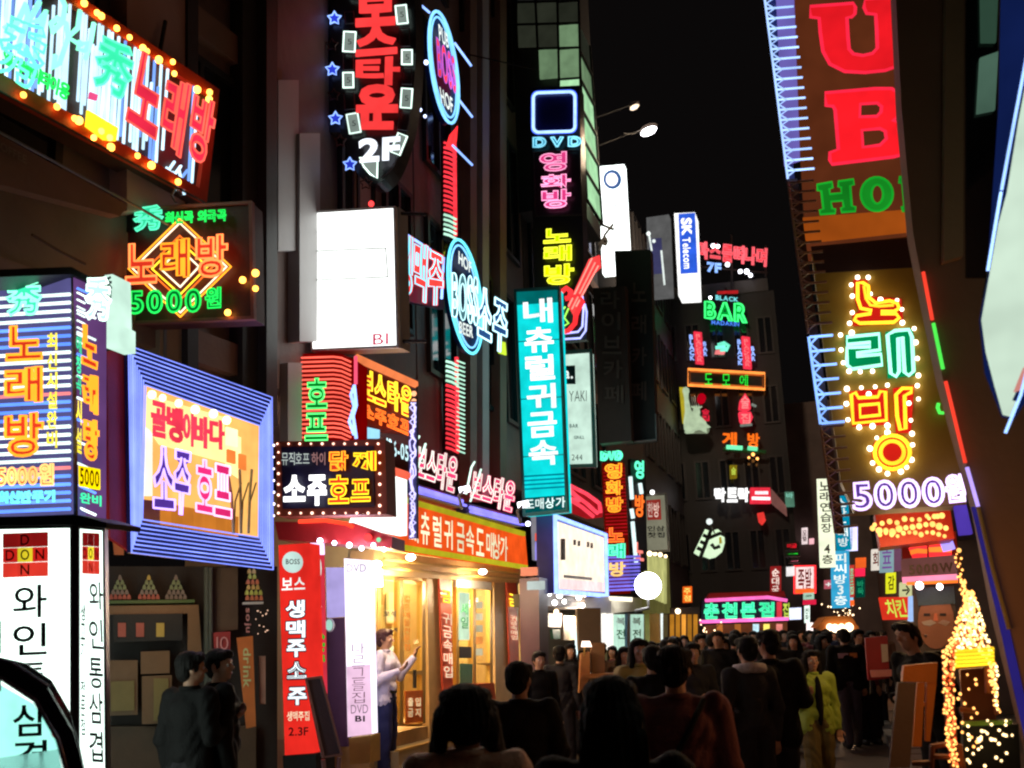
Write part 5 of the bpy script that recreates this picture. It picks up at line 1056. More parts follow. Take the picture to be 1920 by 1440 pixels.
s.tubes('mullion', [[(387, 1064), (387, 1460)], [(394, 1064), (394, 1460)]], df('grey_green', (.10, .12, .10), .4), .02, off=-.1)
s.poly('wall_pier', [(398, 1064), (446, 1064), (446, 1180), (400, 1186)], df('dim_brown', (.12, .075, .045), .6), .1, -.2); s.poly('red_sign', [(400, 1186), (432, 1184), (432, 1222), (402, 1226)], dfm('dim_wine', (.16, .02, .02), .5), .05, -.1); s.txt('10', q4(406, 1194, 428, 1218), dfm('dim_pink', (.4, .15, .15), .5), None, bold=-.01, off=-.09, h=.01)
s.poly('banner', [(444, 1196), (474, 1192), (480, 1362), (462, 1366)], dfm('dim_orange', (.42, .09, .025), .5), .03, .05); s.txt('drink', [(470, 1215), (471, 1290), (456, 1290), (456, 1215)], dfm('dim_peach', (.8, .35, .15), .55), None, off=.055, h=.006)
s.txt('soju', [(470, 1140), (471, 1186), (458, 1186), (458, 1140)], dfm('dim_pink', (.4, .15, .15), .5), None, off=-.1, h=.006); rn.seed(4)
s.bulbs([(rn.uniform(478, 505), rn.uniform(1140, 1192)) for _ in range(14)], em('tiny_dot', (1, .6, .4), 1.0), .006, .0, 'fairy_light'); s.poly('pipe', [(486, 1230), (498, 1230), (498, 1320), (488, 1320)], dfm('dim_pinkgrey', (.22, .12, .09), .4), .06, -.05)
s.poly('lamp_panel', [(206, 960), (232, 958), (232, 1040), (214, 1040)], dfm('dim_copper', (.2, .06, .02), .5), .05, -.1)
# ================================================================ RIGHT SIDE
# tall club sign
p = Pl(1580, 500, 6.6, -17.5)
s = Sign('club_sign', 'tall brown vertical sign with huge red slab letters over green HOF lettering', 'sign', p, 1600, 450)
brnp = df('rust_panel', (.42, .17, .07), .45, 0, .3, 3, .1)
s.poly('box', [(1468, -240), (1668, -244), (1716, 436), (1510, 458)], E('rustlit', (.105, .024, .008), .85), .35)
s.poly('lower_band', [(1504, 408), (1712, 392), (1714, 434), (1511, 456)], E('amberband', (.55, .11, .01), .55), .02, .01)
def shape(s, name, outer, holes, mat, off, h, edge=None, r=.01):
    cu = bpy.data.curves.new('tmp', 'CURVE'); cu.dimensions = '2D'; cu.fill_mode = 'FRONT'
    for lp in [outer] + holes:
        sp = cu.splines.new('POLY'); sp.points.add(len(lp)-1); sp.use_cyclic_u = True
        for i, q in enumerate(lp): sp.points[i].co = (q[0]*.01, -q[1]*.01, 0, 1)
    ob = bpy.data.objects.new('tmp', cu); me = bake(ob); P = [(v.co.x*100, -v.co.y*100) for v in me.vertices]
    fc = [tuple(f.vertices) for f in me.polygons]; bpy.data.objects.remove(ob); bpy.data.meshes.remove(me)
    mb = MB(); mb.add([s.pl.at(*q, off+h) for q in P], fc)
    for lp in [outer] + holes:
        a = [s.pl.at(*q, off+h) for q in lp]; b = [s.pl.at(*q, off) for q in lp]; m = len(lp); mb.add(a+b, [(i, (i+1) % m, (i+1) % m + m, i+m) for i in range(m)])
    o = s.add(name, mb, mat)
    if edge:
        eb = MB()
        for lp in [outer] + holes: eb.tube([s.pl.at(*q, off+h) for q in lp], r, s.pl.n, True, 6)
        s.add('rim', eb, edge, o)
    return o
redL = E('letter_red', (1, .012, .02), .95); redR = E('letter_rim', (1, .02, .06), 1.05)
shape(s, 'letter', [(1519, 12), (1600, 6), (1604, 14), (1603, 26), (1597, 32), (1588, 33), (1590, 70), (1592, 92), (1600, 101), (1618, 104), (1636, 100), (1645, 90), (1644, 60), (1642, 27), (1625, 25), (1620, 14), (1622, -2), (1740, -10), (1742, 14), (1726, 20), (1722, 60), (1716, 98), (1694, 120), (1660, 132), (1622, 136), (1584, 134), (1556, 120), (1543, 96), (1538, 60), (1536, 34), (1520, 32)], [], redL, .02, .07, redR, .012)
shape(s, 'letter', [(1547, 174), (1640, 166), (1672, 166), (1690, 178), (1697, 196), (1692, 212), (1674, 226), (1694, 232), (1706, 250), (1708, 270), (1698, 288), (1676, 294), (1560, 308), (1556, 300), (1556, 286), (1572, 280), (1566, 206), (1562, 199), (1549, 198)],
      [[(1613, 195), (1612, 219), (1644, 218), (1652, 210), (1653, 200), (1645, 193)], [(1616, 244), (1618, 276), (1650, 272), (1662, 260), (1660, 246), (1650, 241)]], redL, .02, .07, redR, .012)
gdn = E('letter_green', (.01, .32, .02), .75); gdr = E('letter_green_rim', (.01, .5, .03), .7)
shape(s, 'letter', [(1532, 346), (1560, 341), (1561, 352), (1555, 354), (1556, 364), (1578, 362), (1577, 351), (1572, 350), (1572, 340), (1600, 336), (1601, 346), (1594, 348), (1597, 386), (1604, 388), (1604, 396), (1578, 398), (1577, 390), (1582, 388), (1580, 376), (1558, 378), (1560, 391), (1566, 392), (1566, 400), (1538, 402), (1537, 394), (1544, 392), (1540, 358), (1533, 357)], [], gdn, .02, .04, gdr, .008)
shape(s, 'letter', s.arc(1644, 364, 30, 32, n=22), [s.arc(1645, 364, 11, 18, n=16)], gdn, .02, .04, gdr, .008)
shape(s, 'letter', [(1686, 332), (1730, 326), (1731, 338), (1712, 340), (1713, 352), (1726, 352), (1726, 362), (1714, 363), (1716, 386), (1722, 388), (1722, 394), (1692, 396), (1691, 388), (1696, 386), (1692, 344), (1686, 343)], [], gdn, .02, .04, gdr, .008)
# neon rungs down its left edge
s = Sign('neon_ladder', 'tall ladder of blue neon rungs along the left edge of the club sign', 'neon', Pl(1500, 500, 6.5, -17.5), 1560, 880)
ex = lambda y: 1434 + .128*y + (y > 500)*(y-500)*.008
def zag(y0, y1, m, step, wd, r=.008):
    pts = []; y = y0; k = 0
    while y < y1: pts.append((ex(y) + (2 if k % 2 else 16), y)); y += step*.5; k += 1
    s.tube('zigzag_tube', pts, m, r, off=.06, sides=5)
    y = y0; 
    while y < y1: s.tube('rung', [(ex(y)+2, y), (ex(y)+wd, y - wd*.08)], m, r*1.1, off=.05, sides=5); y += step
    s.tube('rail', [(ex(y0), y0), (ex((y0+y1)/2), (y0+y1)/2), (ex(y1), y1)], m, r*1.2, off=.03, sides=5)
zag(-60, 335, E('iceblue', (.36, .55, 1), 1.7), 19, 52, .007)
zag(342, 625, df('unlit_tube', (.35, .20, .15), .3), 19, 48); zag(632, 795, E('iceblue2', (.22, .42, 1), 2.0), 27, 46, .008); zag(800, 1000, df('unlit_tube', (.35, .20, .15), .3), 21, 44)
s.poly('backing', [(1436, -60), (1452, -60), (1490, 335), (1474, 335)], df('navy_panel', (.04, .04, .18), .35), .05); s.poly('backing', [(ex(335)+2, 335), (ex(335)+18, 335), (ex(1000)+18, 1000), (ex(1000)+2, 1000)], df('rail_brown', (.10, .05, .04), .4), .05); s.poly('lilac_plate', [(1452, -60), (1487, -60), (1500, 300), (1470, 310)], E('lilacplate', (.20, .16, .60), .75), .02, .02)
# karaoke column
s = Sign('karaoke_tower_sign', 'tall olive karaoke sign with bulb ringed orange and mint syllables and 5000 won below', 'sign', Pl(1660, 700, 6.6, -17.5), 1700, 960)
s.poly('box', [(1520, 460), (1724, 440), (1806, 900), (1812, 946), (1602, 958), (1576, 900)], df('olive_panel', (.42, .30, .05), .45, 0, .4, 3, .1), .3)
s.poly('dark_band', [(1520, 462), (1722, 444), (1728, 500), (1532, 512)], df('umber', (.05, .028, .024), .5), .02, .01)
fr = E('firepanel', (.85, .02, .01), .8)
Sx = [(1608, 530), (1618, 530), (1628, 536), (1630, 558), (1642, 568), (1668, 564), (1682, 568), (1686, 578), (1676, 584), (1652, 584), (1652, 588), (1680, 588), (1686, 596), (1676, 604), (1612, 606), (1602, 600), (1606, 592), (1632, 588), (1634, 582), (1614, 578), (1608, 560)]
shape(s, 'letter', [(1600, 524), (1626, 524), (1636, 556), (1690, 560), (1694, 602), (1600, 612), (1598, 590), (1610, 584), (1602, 560)], [], fr, .005, .01)
s.tube('neon_tube', Sx, E('goldtube', (1, .48, .02), 2.3), .012, True, .05)
s.tube('neon_tube', [(1620, 536), (1624, 560), (1632, 572), (1648, 574), (1676, 572)], E('goldtube', (1, .48, .02), 2.3), .010, False, .05)
mt = E('minttube', (.35, 1, .7), 2.0); gp2 = E('greenpanel', (.0, .38, .12), .7)
shape(s, 'letter', [(1584, 628), (1652, 622), (1656, 688), (1590, 696)], [], gp2, .005, .01)
s.tube('neon_tube', [(1588, 632), (1648, 626), (1650, 656), (1606, 662), (1606, 668), (1652, 664), (1654, 684), (1598, 692), (1588, 684), (1588, 652), (1632, 650), (1632, 642), (1588, 646)], mt, .012, True, .05)
shape(s, 'letter', [(1660, 622), (1712, 616), (1716, 704), (1664, 710)], [], gp2, .005, .01)
s.tube('neon_tube', [(1664, 628), (1678, 620), (1704, 618), (1710, 632), (1713, 696), (1704, 704), (1696, 698), (1692, 632), (1684, 634), (1686, 696), (1680, 706), (1670, 700)], mt, .012, True, .05)
shape(s, 'letter', [(1592, 734), (1664, 728), (1668, 796), (1598, 800)], [], fr, .005, .01); shape(s, 'letter', [(1674, 728), (1714, 722), (1708, 812), (1680, 812)], [], fr, .005, .01)
gt = E('goldtube', (1, .48, .02), 2.3)
s.tube('neon_tube', [(1596, 740), (1604, 736), (1610, 746), (1646, 744), (1650, 734), (1660, 734), (1662, 788), (1600, 794)], gt, .012, True, .05); s.tube('neon_tube', [(1612, 760), (1648, 757), (1650, 778), (1613, 782)], gt, .012, True, .05)
s.tube('neon_tube', [(1680, 740), (1692, 728), (1710, 728), (1708, 736), (1696, 742), (1698, 804), (1688, 806), (1682, 780)], gt, .012, True, .05)
shape(s, 'letter', s.arc(1672, 848, 38, 36, n=24), [], fr, .005, .01)
for rx in (33, 22): s.tube('neon_tube', s.arc(1673, 848, rx, rx*.96, n=24), gt, .013, True, .05)
s.bulbs([(1608, 520), (1628, 520), (1596, 534), (1632, 551), (1651, 562), (1682, 563), (1691, 580), (1692, 605), (1598, 586), (1593, 606), (1598, 555), (1576, 628), (1597, 624), (1714, 616), (1577, 656), (1581, 680), (1592, 696), (1613, 697), (1636, 696), (1717, 642), (1720, 672), (1722, 704), (1588, 729), (1615, 727), (1641, 725), (1664, 722), (1629, 739), (1587, 757), (1590, 787), (1720, 723), (1722, 748), (1704, 756), (1708, 788), (1710, 813), (1664, 798), (1636, 799), (1611, 801), (1664, 811), (1644, 821), (1711, 834), (1631, 841), (1709, 862), (1636, 868), (1689, 884), (1664, 888), (1648, 880), (1700, 876)], E('bulbcream', (1, .80, .62), 5.0), .017, .03)
vt = E('violetwhite', (.75, .55, 1), 2.2); vb = E('violetback', (.16, .06, .45), .7)
s.txt('5000', [(1598, 906), (1766, 896), (1770, 946), (1602, 956)], vb, vt, .011, .03, .03, .05, gap=.12); s.txt('원', [(1772, 892), (1806, 888), (1810, 938), (1776, 942)], vb, vt, .011, .03, .03, .05)
s.poly('violet_foot', [(1790, 948), (1812, 946), (1824, 1000), (1800, 1002)], E('violetfoot', (.10, .05, .5), .8), .1, -.02)
s.tubes('green_hook', [[(1760, 756), (1758, 764), (1762, 774), (1770, 774)]], E('edgegreen', (.1, 1, .1), 1.1), .012, off=.06)
# slanting dark pier edging the karaoke tower
s = Sign('slanting_pier', 'wide dark brown slanting wall pier on the right, in front of the karaoke tower', 'pier', Pl(1800, 700, 5.6, -6), 1900, 1440)
s.poly('pier', [(1668, -240), (1690, 200), (1712, 440), (1728, 520), (1768, 712), (1814, 880), (1836, 960), (1872, 1150), (1930, 1390), (1990, 1560), (2120, 1560), (2120, -240)], df('pier_brown', (.30, .18, .11), .6, 0, .3, 2, .15), .12, .0)
for l_, m_ in (([(1731, 510), (1748, 600)], 'edgered'), ([(1750, 606), (1768, 692)], 'edgegreen'), ([(1773, 715), (1810, 868)], 'edgered'), ([(1813, 876), (1834, 950)], 'edgeviolet')): s.tube('edge_tube', l_, {'edgered': E('edgered', (1, .06, .03), 1.1), 'edgegreen': E('edgegreen', (.1, 1, .1), 1.1), 'edgeviolet': E('edgeviolet', (.5, .35, 1), 1.4)}[m_], .011, off=.03)
s.poly('blue_edge', [(1824, 950), (1836, 950), (1884, 1140), (1940, 1390), (1926, 1390), (1872, 1150)], E('indigoedge', (.03, .02, .22), .8), .03, .02)
s.tubes('edge_rod', [[(1834, 950), (1862, 1070), (1892, 1180)]], df('olive_metal', (.4, .3, .1), .4, .4), .012, off=.05)
s.poly('pilaster', [(1776, -240), (1808, -240), (1806, 480), (1770, 490)], wallT, .06, .08)
s.poly('window', [(1812, -240), (1872, -240), (1868, 520), (1812, 520)], gl_dark, .03, .02); s.poly('pane', [(1838, -60), (1874, -60), (1868, 78), (1840, 78)], E('green_room', (.03, .07, .045), .8), .02, .05); s.poly('pane', [(1838, 108), (1872, 96), (1866, 205), (1832, 212)], E('green_lamp', (.06, .12, .085), .9), .02, .05)
# pale lightbox at the right edge
s = Sign('pale_lightbox', 'huge pale green lightbox cut by the right edge of the picture, outlined in blue neon', 'sign', Pl(1890, 500, 3.6, -50), 1890, 780)
s.poly('surround', [(1930, -200), (1880, -200), (1872, 200), (1850, 520), (1836, 600), (1846, 700), (1878, 782), (1930, 700)], E('blueglow', (.006, .015, .09), .8), .1, -.02)  # blue neon glow around the face put in as emission
s.poly('face', [(2700, -60), (1990, 60), (1932, 110), (1909, 230), (1888, 360), (1872, 420), (1840, 600), (1848, 660), (1864, 722), (1880, 778), (1916, 700), (1990, 620), (2700, 700)], E('palegreenface', (.66, .84, .68), .88), .08, .0)  # face carried on far out of view, added to light the people nearby
s.tubes('neon_tube', [[(1934, 60), (1904, 216), (1878, 356)], [(1877, 360), (1852, 508)], [(1940, 640), (1914, 740), (1885, 812)]], E('neonazure', (.3, .5, 1), 2.2), .006, off=.02)
s.tubes('corner_wire', [[(1852, 508), (1842, 560)]], dk, .004, off=.02)
s.poly('red_reflection', [(1990, 640), (1918, 690), (1900, 735), (1930, 725), (1990, 690)], E('pinkreflection', (.9, .35, .3), .7), .01, .01)  # reflection painted on as a glowing patch
# bulb canopy and stalls under the tower
s = Sign('bulb_canopy', 'rows of round golden bulbs around a canopy below the 5000 won sign', 'canopy', Pl(1712, 990, 9.5, -17.5), 1712, 1040)
s.poly('rim', [(1640, 960), (1780, 946), (1790, 1010), (1650, 1026)], df('red_paint', (.5, .03, .02), .4), .5, -.1)
rn.seed(9)
s.bulbs([(1640+i*14, 984-i*2+rn.uniform(-3, 3)) for i in range(10)], E('goldbulb', (1, .50, .12), 2.0), .026, .1); s.bulbs([(1636+i*12.5, 990+6*math.sin(i*.6)+rn.uniform(-3, 3)) for i in range(12)], E('goldbulb', (1, .50, .12), 2.0), .03, .2); s.bulbs([(1650+i*11, 1002+rn.uniform(-4, 4)) for i in range(12)], E('goldbulb', (1, .50, .12), 2.0), .022, .25)
s.bulbs([(1770, 925), (1776, 945), (1758, 968), (1742, 972), (1798, 1032), (1780, 930)], E('goldbulb', (1, .50, .12), 2.0), .022, .1)
s.tubes('green_tube', [[(1684, 940), (1690, 956)], [(1650, 945), (1664, 950), (1680, 945)]], eG, .02, off=.1); s.tubes('red_tube', [[(1722, 932), (1740, 930), (1756, 940)], [(1700, 958), (1730, 952)]], eR, .025, off=.1); s.bulbs([(1738, 938)], E('hotpinkspot', (1, .1, .2), 2.0), .07, .1, 'lamp')
s = Sign('red_pub_panel', 'blurred red panel of orange neon rows with a lilac stripe, under the bulb canopy', 'sign', Pl(1745, 1025, 10.2, -17.5), 1745, 1050)
s.poly('panel', [(1692, 1008), (1792, 996), (1798, 1050), (1694, 1050)], E('deepredpanel', (.22, .01, .005), .6), .2)
for i in range(5): s.tubes('neon_tube', [[(1698+i*3, 1012+i*8), (1720, 1006+i*9), (1738, 1010+i*8)], [(1742, 1004+i*9), (1766, 1000+i*10), (1784, 1004+i*9)]], (eO if i % 2 else eR), .03, off=.05)
s.tube('lilac_bar', [(1766, 992), (1780, 1032)], E('lilacbar', (.4, .3, 1), 1.4), .06, off=.15)
s = Sign('dark_price_sign', 'brownish box sign with dark 5000W lettering above pink light and two bright lamps', 'sign', Pl(1744, 1062, 9.8, -17.5), 1744, 1080)
s.poly('box', [(1692, 1048), (1796, 1040), (1800, 1078), (1694, 1084)], E('mauveface', (.20, .07, .06), .75), .3); s.txt('5000W', [(1704, 1060), (1786, 1054), (1788, 1072), (1706, 1078)], df('print_brown', (.03, .01, .01), .5), None, bold=.04, off=.01, h=.01, gap=.16)
s.tube('pink_tube', [(1692, 1088), (1798, 1082)], E('rosytube', (1, .25, .4), 1.2), .03, off=.1); s.tube('amber_tube', [(1700, 1094), (1796, 1090)], eO, .015, off=.12); s.bulbs([(1724, 1098), (1762, 1100)], E('hotlamp', (1, .82, .8), 14.0), .038, .15, 'lamp')
# banner with a man's face
s = Sign('face_banner', 'large blurred banner of a mustached face above the stooping man', 'banner', Pl(1745, 1180, 9.9, -17.5), 1745, 1330)
s.poly('cloth', [(1712, 1102), (1790, 1098), (1796, 1330), (1716, 1334)], df('banner_grey', (.07, .055, .05), .7), .04)
s.poly('face_print', s.arc(1755, 1165, 34, 52, n=20), df('skin_print', (.30, .13, .08), .7), .012, .014); s.poly('cap_print', [(1716, 1104), (1788, 1100), (1792, 1132), (1722, 1136)], df('slate_print', (.05, .09, .12), .7), .012, .018)
s.poly('moustache_print', [(1728, 1166), (1746, 1162), (1756, 1168), (1744, 1174), (1732, 1172)], df('white_print', (.4, .34, .3), .7), .012, .02); s.poly('moustache_print', [(1758, 1168), (1768, 1162), (1782, 1166), (1774, 1174)], df('white_print2', (.34, .24, .2), .7), .012, .02)
for x in (1738, 1768): s.poly('eye_print', q4(x-6, 1150, x+6, 1155), df('ink', (.02, .015, .02), .6), .012, .02)
s.poly('nose_print', [(1752, 1150), (1757, 1150), (1759, 1164), (1750, 1164)], df('skin_red', (.6, .18, .1), .7), .012, .022)
# light wound bell frame
s = Sign('light_wound_frame', 'tall peaked frame wound with tiny warm fairy lights, with a yellow band', 'light decoration', Pl(1830, 1300, 4.6, -17.5), 1840, 1440)
fw = E('fairywarm2', (1, .42, .10), 3.2); fr2 = E('fairyred', (1, .12, .03), 2.2); fy = E('fairywhite', (1, .66, .30), 4.0)
lines = [[(1805, 1090), (1818, 1150), (1822, 1200), (1852, 1235), (1866, 1300)], [(1816, 1110), (1800, 1160), (1788, 1200), (1772, 1222), (1776, 1340), (1786, 1440)], [(1796, 1200), (1786, 1222), (1784, 1300), (1792, 1440)], [(1820, 1130), (1840, 1200), (1862, 1250), (1870, 1340)], [(1796, 1040), (1800, 1080), (1812, 1130)], [(1745, 1400), (1770, 1396), (1800, 1398), (1806, 1440)], [(1748, 1396), (1746, 1440)], [(1746, 1418), (1796, 1420)], [(1710, 1431), (1746, 1430)], [(1800, 1330), (1830, 1334)], [(1850, 1250), (1852, 1300)]]
s.tubes('frame_rod', lines, df('lamp_frame', (.20, .07, .03), .4), .012, off=0)
def along(pts, stepp):
    out = []
    for a, b in zip(pts, pts[1:]):
        d = math.hypot(b[0]-a[0], b[1]-a[1]); n = max(1, int(d/stepp)); out += [(a[0]+(b[0]-a[0])*i/n, a[1]+(b[1]-a[1])*i/n) for i in range(n)]
    return out
rn.seed(21); pts = []
for l in lines:
    for rep in range(2): pts += [(x+rn.uniform(-4, 4), y+rn.uniform(-3, 3)) for x, y in along(l, 8)]
pts = pts[:170]
s.bulbs(pts[:110], fw, .0065, .03, 'fairy_light'); s.bulbs(pts[110:], fr2, .0062, .03, 'fairy_light')
s.bulbs([((lambda t: (1822 + rn.uniform(-1, 1)*(4+36*t), 1112+108*t))(rn.random()**.7)) for _ in range(100)], fy, .0062, .03, 'fairy_light')
s.bulbs([(1814+18*math.sin(i), 1265+i*9) for i in range(16)], fw, .0062, .03, 'fairy_light'); s.bulbs([(rn.uniform(1806, 1900), rn.uniform(1345, 1438)) for _ in range(34)], fy, .0065, .03, 'fairy_light')
s.bulbs([(1868+rn.uniform(-3, 3), 1250+i*8) for i in range(11)], fy, .0062, .03, 'fairy_light')
mbx = MB(); rn.seed(77)
for l in lines[:5]:
    for x, y in along(l, 5): mbx.ball(s.pl.at(x+rn.uniform(-6, 6), y+rn.uniform(-4, 4), rn.uniform(0, .07)), .0055, 6, 4)
for _ in range(110): t = rn.random(); mbx.ball(s.pl.at(1822+rn.uniform(-1, 1)*(3+34*t), 1108+110*t, rn.uniform(-.05, .06)), .0055, 6, 4)
fx = s.add('fairy_lights', mbx, fw, smooth=True); fx['kind'] = 'stuff'
s.poly('yellow_band', [(1790, 1218), (1862, 1212), (1866, 1246), (1792, 1254)], df('yellow_cloth', (.7, .35, .02), .5), .12, .02)
for i in range(5): s.tube('rope_light', [(1791, 1221+i*7), (1828, 1219+i*7), (1864, 1216+i*7)], E('ropeyellow', (1, .62, .02), 1.6), .007, off=.04, sides=5)
s.poly('inner_panel', [(1800, 1256), (1862, 1250), (1868, 1350), (1806, 1352)], df('wine_wood', (.16, .05, .03), .5), .05, -.08); s.poly('green_bar', [(1806, 1354), (1898, 1350), (1898, 1358), (1806, 1362)], df('green_bar', (.15, .3, .04), .4), .05, 0)
s.poly('dark_hedge', [(1806, 1362), (1910, 1358), (1920, 1560), (1806, 1560)], df('black_cloth', (.012, .014, .014), .8), .1, -.05); s.poly('orange_cone', [(1818, 1140), (1850, 1210), (1800, 1216)], df('orange_cloth', (.5, .12, .03), .6), .06, -.05)
# orange stand
s = Sign('orange_stand', 'orange wooden stand with long legs beside the light wound frame', 'stand', Pl(1730, 1330, 6.2, -10), 1725, 1440)
of = df('orange_paint', (.8, .24, .02), .5); s.poly('top_board', [(1695, 1248), (1758, 1242), (1756, 1280), (1692, 1278)], of, .06); s.poly('leg', [(1720, 1280), (1734, 1280), (1728, 1400), (1712, 1400)], of, .05, -.02); s.poly('leg', [(1738, 1280), (1756, 1280), (1744, 1390), (1736, 1390)], of, .05, -.02); s.poly('brace', [(1718, 1318), (1748, 1316), (1748, 1324), (1718, 1326)], of, .04, -.06)
s = Sign('grey_box', 'pale brownish board leaning below the orange stand', 'board', Pl(1700, 1380, 6.0, -10), 1690, 1440); s.poly('board', [(1684, 1280), (1718, 1280), (1706, 1440), (1668, 1440)], df('dull_board', (.14, .09, .06), .6), .05)
# ------------- far right signs, rows of data
def far(label, x0, y0, x1, y1, Y, face, txt=None, tm=None, vert=True, dirn=-17.5, d=-1, l=0, frame=None, cat='sign', name='far_sign'):
    s = Sign(name, label, cat, Pl((x0+x1)/2, (y0+y1)/2, Y, dirn), (x0+x1)/2, y1)
    s.poly('box', q4(x0, y0, x1, y1, d, l), face, .25); w_ = x1-x0
    if frame: s.tube('neon_tube', q4(x0, y0, x1, y1, d, l), frame, .05, True, .05)
    if txt:
        q = q4(x0+w_*.16, y0+4, x1-w_*.16, y1-4, d, l); s.txt(txt, q, tm, None, bold=.02, off=.02, h=.03, vert=vert)
    return s
far('tall cream sign with grey upright lettering at the right of the crowd', 1531, 898, 1561, 1063, 16, E('creamtall', (.95, 1, .72), 1.15), '노래연습장 4층', df('grey_print', (.3, .35, .33), .6), l=6)
far('tall teal sign with white letters right of the tall cream sign', 1562, 930, 1590, 1030, 17, E('tealtall', (.0, .28, .45), .85), '스타노래방', eWs, l=6)
far('bright sky blue lower sign with white letters under the teal sign', 1557, 1033, 1592, 1140, 18, E('skylow', (.05, .5, .85), .95), '피씨방3층', eWs, l=2)
far('dark upper stub with teal marks above the teal sign', 1556, 888, 1572, 930, 17.2, dk, '바다', E('tealdim', (.0, .35, .45), .8))
far('slim lilac edged sign right of the teal sign', 1591, 988, 1603, 1032, 19, E('palegreenslim', (.5, .75, .6), .8), '당구장', df('green_print', (.05, .3, .12), .6), frame=E('lilac', (.6, .55, 1), 1.6))
far('small red and orange lamp sign right of the sky blue sign', 1604, 1046, 1624, 1064, 20, E('orangeblob', (1, .14, .02), 1.1)); far('small red lamp sign under the orange one', 1603, 1066, 1622, 1080, 20, E('redblob', (1, .02, .08), 1.0))
far('thin green lettered sign amid the far right cluster', 1592, 1060, 1602, 1120, 21, E('redthin', (.7, .05, .03), .7), '호프집', E('mintdim2', (.3, .9, .5), .9)); far('dark sign with green edged letters at the end of the far cluster', 1605, 1084, 1622, 1120, 21, E('darkgreen', (.0, .08, .05), .6), '바둑', E('greendim2', (.02, .45, .2), .8))
far('pale blue small sign low in the far right cluster', 1585, 1102, 1600, 1126, 22, E('paleblue2', (.3, .7, .9), 1.0), '약', eWs); far('orange strip sign under the pale blue sign', 1584, 1126, 1602, 1136, 22, E('orangeblob', (1, .14, .02), 1.1))
far('sky blue narrow sign reaching down to the stall roof', 1564, 1068, 1582, 1140, 20.5, E('skylow2', (.1, .6, .75), 1.0), '노래방', eWs)
far('small pale round sign with red letters left of the white blue panel', 1634, 1030, 1650, 1068, 13, E('cream_r', (.9, .8, .7), .9), '회', redp); far('pale blue blurred panel with violet marks under the bulb canopy', 1650, 1008, 1676, 1072, 12.4, E('paleblurred', (.35, .55, .6), .75), '호프', E('violetmark', (.25, .1, .4), .7)); far('mauve panel right of the pale blue blurred panel', 1664, 1008, 1690, 1070, 12.6, E('mauvepanel', (.25, .10, .18), .6))
far('yellow upright sign beneath the pale blue panel', 1662, 1074, 1680, 1112, 12.2, E('yellowup', (.85, .85, .02), .95), '감', df('olive_print', (.3, .3, .02), .5)); far('yellow and white hanging card with an arrow right of the yellow sign', 1688, 1092, 1710, 1122, 12, E('cardyw', (.7, .7, .35), .8), '→', df('ink', (.02, .015, .02), .6))
far('red and orange tilted lit board with a green mark behind the stooping man', 1648, 1120, 1704, 1162, 12, E('redboard', (1, .05, .02), .9), '치킨', E('limey', (.7, .9, .1), .9), vert=False, l=8)
far('white and blue lit post right of the red tilted board', 1704, 1118, 1714, 1166, 11.8, E('bluewhitepost', (.4, .6, 1), 1.2))
far('tiny white upright sign above the red and green sign', 1503, 990, 1514, 1020, 40, E('rosewhite', (1, .8, .8), 1.1), '모텔', redp); far('pink heart like sign beside the tiny white one', 1517, 1010, 1526, 1020, 40, E('heartpink', (1, .5, .55), 1.1))
far('red lettered dark sign left of the tall cream sign', 1472, 1016, 1498, 1032, 34, dk, '미금', E('neonred', (1, .015, .03), 1.0), vert=False); far('green lettered dark sign under the red lettered one', 1472, 1034, 1500, 1044, 34, dk, '고래', E('greenlit3', (.02, .9, .05), 1.1), vert=False); far('tiny red lettered sign under the green lettered one', 1478, 1049, 1500, 1056, 34, dk, '회', E('pinklit', (1, .2, .3), 1.0), vert=False)
far('red framed white lit sign over the street end', 1490, 1062, 1528, 1112, 36, E('milkred', (1, .75, .72), 1.2), '족발', redp, vert=False, frame=eR); far('orange base box of the red framed sign', 1491, 1104, 1526, 1112, 35.6, E('orangeblob', (1, .14, .02), 1.1)); far('white square sign left of the red framed sign', 1474, 1063, 1490, 1080, 36, E('whitesq', (1, .95, .95), 1.2))
far('red and cream small upright sign above the green lettered board', 1444, 1062, 1464, 1118, 35, E('wine2', (.4, .02, .02), .7), '순대국', E('creamlet', (1, .8, .7), 1.2)); far('round pink sign with a white cross right of the red framed sign', 1545, 1088, 1562, 1104, 33, E('pinkround', (.7, .15, .2), .8), '+', eWs)
far('dark green marked white little sign over a red box', 1506, 1112, 1526, 1124, 34, E('greenwhite3', (.5, .8, .6), .8), '콩', bk); far('red box under the green marked sign', 1505, 1125, 1530, 1134, 34, E('redblob', (1, .02, .08), .8)); far('white slim sign beneath the red box', 1508, 1136, 1518, 1168, 33, E('whiteslim', (.85, 1, .9), 1.2), '전화', df('green_print', (.05, .3, .12), .6))
far('pale violet lit sign right end of the green lettered board', 1480, 1140, 1502, 1162, 32, E('violetlit', (.7, .75, 1), 1.3)); far('bright pinkish lamp box near the crowd heads', 1512, 1168, 1524, 1196, 31, E('rosewhite2', (1, .85, .8), 1.5))
s = Sign('food_stall', 'orange roofed food stall glowing over the heads at the street end', 'stall', Pl(1568, 1172, 24, -10), 1568, 1290)
s.poly('roof', [(1532, 1176), (1548, 1156), (1596, 1154), (1608, 1174)], df('orange_tarp', (.7, .22, .04), .6), 1.6, .3); s.poly('valance', [(1530, 1176), (1610, 1173), (1610, 1180), (1530, 1184)], df('orange_tarp', (.7, .22, .04), .6), .05, .35); s.poly('counter', [(1536, 1230), (1606, 1228), (1606, 1290), (1536, 1290)], redp, .8, .1)
for x in (1534, 1606): s.tube('post', [(x, 1178), (x, 1288)], gm, .03, off=.3)
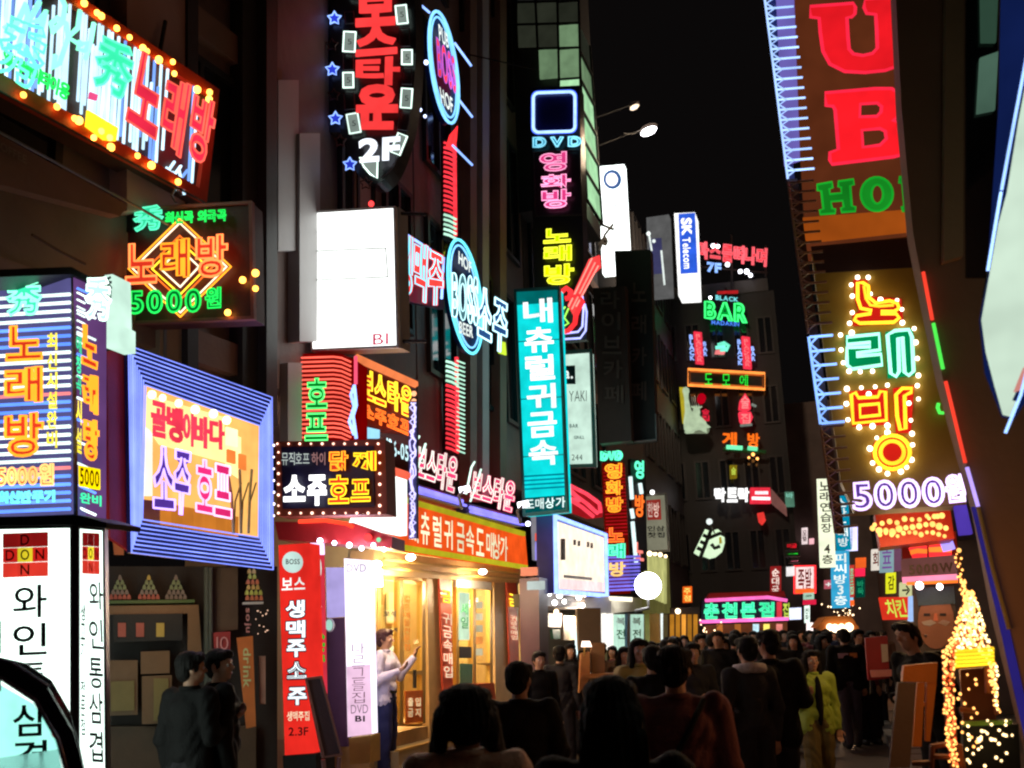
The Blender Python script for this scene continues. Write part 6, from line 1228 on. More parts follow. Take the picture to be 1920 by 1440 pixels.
s.bulbs([(1556, 1176), (1566, 1178), (1578, 1176), (1592, 1176)], eWW, .10, .4, 'lamp'); ld = lamp('stall_light', s.pl.at(1568, 1182, .0), 60, (1, .6, .3), .3, typ='POINT')
s = Sign('light_tree', 'small bare tree of tiny white lights above the orange stall roof', 'tree', Pl(1588, 1150, 26, 0), 1588, 1290)
mb = MB(); mb.tube([s.pl.at(1588, 1290), s.pl.at(1588, 1170)], .05); tips = []
for k in range(14): a = s.pl.at(1588, 1170-k*1.2); b = a + Vector((rn.uniform(-.55, .45), rn.uniform(-.3, .3), rn.uniform(.0, .5))); mb.tube([a, b], .015, None, False, 5); tips += [b, (a+b)/2]
s.add('trunk', mb, brn)
for t in tips: o = bpy.data.objects.new('fairy_light', me_b); C.objects.link(o); o.parent = s.root; o.location = t - s.o
s = Sign('red_booth', 'small dark red booth with boxes between the stooping man and the stall', 'booth', Pl(1640, 1240, 11.5, -17.5), 1645, 1290)
s.poly('body', [(1622, 1196), (1664, 1192), (1668, 1272), (1628, 1276)], df('booth_red', (.35, .02, .02), .5), .5); s.poly('box', [(1632, 1258), (1672, 1256), (1672, 1268), (1634, 1270)], df('pink_card', (.7, .25, .2), .5), .2, .25); s.poly('panel', [(1652, 1208), (1664, 1208), (1666, 1240), (1654, 1242)], df('cream_card', (.6, .5, .35), .5), .02, .03); s.tubes('leg', [[(1634, 1272), (1634, 1300)], [(1664, 1272), (1664, 1300)]], dk, .02, off=-.1)
# tables and bar in the middle
s = Sign('street_table', 'low wooden table top on legs seen between two dark heads', 'table', Pl(1022, 1385, 7.6, 0), 1022, 1420)
s.poly('table_top', [(1005, 1380), (1042, 1380), (1048, 1386), (1008, 1388)], df('table_wood', (.4, .2, .1), .4), .5, .2); s.poly('apron', [(1008, 1388), (1036, 1388), (1036, 1398), (1010, 1398)], df('table_wood2', (.3, .12, .05), .4), .03, .15); s.tubes('leg', [[(1012, 1396), (1012, 1430)], [(1034, 1396), (1034, 1430)]], dk, .02, off=.1)
s = Sign('lamp_stand', 'standing lamp with a glowing white shade over an orange wooden counter behind the crowd', 'lamp', Pl(1098, 1210, 12, 0), 1096, 1300)
s.poly('shade', [(1092, 1202), (1106, 1202), (1110, 1213), (1090, 1213)], E('shade', (1, .75, .6), 2.5), .08, .05); s.tube('pole', [(1096, 1213), (1096, 1230)], gold, .01, off=.02)
s = Sign('wood_counter', 'amber wooden counter with a raised back below the standing lamp', 'counter', Pl(1120, 1260, 12.2, 0), 1120, 1300)
s.poly('front', [(1090, 1225), (1106, 1222), (1106, 1272), (1086, 1300)], df('amber_wood', (.55, .22, .06), .5), .3); s.poly('rail', [(1092, 1264), (1160, 1262), (1160, 1270), (1090, 1272)], df('amber_wood', (.55, .22, .06), .5), .3, .05); s.poly('pillar', [(1082, 1140), (1126, 1140), (1128, 1220), (1086, 1220)], df('brown_stone', (.16, .11, .06), .5), .4, -.4)
s.poly('back_board', [(1108, 1205), (1134, 1205), (1134, 1262), (1110, 1262)], df('amber_wood2', (.35, .18, .07), .5), .2, -.1)
s = Sign('side_entrance', 'dark side street porch with white downlights and a coloured light edge', 'porch', Pl(1050, 1180, 18.6, 72.5), 1050, 1280)
s.poly('ceiling', [(1012, 1112), (1138, 1122), (1134, 1142), (1014, 1136)], df('porch_grey', (.2, .18, .17), .5), 1.0, .2); s.poly('back', [(1010, 1130), (1136, 1134), (1136, 1300), (1010, 1300)], df('porch_dark', (.07, .06, .05), .5), .1, -.9)
s.bulbs([(1030, 1113), (1049, 1116), (1085, 1120), (1058, 1128), (1040, 1130), (1092, 1135), (1102, 1131)], E('porchlight', (1, .95, .9), 7.0), .05, .3, 'downlight'); s.bulbs([(1043, 1147), (1084, 1149)], eWW, .05, .1, 'lamp')
s.tubes('edge_tube', [[(1012, 1114), (1014, 1140)], ], eWs, .03, off=.3); s.tubes('edge_tube', [[(1014, 1148), (1018, 1166)]], eC, .035, off=.3); s.tubes('edge_tube', [[(1019, 1168), (1021, 1174)]], eY, .03, off=.3); s.bulbs([(1019, 1186)], E('rosewhite2', (1, .85, .8), 3.0), .06, .3, 'lamp')
s.poly('red_board', [(1024, 1150), (1054, 1150), (1052, 1176), (1026, 1176)], df('red_paint', (.5, .03, .02), .4), .05, .0); s.poly('green_board', [(1036, 1180), (1050, 1180), (1050, 1198), (1038, 1198)], df('green_poster', (.05, .2, .14), .5), .05, .0); s.poly('poster', [(1056, 1154), (1080, 1156), (1078, 1200), (1058, 1200)], df('cream_card', (.6, .5, .35), .5), .05, .0)
s.tubes('white_strip', [[(1080, 1160), (1081, 1236)]], E('edgewhite', (.75, .95, .95), 1.5), .025, off=.0)
s = Sign('corner_column', 'plum coloured column at the right end of the jewellery shop', 'column', Pl(992, 1200, 15.6, -17.5), 992, 1380)
s.poly('shaft', [(974, 1085), (1010, 1082), (1014, 1400), (978, 1400)], df('plum_stone', (.12, .06, .09), .4), .5)
for k, (x, y) in enumerate(((988, 1072), (1000, 1098))): s.poly('sign_plate', q4(x-12, y-8, x+20, y+8, -1), df('pink_card', (.7, .25, .2), .5) if k == 0 else E('greywhite', (.7, .8, .75), .8), .05, .05)
# hanging wires across the left
for i, (a, b, Y) in enumerate((((745, 60), (1003, 130), 15), ((1170, 250), (1207, 240), 26), ((1100, 820), (1140, 850), 20))):
    s = Sign('cable', ('cable slung from the oval film sign toward the black vertical sign', 'short cable holding the bright street lamp', 'short cable above the slim column sign')[i], 'cable', Pl(*a, Y, 0), *a); s.tube('cable', [a, ((a[0]+b[0])/2, (a[1]+b[1])/2+6), b], bk, .012, off=0)
# ================================================================ CAR
s = Sign('parked_car', 'dark car cut by the left edge in front of the white lightbox column', 'car', Pl(60, 1300, 3.3, 0), -300, 1900)
cp = df('car_paint', (.018, .012, .025), .12, .3, .1, 3, .0, .8)
H = lambda x, z: (x, z)
# side profile in metres: x from the tail (0) toward the nose (-4), z height
X0 = s.pl.at(168, 1440).x; Yc = 3.3
roof = [(0.04, .62), (.03, .95), (0, 1.22), (-.05, 1.38), (-.13, 1.52), (-.24, 1.60), (-.40, 1.645), (-.9, 1.67), (-1.7, 1.65), (-2.2, 1.55), (-2.9, 1.05), (-3.9, .9), (-4.1, .55)]
belt = [(-.09, 1.20), (-.12, 1.36), (-.19, 1.47), (-.28, 1.525), (-.42, 1.555), (-.9, 1.575), (-1.6, 1.56), (-2.0, 1.48), (-2.6, 1.1), (-2.4, 1.02), (-.16, 1.0)]
CT, ST = math.cos(R(24)), math.sin(R(24))
def cw(x, y, z): return Vector((X0 + x*CT - y*ST, Yc + x*ST + y*CT, z))
def prof(pts, y0, y1): return [cw(x, y0, z) for x, z in pts], cw(0, y1-y0, 0) - cw(0, 0, 0)
mb = MB()
top = roof[2:10]; inn = [(-.045, 1.20), (-.095, 1.365), (-.165, 1.485), (-.26, 1.555), (-.41, 1.59), (-.9, 1.612), (-1.6, 1.59), (-2.15, 1.50)]
for i in range(len(top)-1):
    P, d = prof([top[i], top[i+1], inn[i+1], inn[i]], 0, 1.62); mb.prism(P, d) if 0 else None
# pillars and roof shell
for i in range(len(top)-1):
    for y0, y1 in ((0, .07), (1.55, 1.62)): P, d = prof([top[i], top[i+1], inn[i+1], inn[i]], y0, y1); mb.prism(P, d)
for i in range(4, len(top)-1): P, d = prof([top[i], top[i+1], (top[i+1][0], top[i+1][1]-.03), (top[i][0], top[i][1]-.03)], .07, 1.55); mb.prism(P, d)
P, d = prof([(.04, .45), (.03, .95), (0, 1.22), (-2.4, 1.02+.0), (-2.9, 1.05), (-3.9, .9), (-4.1, .55), (-4.0, .4)], 0, 1.62); mb.prism(P, d)
for x in (-.95, ): P, d = prof([(x, 1.0), (x-.08, 1.0), (x-.06, 1.6), (x+.0, 1.6)], 0, .05); mb.prism(P, d)
s.add('body', mb, cp)
gw = glass('car_glass', (.50, .72, .70), .4)
mb = MB(); P, d = prof([(-.05, 1.15), (-.10, 1.36), (-.17, 1.475), (-.27, 1.54), (-.42, 1.575), (-.9, 1.60), (-.9, 1.05)], .03, .036); mb.prism(P, d); s.add('window', mb, gw)
mb = MB(); mb.tube([cw(x, -.004, z) for x, z in inn[:6]], .008); s.add('window_trim', mb, df('chrome_dark', (.3, .25, .35), .2, .9), smooth=True)
mb = MB(); mb.tube([cw(x+.002, .03, z+.003) for x, z in top[2:7]], .006); s.add('roof_strip', mb, df('violet_chrome', (.35, .25, .6), .2, .9))
mb = MB(); c = at(107, 1368, 3.5); mb.ball(c, .02, 10, 6, (1.1, .6, 1.5)); s.add('red_spot', mb, E('redspot', (1, .03, .03), 2.0), smooth=True)  # small glowing red ball at the car window
mb = MB(); c = at(124, 1408, 3.5); mb.ball(c, .009, 8, 5, (1.2, .6, .8)); s.add('orange_spot', mb, E('orangespot', (1, .5, .25), 3.0), smooth=True)  # smaller glowing orange ball below the red one
for x in (-.8, -3.3):
    mb = MB(); vs = [cw(x+.32*math.cos(a), -.02, .32+.32*math.sin(a)) for a in [i*math.pi/12 for i in range(24)]]; mb.prism(vs, cw(0, .2, 0) - cw(0, 0, 0)); wo = s.add('wheel', mb, df('tyre', (.02, .02, .02), .8)); mb = MB(); vs = [cw(x+.19*math.cos(a), -.03, .32+.19*math.sin(a)) for a in [i*math.pi/8 for i in range(16)]]; mb.prism(vs, cw(0, .05, 0) - cw(0, 0, 0)); s.add('rim', mb, gm, wo)

import numpy as np
# ================================================================ PEOPLE
def capsule(bm, a, b, ra, rb, seg=10):
    a = Vector(a); b = Vector(b); m = MB(); m.ball(a, ra, seg, 6); m.ball(b, rb, seg, 6); m.tube([a, b], ra, None, False, seg, [ra, rb]); bm.v += []; n = len(bm.v); bm.v += m.v; bm.f += [tuple(i+n for i in f) for f in m.f]
def ell(bm, c, r): bm.ball(c, 1.0, 14, 9, r)
def tri_ok(f): return f
def remesh(mb, vox, sm=3):
    me = meshof('tmp', mb.v, mb.f); bm = bmesh.new(); bm.from_mesh(me); bmesh.ops.recalc_face_normals(bm, faces=bm.faces); bm.to_mesh(me); bm.free()
    o = bpy.data.objects.new('tmp', me)
    r = o.modifiers.new('r', 'REMESH'); r.mode = 'VOXEL'; r.voxel_size = vox; r.use_smooth_shade = True
    q = o.modifiers.new('s', 'SMOOTH'); q.factor = .5; q.iterations = sm
    out = bake(o)
    bpy.data.objects.remove(o); bpy.data.meshes.remove(me); return out
skin = df('skin', (.48, .26, .17), .5, 0, .1, 12, .05, .4); skinw = df('skin_warm', (.75, .38, .2), .5, 0, .1, 12, .05)
hairb = df('black_hair', (.009, .007, .006), .55, 0, .4, 30, .5, .2); hairr = df('reddish_hair', (.06, .02, .025), .4, 0, .4, 30, .5)
def hand(b, w_, d, side, fwd, curl=.5, k=1):
    d = Vector(d).normalized(); fw = Vector(fwd).normalized(); sd = d.cross(fw).normalized(); fw = sd.cross(d).normalized()
    w_ = Vector(w_); pc = w_ + d*.045*k; capsule(b, w_, w_ + d*.075*k - sd*.018*k, .021*k, .022*k, 8); capsule(b, w_, w_ + d*.075*k + sd*.02*k, .021*k, .02*k, 8)
    for i, (o, L) in enumerate(((-.033, .062), (-.012, .074), (.010, .070), (.031, .055))):
        a = w_ + d*.085*k + sd*o*k; m = a + (d*(1-curl*.4) + fw*curl*.5).normalized()*L*.5*k; e = m + (d*(1-curl) + fw*curl).normalized()*L*.5*k
        capsule(b, a, m, .0095*k, .009*k, 6); capsule(b, m, e, .009*k, .0075*k, 6)
    a = w_ + d*.03*k - sd*.03*k; m = a + (d*.6 - sd*.7 + fw*.3).normalized()*.035*k; capsule(b, a, m, .012*k, .011*k, 6); capsule(b, m, m + (d*.9 + fw*.4).normalized()*.03*k, .011*k, .009*k, 6)
ARM = {   # elbow and wrist offsets per side (x outward positive, y forward = -)
 'down': ((.05, .02, -.29), (.05, -.04, -.54), (0, -.1, -1)),
 'front': ((.07, -.02, -.27), (-.08, -.26, -.28), (-1, -.3, .1)),
 'hold': ((.06, .02, -.27), (.0, -.24, -.17), (0, -.8, .5)),
 'up': ((.07, -.10, -.24), (.02, -.30, -.02), (0, -.35, 1)),
 'fold': ((.09, -.03, -.26), (-.12, -.20, -.22), (-1, -.1, 0)),
 'back': ((.07, .10, -.27), (.05, .08, -.50), (0, -.1, -1))}
def person(label, px, ytop, Y, face, top, bottom, hair='short', arms=('down', 'down'), hairm=hairb, skm=skin, z0=0.0, coat=0, stride=.0, group=None, vox=.014, headturn=0, lean=0, build=1.0, wide=1.0, hw=1.0):
    hp = at(px, ytop, Y); Hh = max(1.2, hp.z - z0); k = Hh/1.72
    root = bpy.data.objects.new('person', None); C.objects.link(root); root.location = (hp.x, hp.y, z0); root.rotation_euler = (0, 0, R(face)); root.scale = (k, k, k); tag(root, label, 'person', group)
    def sk(name, b, m, v=vox, sm=3):
        me = remesh(b, v, sm); me.name = name
        if name != 'body':
            nv = len(me.vertices); co = np.empty(nv*3); no = np.empty(nv*3); me.vertices.foreach_get('co', co); me.vertex_normals.foreach_get('vector', no)
            co = co.reshape(-1, 3); no = no.reshape(-1, 3); q = len(label)*1.7; x, y, z = co.T
            w1 = np.sin(x*23 + z*9 + q + 1.7*np.sin(y*17 + z*11)) * np.sin(y*19 - z*13 + 1.3*np.sin(x*21 + q)); w2 = np.abs(np.sin(z*13 + x*19 + 2.2*np.sin(x*11 + y*13 + z*7 + q)))
            co += no*((w1*.006 + (w2 - .6)*.007)[:, None]); me.vertices.foreach_set('co', co.ravel()); me.update()
        if lean:
            for vv in me.vertices:
                if vv.co.z > .9: vv.co.y -= (vv.co.z-.9)*lean
        return mk(name, me, m, root)
    ft = [(-.10, -stride, .07), (.10, stride, .07)]
    B = MB()
    for sgn, f in zip((-1, 1), ft):
        hip = (sgn*.085, 0, .92); kn = (sgn*.095, f[1]*.45-.02, .49); capsule(B, hip, kn, .085, .055); capsule(B, kn, f, .055, .036); capsule(B, (f[0], f[1]+.02, .05), (f[0]+sgn*.015, f[1]-.13, .035), .038, .03)
    ell(B, (0, 0, .97), (.15, .105, .12)); ell(B, (0, 0, 1.12), (.125*build, .095, .14)); ell(B, (0, .005, 1.28), (.155*build, .105, .16)); capsule(B, (-.13, .01, 1.40), (.13, .01, 1.40), .06, .06)
    capsule(B, (0, .015, 1.40), (0, .0, 1.53), .058, .052)
    wrists = []
    for sgn, an in zip((-1, 1), arms):
        e, w_, hd = ARM[an]; sh = Vector((sgn*.185*build, .01, 1.41)); el = sh + Vector((sgn*e[0], e[1], e[2])); wr = sh + Vector((sgn*w_[0], w_[1], w_[2]))
        capsule(B, sh, el, .050, .040); capsule(B, el, wr, .038, .026); hand(B, wr, (sgn*hd[0], hd[1], hd[2]), sgn, (0, -1, .0) if hd[2] < -.5 else (0, .2, 1) if abs(hd[2]) < .6 else (0, -1, 0), .5); wrists.append((sh, el, wr))
    # head
    Hm = MB(); ell(Hm, (0, .008, 1.62), (.075, .093, .098)); ell(Hm, (0, -.028, 1.565), (.056, .058, .062)); ell(Hm, (0, -.06, 1.528), (.028, .026, .022)); capsule(Hm, (0, -.082, 1.625), (0, -.104, 1.588), .009, .014, 8)
    capsule(Hm, (-.03, -.072, 1.642), (.03, -.072, 1.642), .014, .014, 6); capsule(Hm, (-.018, -.083, 1.553), (.018, -.083, 1.553), .007, .007, 6)
    for sgn in (-1, 1): ell(Hm, (sgn*.077, .008, 1.60), (.010, .02, .031)); ell(Hm, (sgn*.04, -.06, 1.585), (.022, .02, .02))
    rot = Matrix.Translation((0, 0, 1.5)) @ Matrix.Rotation(R(headturn), 4, 'Z') @ Matrix.Translation((0, 0, -1.5))
    Hm.v = [rot @ v for v in Hm.v]; B.f += [tuple(i+len(B.v) for i in f) for f in Hm.f]; B.v += Hm.v
    sk('body', B, skm, vox*.72, 2)
    def hl(m): m.v = [rot @ v for v in m.v]; return m
    for sgn in (-1, 1):
        ey = MB(); ey.ball((sgn*.031, -.077, 1.61), .011, 8, 6); eo = hl(ey).build('eye', df('eye_white', (.7, .68, .65), .2), root, Vector((0, 0, 0)), True)
        ir = MB(); ir.ball((sgn*.031, -.0845, 1.61), .0055, 8, 6); hl(ir).build('iris', bk, eo, Vector((0, 0, 0)), True)
    lp = MB(); lp.ball((0, -.088, 1.553), .016, 10, 6, (1.1, .4, .42)); hl(lp).build('lips', df('lips', (.45, .12, .10), .4), root, Vector((0, 0, 0)), True)
    hb = MB()
    if hair == 'cap':
        ell(hb, (0, .012, 1.65), (.083, .1, .082)); ell(hb, (0, -.10, 1.665), (.05, .06, .010))
    else:
        ell(hb, (0, .024, 1.650), (.083, .092, .088)); ell(hb, (0, .050, 1.60), (.076, .058, .085)); [ell(hb, (g_*.072, -.012, 1.615), (.012, .026, .035)) for g_ in (-1, 1)]; ell(hb, (0, -.045, 1.70), (.055, .045, .026))
        for sgn in (-1, 1): ell(hb, (sgn*.058, -.03, 1.68), (.028, .045, .035))
        if hair == 'nape':
            ell(hb, (0, .05, 1.60), (.088, .07, .10))
            for sgn in (-1, 1): capsule(hb, (sgn*.07, .0, 1.62), (sgn*.095, -.02, 1.47), .035, .028); capsule(hb, (sgn*.07, .04, 1.6), (sgn*.085, .02, 1.50), .034, .024)
        if hair in ('long', 'bob'):
            L = 1.30 if hair == 'long' else 1.47; wd = .115 if hair == 'long' else .108
            capsule(hb, (0, .06, 1.60), (0, .085, L+.04), .085, .06); 
            for sgn in (-1, 1): capsule(hb, (sgn*.066, -.012, 1.63), (sgn*wd*.78, -.01, L), .032, .030); capsule(hb, (sgn*.062, .03, 1.62), (sgn*wd*.78, .035, L), .036, .034); capsule(hb, (sgn*.045, .07, 1.6), (sgn*wd*.5, .085, L-.01), .05, .045)
            for q in range(9): x = -.10+.025*q; capsule(hb, (x*.8, .1, 1.55), (x*1.05, .11, L-.02+.012*(q % 3)), .022, .012, 6)
    if hair == 'short': ell(hb, (0, -.058, 1.684), (.056, .024, .02)); ell(hb, (.02, -.045, 1.70), (.05, .045, .02))
    rh = random.Random(len(label)*7+int(px))
    for q_ in range(9):
        x_ = -.048+.012*q_; capsule(hb, (x_*.8, -.045, 1.705), (x_*1.15+.01, -.083+abs(x_)*.35, 1.652+rh.uniform(-.010, .012)), .013, .004, 6)
    for _ in range(90):
        a = rh.uniform(0, 6.283); e = rh.uniform(-.25, 1.35); c_, s_ = math.cos(e), math.sin(e)
        if math.sin(a) < -.35 and e < .75: continue
        p_ = Vector((.080*c_*math.cos(a), .022 + .088*c_*math.sin(a), 1.645 + .083*s_)); o_ = Vector((c_*math.cos(a), c_*math.sin(a), s_*.6)); tg = Vector((-s_*math.cos(a), -s_*math.sin(a), -c_ - .25)).normalized()
        capsule(hb, p_ - o_*.004, p_ + tg*rh.uniform(.03, .055) + o_*rh.uniform(.002, .014) + Vector((rh.uniform(-.01, .01), rh.uniform(-.01, .01), 0)), .013, .004, 6)
    hb.v = [Vector((v.x*hw, v.y*(1+(hw-1)*.6), v.z)) for v in hb.v]
    ho = hl(hb); hm = remesh(ho, .0065 if vox < .013 else .009 if vox < .02 else .014, 1); hm.name = 'hair'
    for vv in hm.vertices:
        if lean and vv.co.z > .9: vv.co.y -= (vv.co.z-.9)*lean
    # strands: ripple the surface a little
    nv = len(hm.vertices); co = np.empty(nv*3); hm.vertices.foreach_get('co', co); co = co.reshape(-1, 3); a = np.arctan2(co[:, 1]-.02, co[:, 0]); rp = .0035*np.sin(a*26+co[:, 2]*9) + .002*np.sin(a*61)
    co[:, 0] += np.cos(a)*rp; co[:, 1] += np.sin(a)*rp; hm.vertices.foreach_set('co', co.ravel()); hm.update()
    mk('hair' if hair != 'cap' else 'cap', hm, hairm, root)
    # clothes
    T = MB(); g = .018 + .008*wide
    for sgn, f in zip((-1, 1), ft):
        hip = (sgn*.085, 0, .92); kn = (sgn*.098, f[1]*.45-.015, .49); capsule(T, hip, kn, .085+g, .06+g); capsule(T, kn, (f[0], f[1]+.01, .10), .058+g, .045+g)
        for zz in (.14, .2, .52, .57, .86): capsule(T, (sgn*.09-.03, f[1]*(1-zz/.9)-.03, zz), (sgn*.09+.03, f[1]*(1-zz/.9)-.04, zz+.02), .03+g*.5, .03+g*.5, 6)
    ell(T, (0, 0, .97), (.155, .115, .12)); sk('trousers', T, bottom)
    J = MB(); lo = .90-coat
    ell(J, (0, .0, 1.05), (.155*build*wide, .125*wide, .13)); ell(J, (0, .0, 1.17), (.15*build*wide, .12*wide, .16)); ell(J, (0, .005, 1.30), (.175*build*wide, .125*wide, .155)); capsule(J, (-.15*build, .01, 1.40), (.15*build, .01, 1.40), .074, .074); capsule(J, (-.04, .01, 1.42), (.04, .01, 1.42), .07, .07)
    capsule(J, (-.09*build, 0, 1.05), (-.10*build, 0, lo), .09*wide, .10*wide); capsule(J, (.09*build, 0, 1.05), (.10*build, 0, lo), .09*wide, .10*wide)
    for (sh, el, wr) in wrists:
        wr2 = el.lerp(wr, .93); capsule(J, sh, el, .068*wide, .056*wide); capsule(J, el, wr2, .055*wide, .040*wide)
        for t in (.25, .55, .85): c = sh.lerp(el, t); capsule(J, c + Vector((-.03, -.02, 0)), c + Vector((.03, .02, .02)), .036*wide, .036*wide, 6)
        c = el; ell(J, c, (.062*wide, .06*wide, .06*wide))
    sk('jacket', J, top)
    cb = MB(); cb.tube([Vector((.062*math.cos(a), .012+.062*math.sin(a), 1.475)) for a in [i*math.pi/8 for i in range(16)]], .016, Vector((0, 0, 1)), True, 8); cb.build('collar', top, root, Vector((0, 0, 0)), True)
    for sgn, f in zip((-1, 1), ft):
        sb = MB(); capsule(sb, (f[0], f[1]+.03, .055), (f[0]+sgn*.01, f[1]-.14, .045), .052, .045); sm_ = remesh(sb, .02, 1); sm_.name = 'shoe'; mk('shoe', sm_, df('shoe_black', (.02, .018, .018), .4), root)
    return root, k
blk = df('black_coat', (.011, .010, .010), .7, 0, .3, 9, .4, .1); blk2 = df('charcoal_coat', (.035, .033, .036), .7, 0, .3, 9, .4, .1); jean = df('jeans', (.03, .035, .12), .7, 0, .3, 14, .4, .1); dkt = df('dark_trousers', (.025, .022, .025), .7, 0, .3, 9, .3, .1)
shirtm = df('white_shirt', (.72, .66, .85), .6, 0, .12, 8, .3); yj = df('olive_jacket', (.42, .32, .09), .6, 0, .25, 8, .3); lj = df('lime_jacket', (.34, .46, .05), .55, 0, .25, 8, .3); kh = df('khaki_trousers', (.15, .11, .03), .7, 0, .3, 8, .3); mar = df('maroon_coat', (.17, .065, .07), .7, 0, .3, 6, .3, .1); brc = df('brown_coat', (.12, .07, .045), .7, 0, .3, 6, .3, .1); tanw = df('tan_top', (.80, .46, .32), .6, 0, .15, 8, .3)
# the man in the shop light
m1, k = person('man in a white shirt and jeans standing in profile before the jewellery shop, hands raised', 722, 1181, 12.0, 78, shirtm, jean, 'short', ('hold', 'up'), hairr, z0=.155, vox=.009, wide=1.08, build=1.02, hw=1.08)
hb = MB(); hb.box(-.035, .035, -.35, -.335, 1.50, 1.56); ph = hb.build('phone_tmp', bk, None, Vector((0, 0, 0)))
bpy.data.objects.remove(ph)
bt = MB(); bt.tube([Vector((.15*math.cos(a), .115*math.sin(a), 1.0)) for a in [i*math.pi/10 for i in range(20)]], .022, Vector((0, 0, 1)), True, 6); bt.build('belt', bk, m1, Vector((0, 0, 0)), True)
person('left figure of the dark couple before the closed shop, turned away', 360, 1224, 7.0, 150, blk, dkt, 'short', ('hold', 'down'), wide=1.12, coat=.12, hw=1.06, headturn=-30)
person('right figure of the dark couple before the closed shop, face toward the orange banner', 413, 1219, 7.2, 120, blk, dkt, 'short', ('down', 'down'), wide=1.25, coat=.12, headturn=-40)
person('nearest woman at the bottom with dark bobbed hair and bare neck, seen from behind', 872, 1288, 3.5, 182, tanw, dkt, 'nape', skm=skinw, vox=.010, hw=1.22)
person('nearest woman at the bottom with long loose black hair, seen from behind', 1143, 1274, 2.9, 178, blk, dkt, 'long', vox=.012, wide=1.2)
person('dark man with short hair standing left of the long haired woman', 972, 1243, 6.0, 185, blk, dkt, 'short', ('hold', 'down'), wide=1.2, headturn=-25)
mm, k = person('broad man in a maroon coat with a shoulder strap walking away', 1262, 1214, 4.9, 180, mar, dkt, 'short', ('down', 'hold'), wide=1.2, coat=.1, build=1.05, vox=.011, headturn=-20, hw=1.06)
sb = MB(); sb.tube([Vector((-.12, .13, 1.46)), Vector((-.02, .175, 1.3)), Vector((.1, .19, 1.12)), Vector((.2, .15, .95))], .016, Vector((0, 1, 0)), False, 6); sb.build('strap', blk, mm, Vector((0, 0, 0)), True)
bgm = MB(); ell(bgm, (.26, .10, .86), (.09, .13, .16)); bgm.build('shoulder_bag', df('plum_bag', (.12, .05, .08), .5), mm, Vector((0, 0, 0)), True)
person('woman in a mustard jacket facing the camera with arms folded', 1197, 1199, 9.5, 0, yj, dkt, 'bob', ('fold', 'fold'), vox=.011, headturn=8)
person('man with a pinkish lit face and dark coat right of the mustard jacket', 1297, 1206, 10.5, 5, blk2, dkt, 'short', ('front', 'down'))
person('large man in a black coat with his back to the camera in mid street', 1438, 1183, 8.4, 176, blk, dkt, 'short', ('hold', 'down'), wide=1.25, build=1.05, coat=.05, headturn=35, stride=.08)
sc_, k = person('person with a pale patterned scarf at the shoulder left of the big black coat', 1398, 1195, 8.2, 195, blk2, dkt, 'short', ('down', 'down'))
sf = MB(); sf.tube([Vector((-.16, -.06, 1.38)), Vector((-.10, .06, 1.46)), Vector((.03, .10, 1.47)), Vector((.13, .0, 1.45))], .045, None, False, 8); sf.build('scarf', df('pale_scarf', (.55, .48, .48), .7, 0, .5, 30, .4), sc_, Vector((0, 0, 0)), True)
lg, k = person('woman in an open lime jacket and khaki trousers walking toward the camera', 1519, 1220, 9.8, 8, lj, kh, 'bob', ('hold', 'down'), vox=.010, stride=.09, wide=1.12, coat=.03)
iv = MB(); ell(iv, (0, -.115, 1.18), (.045, .045, .27)); iv.build('dark_top', blk, lg, Vector((0, 0, 0)), True)
bs_, k = person('man in a black jacket with a pale and orange chest stripe beyond the lime jacket', 1580, 1180, 15.0, 180, blk, df('grey_trousers', (.07, .055, .07), .7), 'short', ('down', 'down'), stride=.1, wide=1.25, build=1.1)
for x0, x1, c in ((-.15, .0, (.6, .35, .4)), (.02, .13, (.7, .22, .05))): q = MB(); q.box(min(-x0, -x1), max(-x0, -x1), .138, .15, 1.30, 1.37); q.build('stripe', df('stripe%d' % int(x1*100), c, .6), bs_, Vector((0, 0, 0)))
person('person in a greyish coat just right of the striped jacket', 1616, 1192, 15.5, 190, df('grey_coat', (.14, .13, .10), .7), dkt, 'short', ('down', 'down'))
st2, k = person('man in a dark jacket stooping to the left beside the orange stand, face lit', 1742, 1166, 8.0, -70, blk, dkt, 'short', ('front', 'hold'), wide=1.25, lean=.32, coat=.05)
person('woman with a dark fringe in a brown coat behind the lamp counter', 1170, 1214, 12.5, 10, brc, dkt, 'bob', ('down', 'down'))
person('man in a brown coat turned away left of the white lit doorway', 1125, 1206, 13.5, 170, brc, dkt, 'short')
person('dark clad person between the two women below the amber curtains', 1222, 1212, 8.0, 178, blk, dkt, 'short')
person('dark figure behind the dark man near the side porch', 1048, 1212, 13, 175, blk2, dkt, 'short'); person('woman in dark clothes by the porch column', 1068, 1208, 15, 20, blk2, dkt, 'long')
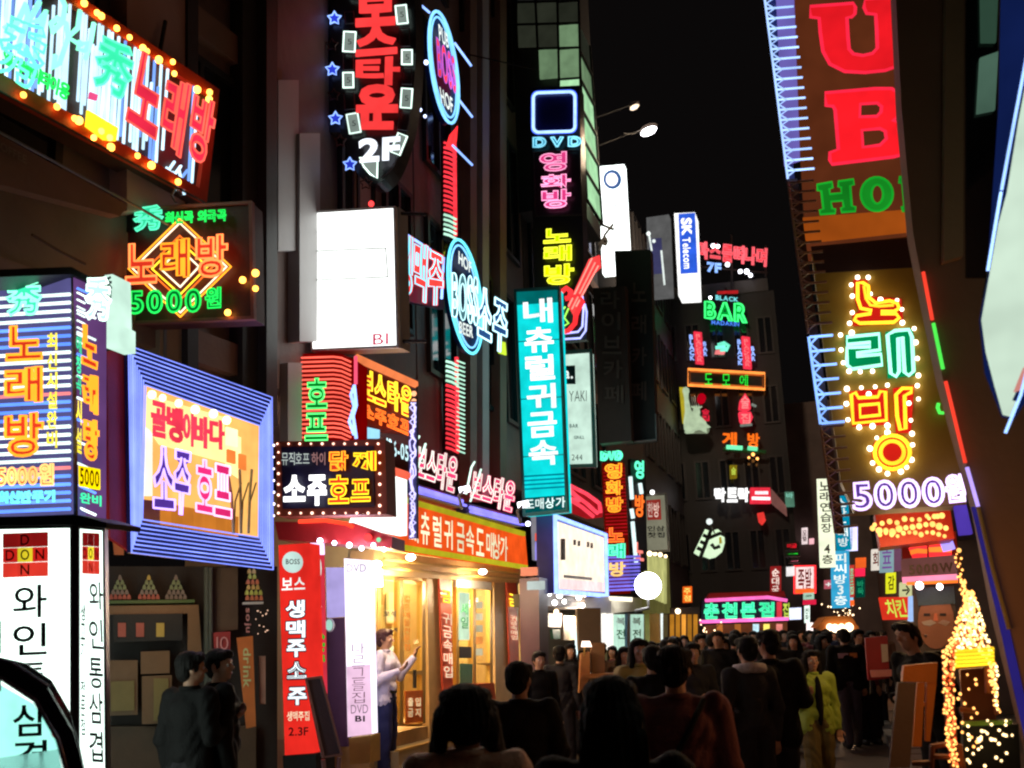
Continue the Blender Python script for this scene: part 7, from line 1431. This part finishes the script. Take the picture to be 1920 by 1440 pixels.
# the crowd beyond
protos = []
cols = [('dark coat', blk), ('charcoal coat', blk2), ('brown coat', brc), ('grey coat', df('grey_coat', (.14, .13, .10), .7)), ('wine jacket', df('wine_jacket', (.16, .03, .04), .7)), ('navy jacket', df('navy_jacket', (.02, .03, .08), .7))]
protos.append(person('person in a dark coat facing the camera at the left of the far crowd', 1262, 1194, 17, 5, blk, dkt, 'short', group='people in the far crowd', vox=.02)[0])
protos.append(person('woman in a dark coat with long hair in the far crowd under the amber curtains', 1282, 1192, 19, 0, blk, dkt, 'long', group='people in the far crowd', vox=.02)[0])
protos.append(person('man in a dark coat walking away at the left of the far crowd', 1330, 1190, 20, 180, blk, dkt, 'short', group='people in the far crowd', vox=.02, stride=.08)[0])
def clone(root, px, ytop, Y, face, label, mat, group=None):
    hp = at(px, ytop, Y); k = max(1.25, hp.z)/1.72
    r = root.copy(); C.objects.link(r); r.location = (hp.x, hp.y, 0); r.scale = (k, k, k); r.rotation_euler = (0, 0, R(face)); r['label'] = label
    if group: r['group'] = group
    for ch in root.children:
        c = ch.copy(); C.objects.link(c); c.parent = r
        if ch.name.startswith(('jacket', 'collar')): c.material_slots[0].link = 'OBJECT'; c.material_slots[0].material = mat
        for g in ch.children: d = g.copy(); C.objects.link(d); d.parent = c
rn.seed(31)
spots = [(1345, 1184, 14, 'under the left end of the green lettered board'), (1362, 1188, 22, 'under the first green syllable'), (1378, 1182, 17, 'under the second green syllable'), (1395, 1186, 25, 'under the middle of the green lettered board'), (1412, 1184, 19, 'under the third green syllable'), (1428, 1182, 28, 'behind the big black coat'), (1452, 1183, 13, 'just right of the big black coat head'), (1468, 1182, 21, 'under the right end of the green lettered board'), (1484, 1184, 16, 'left above the lime jacket woman'), (1500, 1183, 26, 'right above the lime jacket woman'), (1532, 1182, 18, 'left under the orange stall roof'), (1548, 1180, 23, 'beneath the stall lamps'), (1603, 1182, 20, 'right under the orange stall roof'), (1632, 1184, 18, 'beside the dark red booth'), (1655, 1183, 24, 'behind the dark red booth'), (1312, 1190, 15.5, 'before the little lit tree'), (1148, 1212, 17, 'before the white lit doorway'), (1246, 1200, 16, 'before the yellow post'), (1010, 1222, 12, 'before the plum column'), (1092, 1218, 16, 'behind the lamp counter')]
for i, (x, y, Y, wh) in enumerate(spots):
    cn, cm = cols[i % 6]; p_ = protos[i % 3]
    clone(p_, x, y, Y, (rn.uniform(-25, 25) if i % 3 != 2 else 180+rn.uniform(-20, 20)), 'person in a %s, far crowd, %s' % (cn, wh), cm)
rn.seed(52)
LM = [(1255, 'below the globe lamp'), (1300, 'below the amber curtains'), (1345, 'by the little lit tree'), (1385, 'below the first green syllables'), (1425, 'below the third green syllable'), (1465, 'below the last green syllable'), (1505, 'below the red framed sign'), (1545, 'below the tall cream sign'), (1600, 'below the orange stall'), (1700, 'by the dark red booth')]
def lab(x, Y, coat): return 'person in a %s packed in the %s rows, %s' % (coat, 'nearer' if Y < 19 else 'middle' if Y < 24.5 else 'farthest', next(t for m, t in LM if x < m))
for i in range(30):
    x = 1215 + i*14.6 + rn.uniform(-6, 6); Y = rn.uniform(14, 30); y = 1199 - (x-1215)*.040 + rn.uniform(-5, 9)
    clone(protos[i % 3], x, y, Y, (rn.uniform(-40, 40) if i % 3 != 2 else 180+rn.uniform(-30, 30)), lab(x, Y, cols[(i*5+1) % 6][0]), cols[(i*5+1) % 6][1], 'people packed in the dark crowd')
# real lamps of the place
bpy.data.scenes.remove(TS)
lamp('street_lamp_light', at(1217, 262, 24.4), 1700, (1, .74, .50), .4, typ='POINT')
v = at(1215, 1105, 19.0)
lamp('canopy_light', at(650, 1040, 9.9), 25, (.75, .7, 1), .2, typ='POINT')
lamp('entrance_light', at(1090, 1150, 19.5), 160, (1, .8, .6), .3, typ='POINT')
lamp('bulb_light', at(1715, 1030, 9.0), 30, (1, .6, .25), .3, typ='POINT')
lamp('fairy_glow', at(1780, 1200, 4.9), 9, (1, .45, .15), .25, typ='POINT')
lamp('closed_shop_light', at(300, 1075, 8.0), 10, (1, .55, .25), .3, typ='POINT')
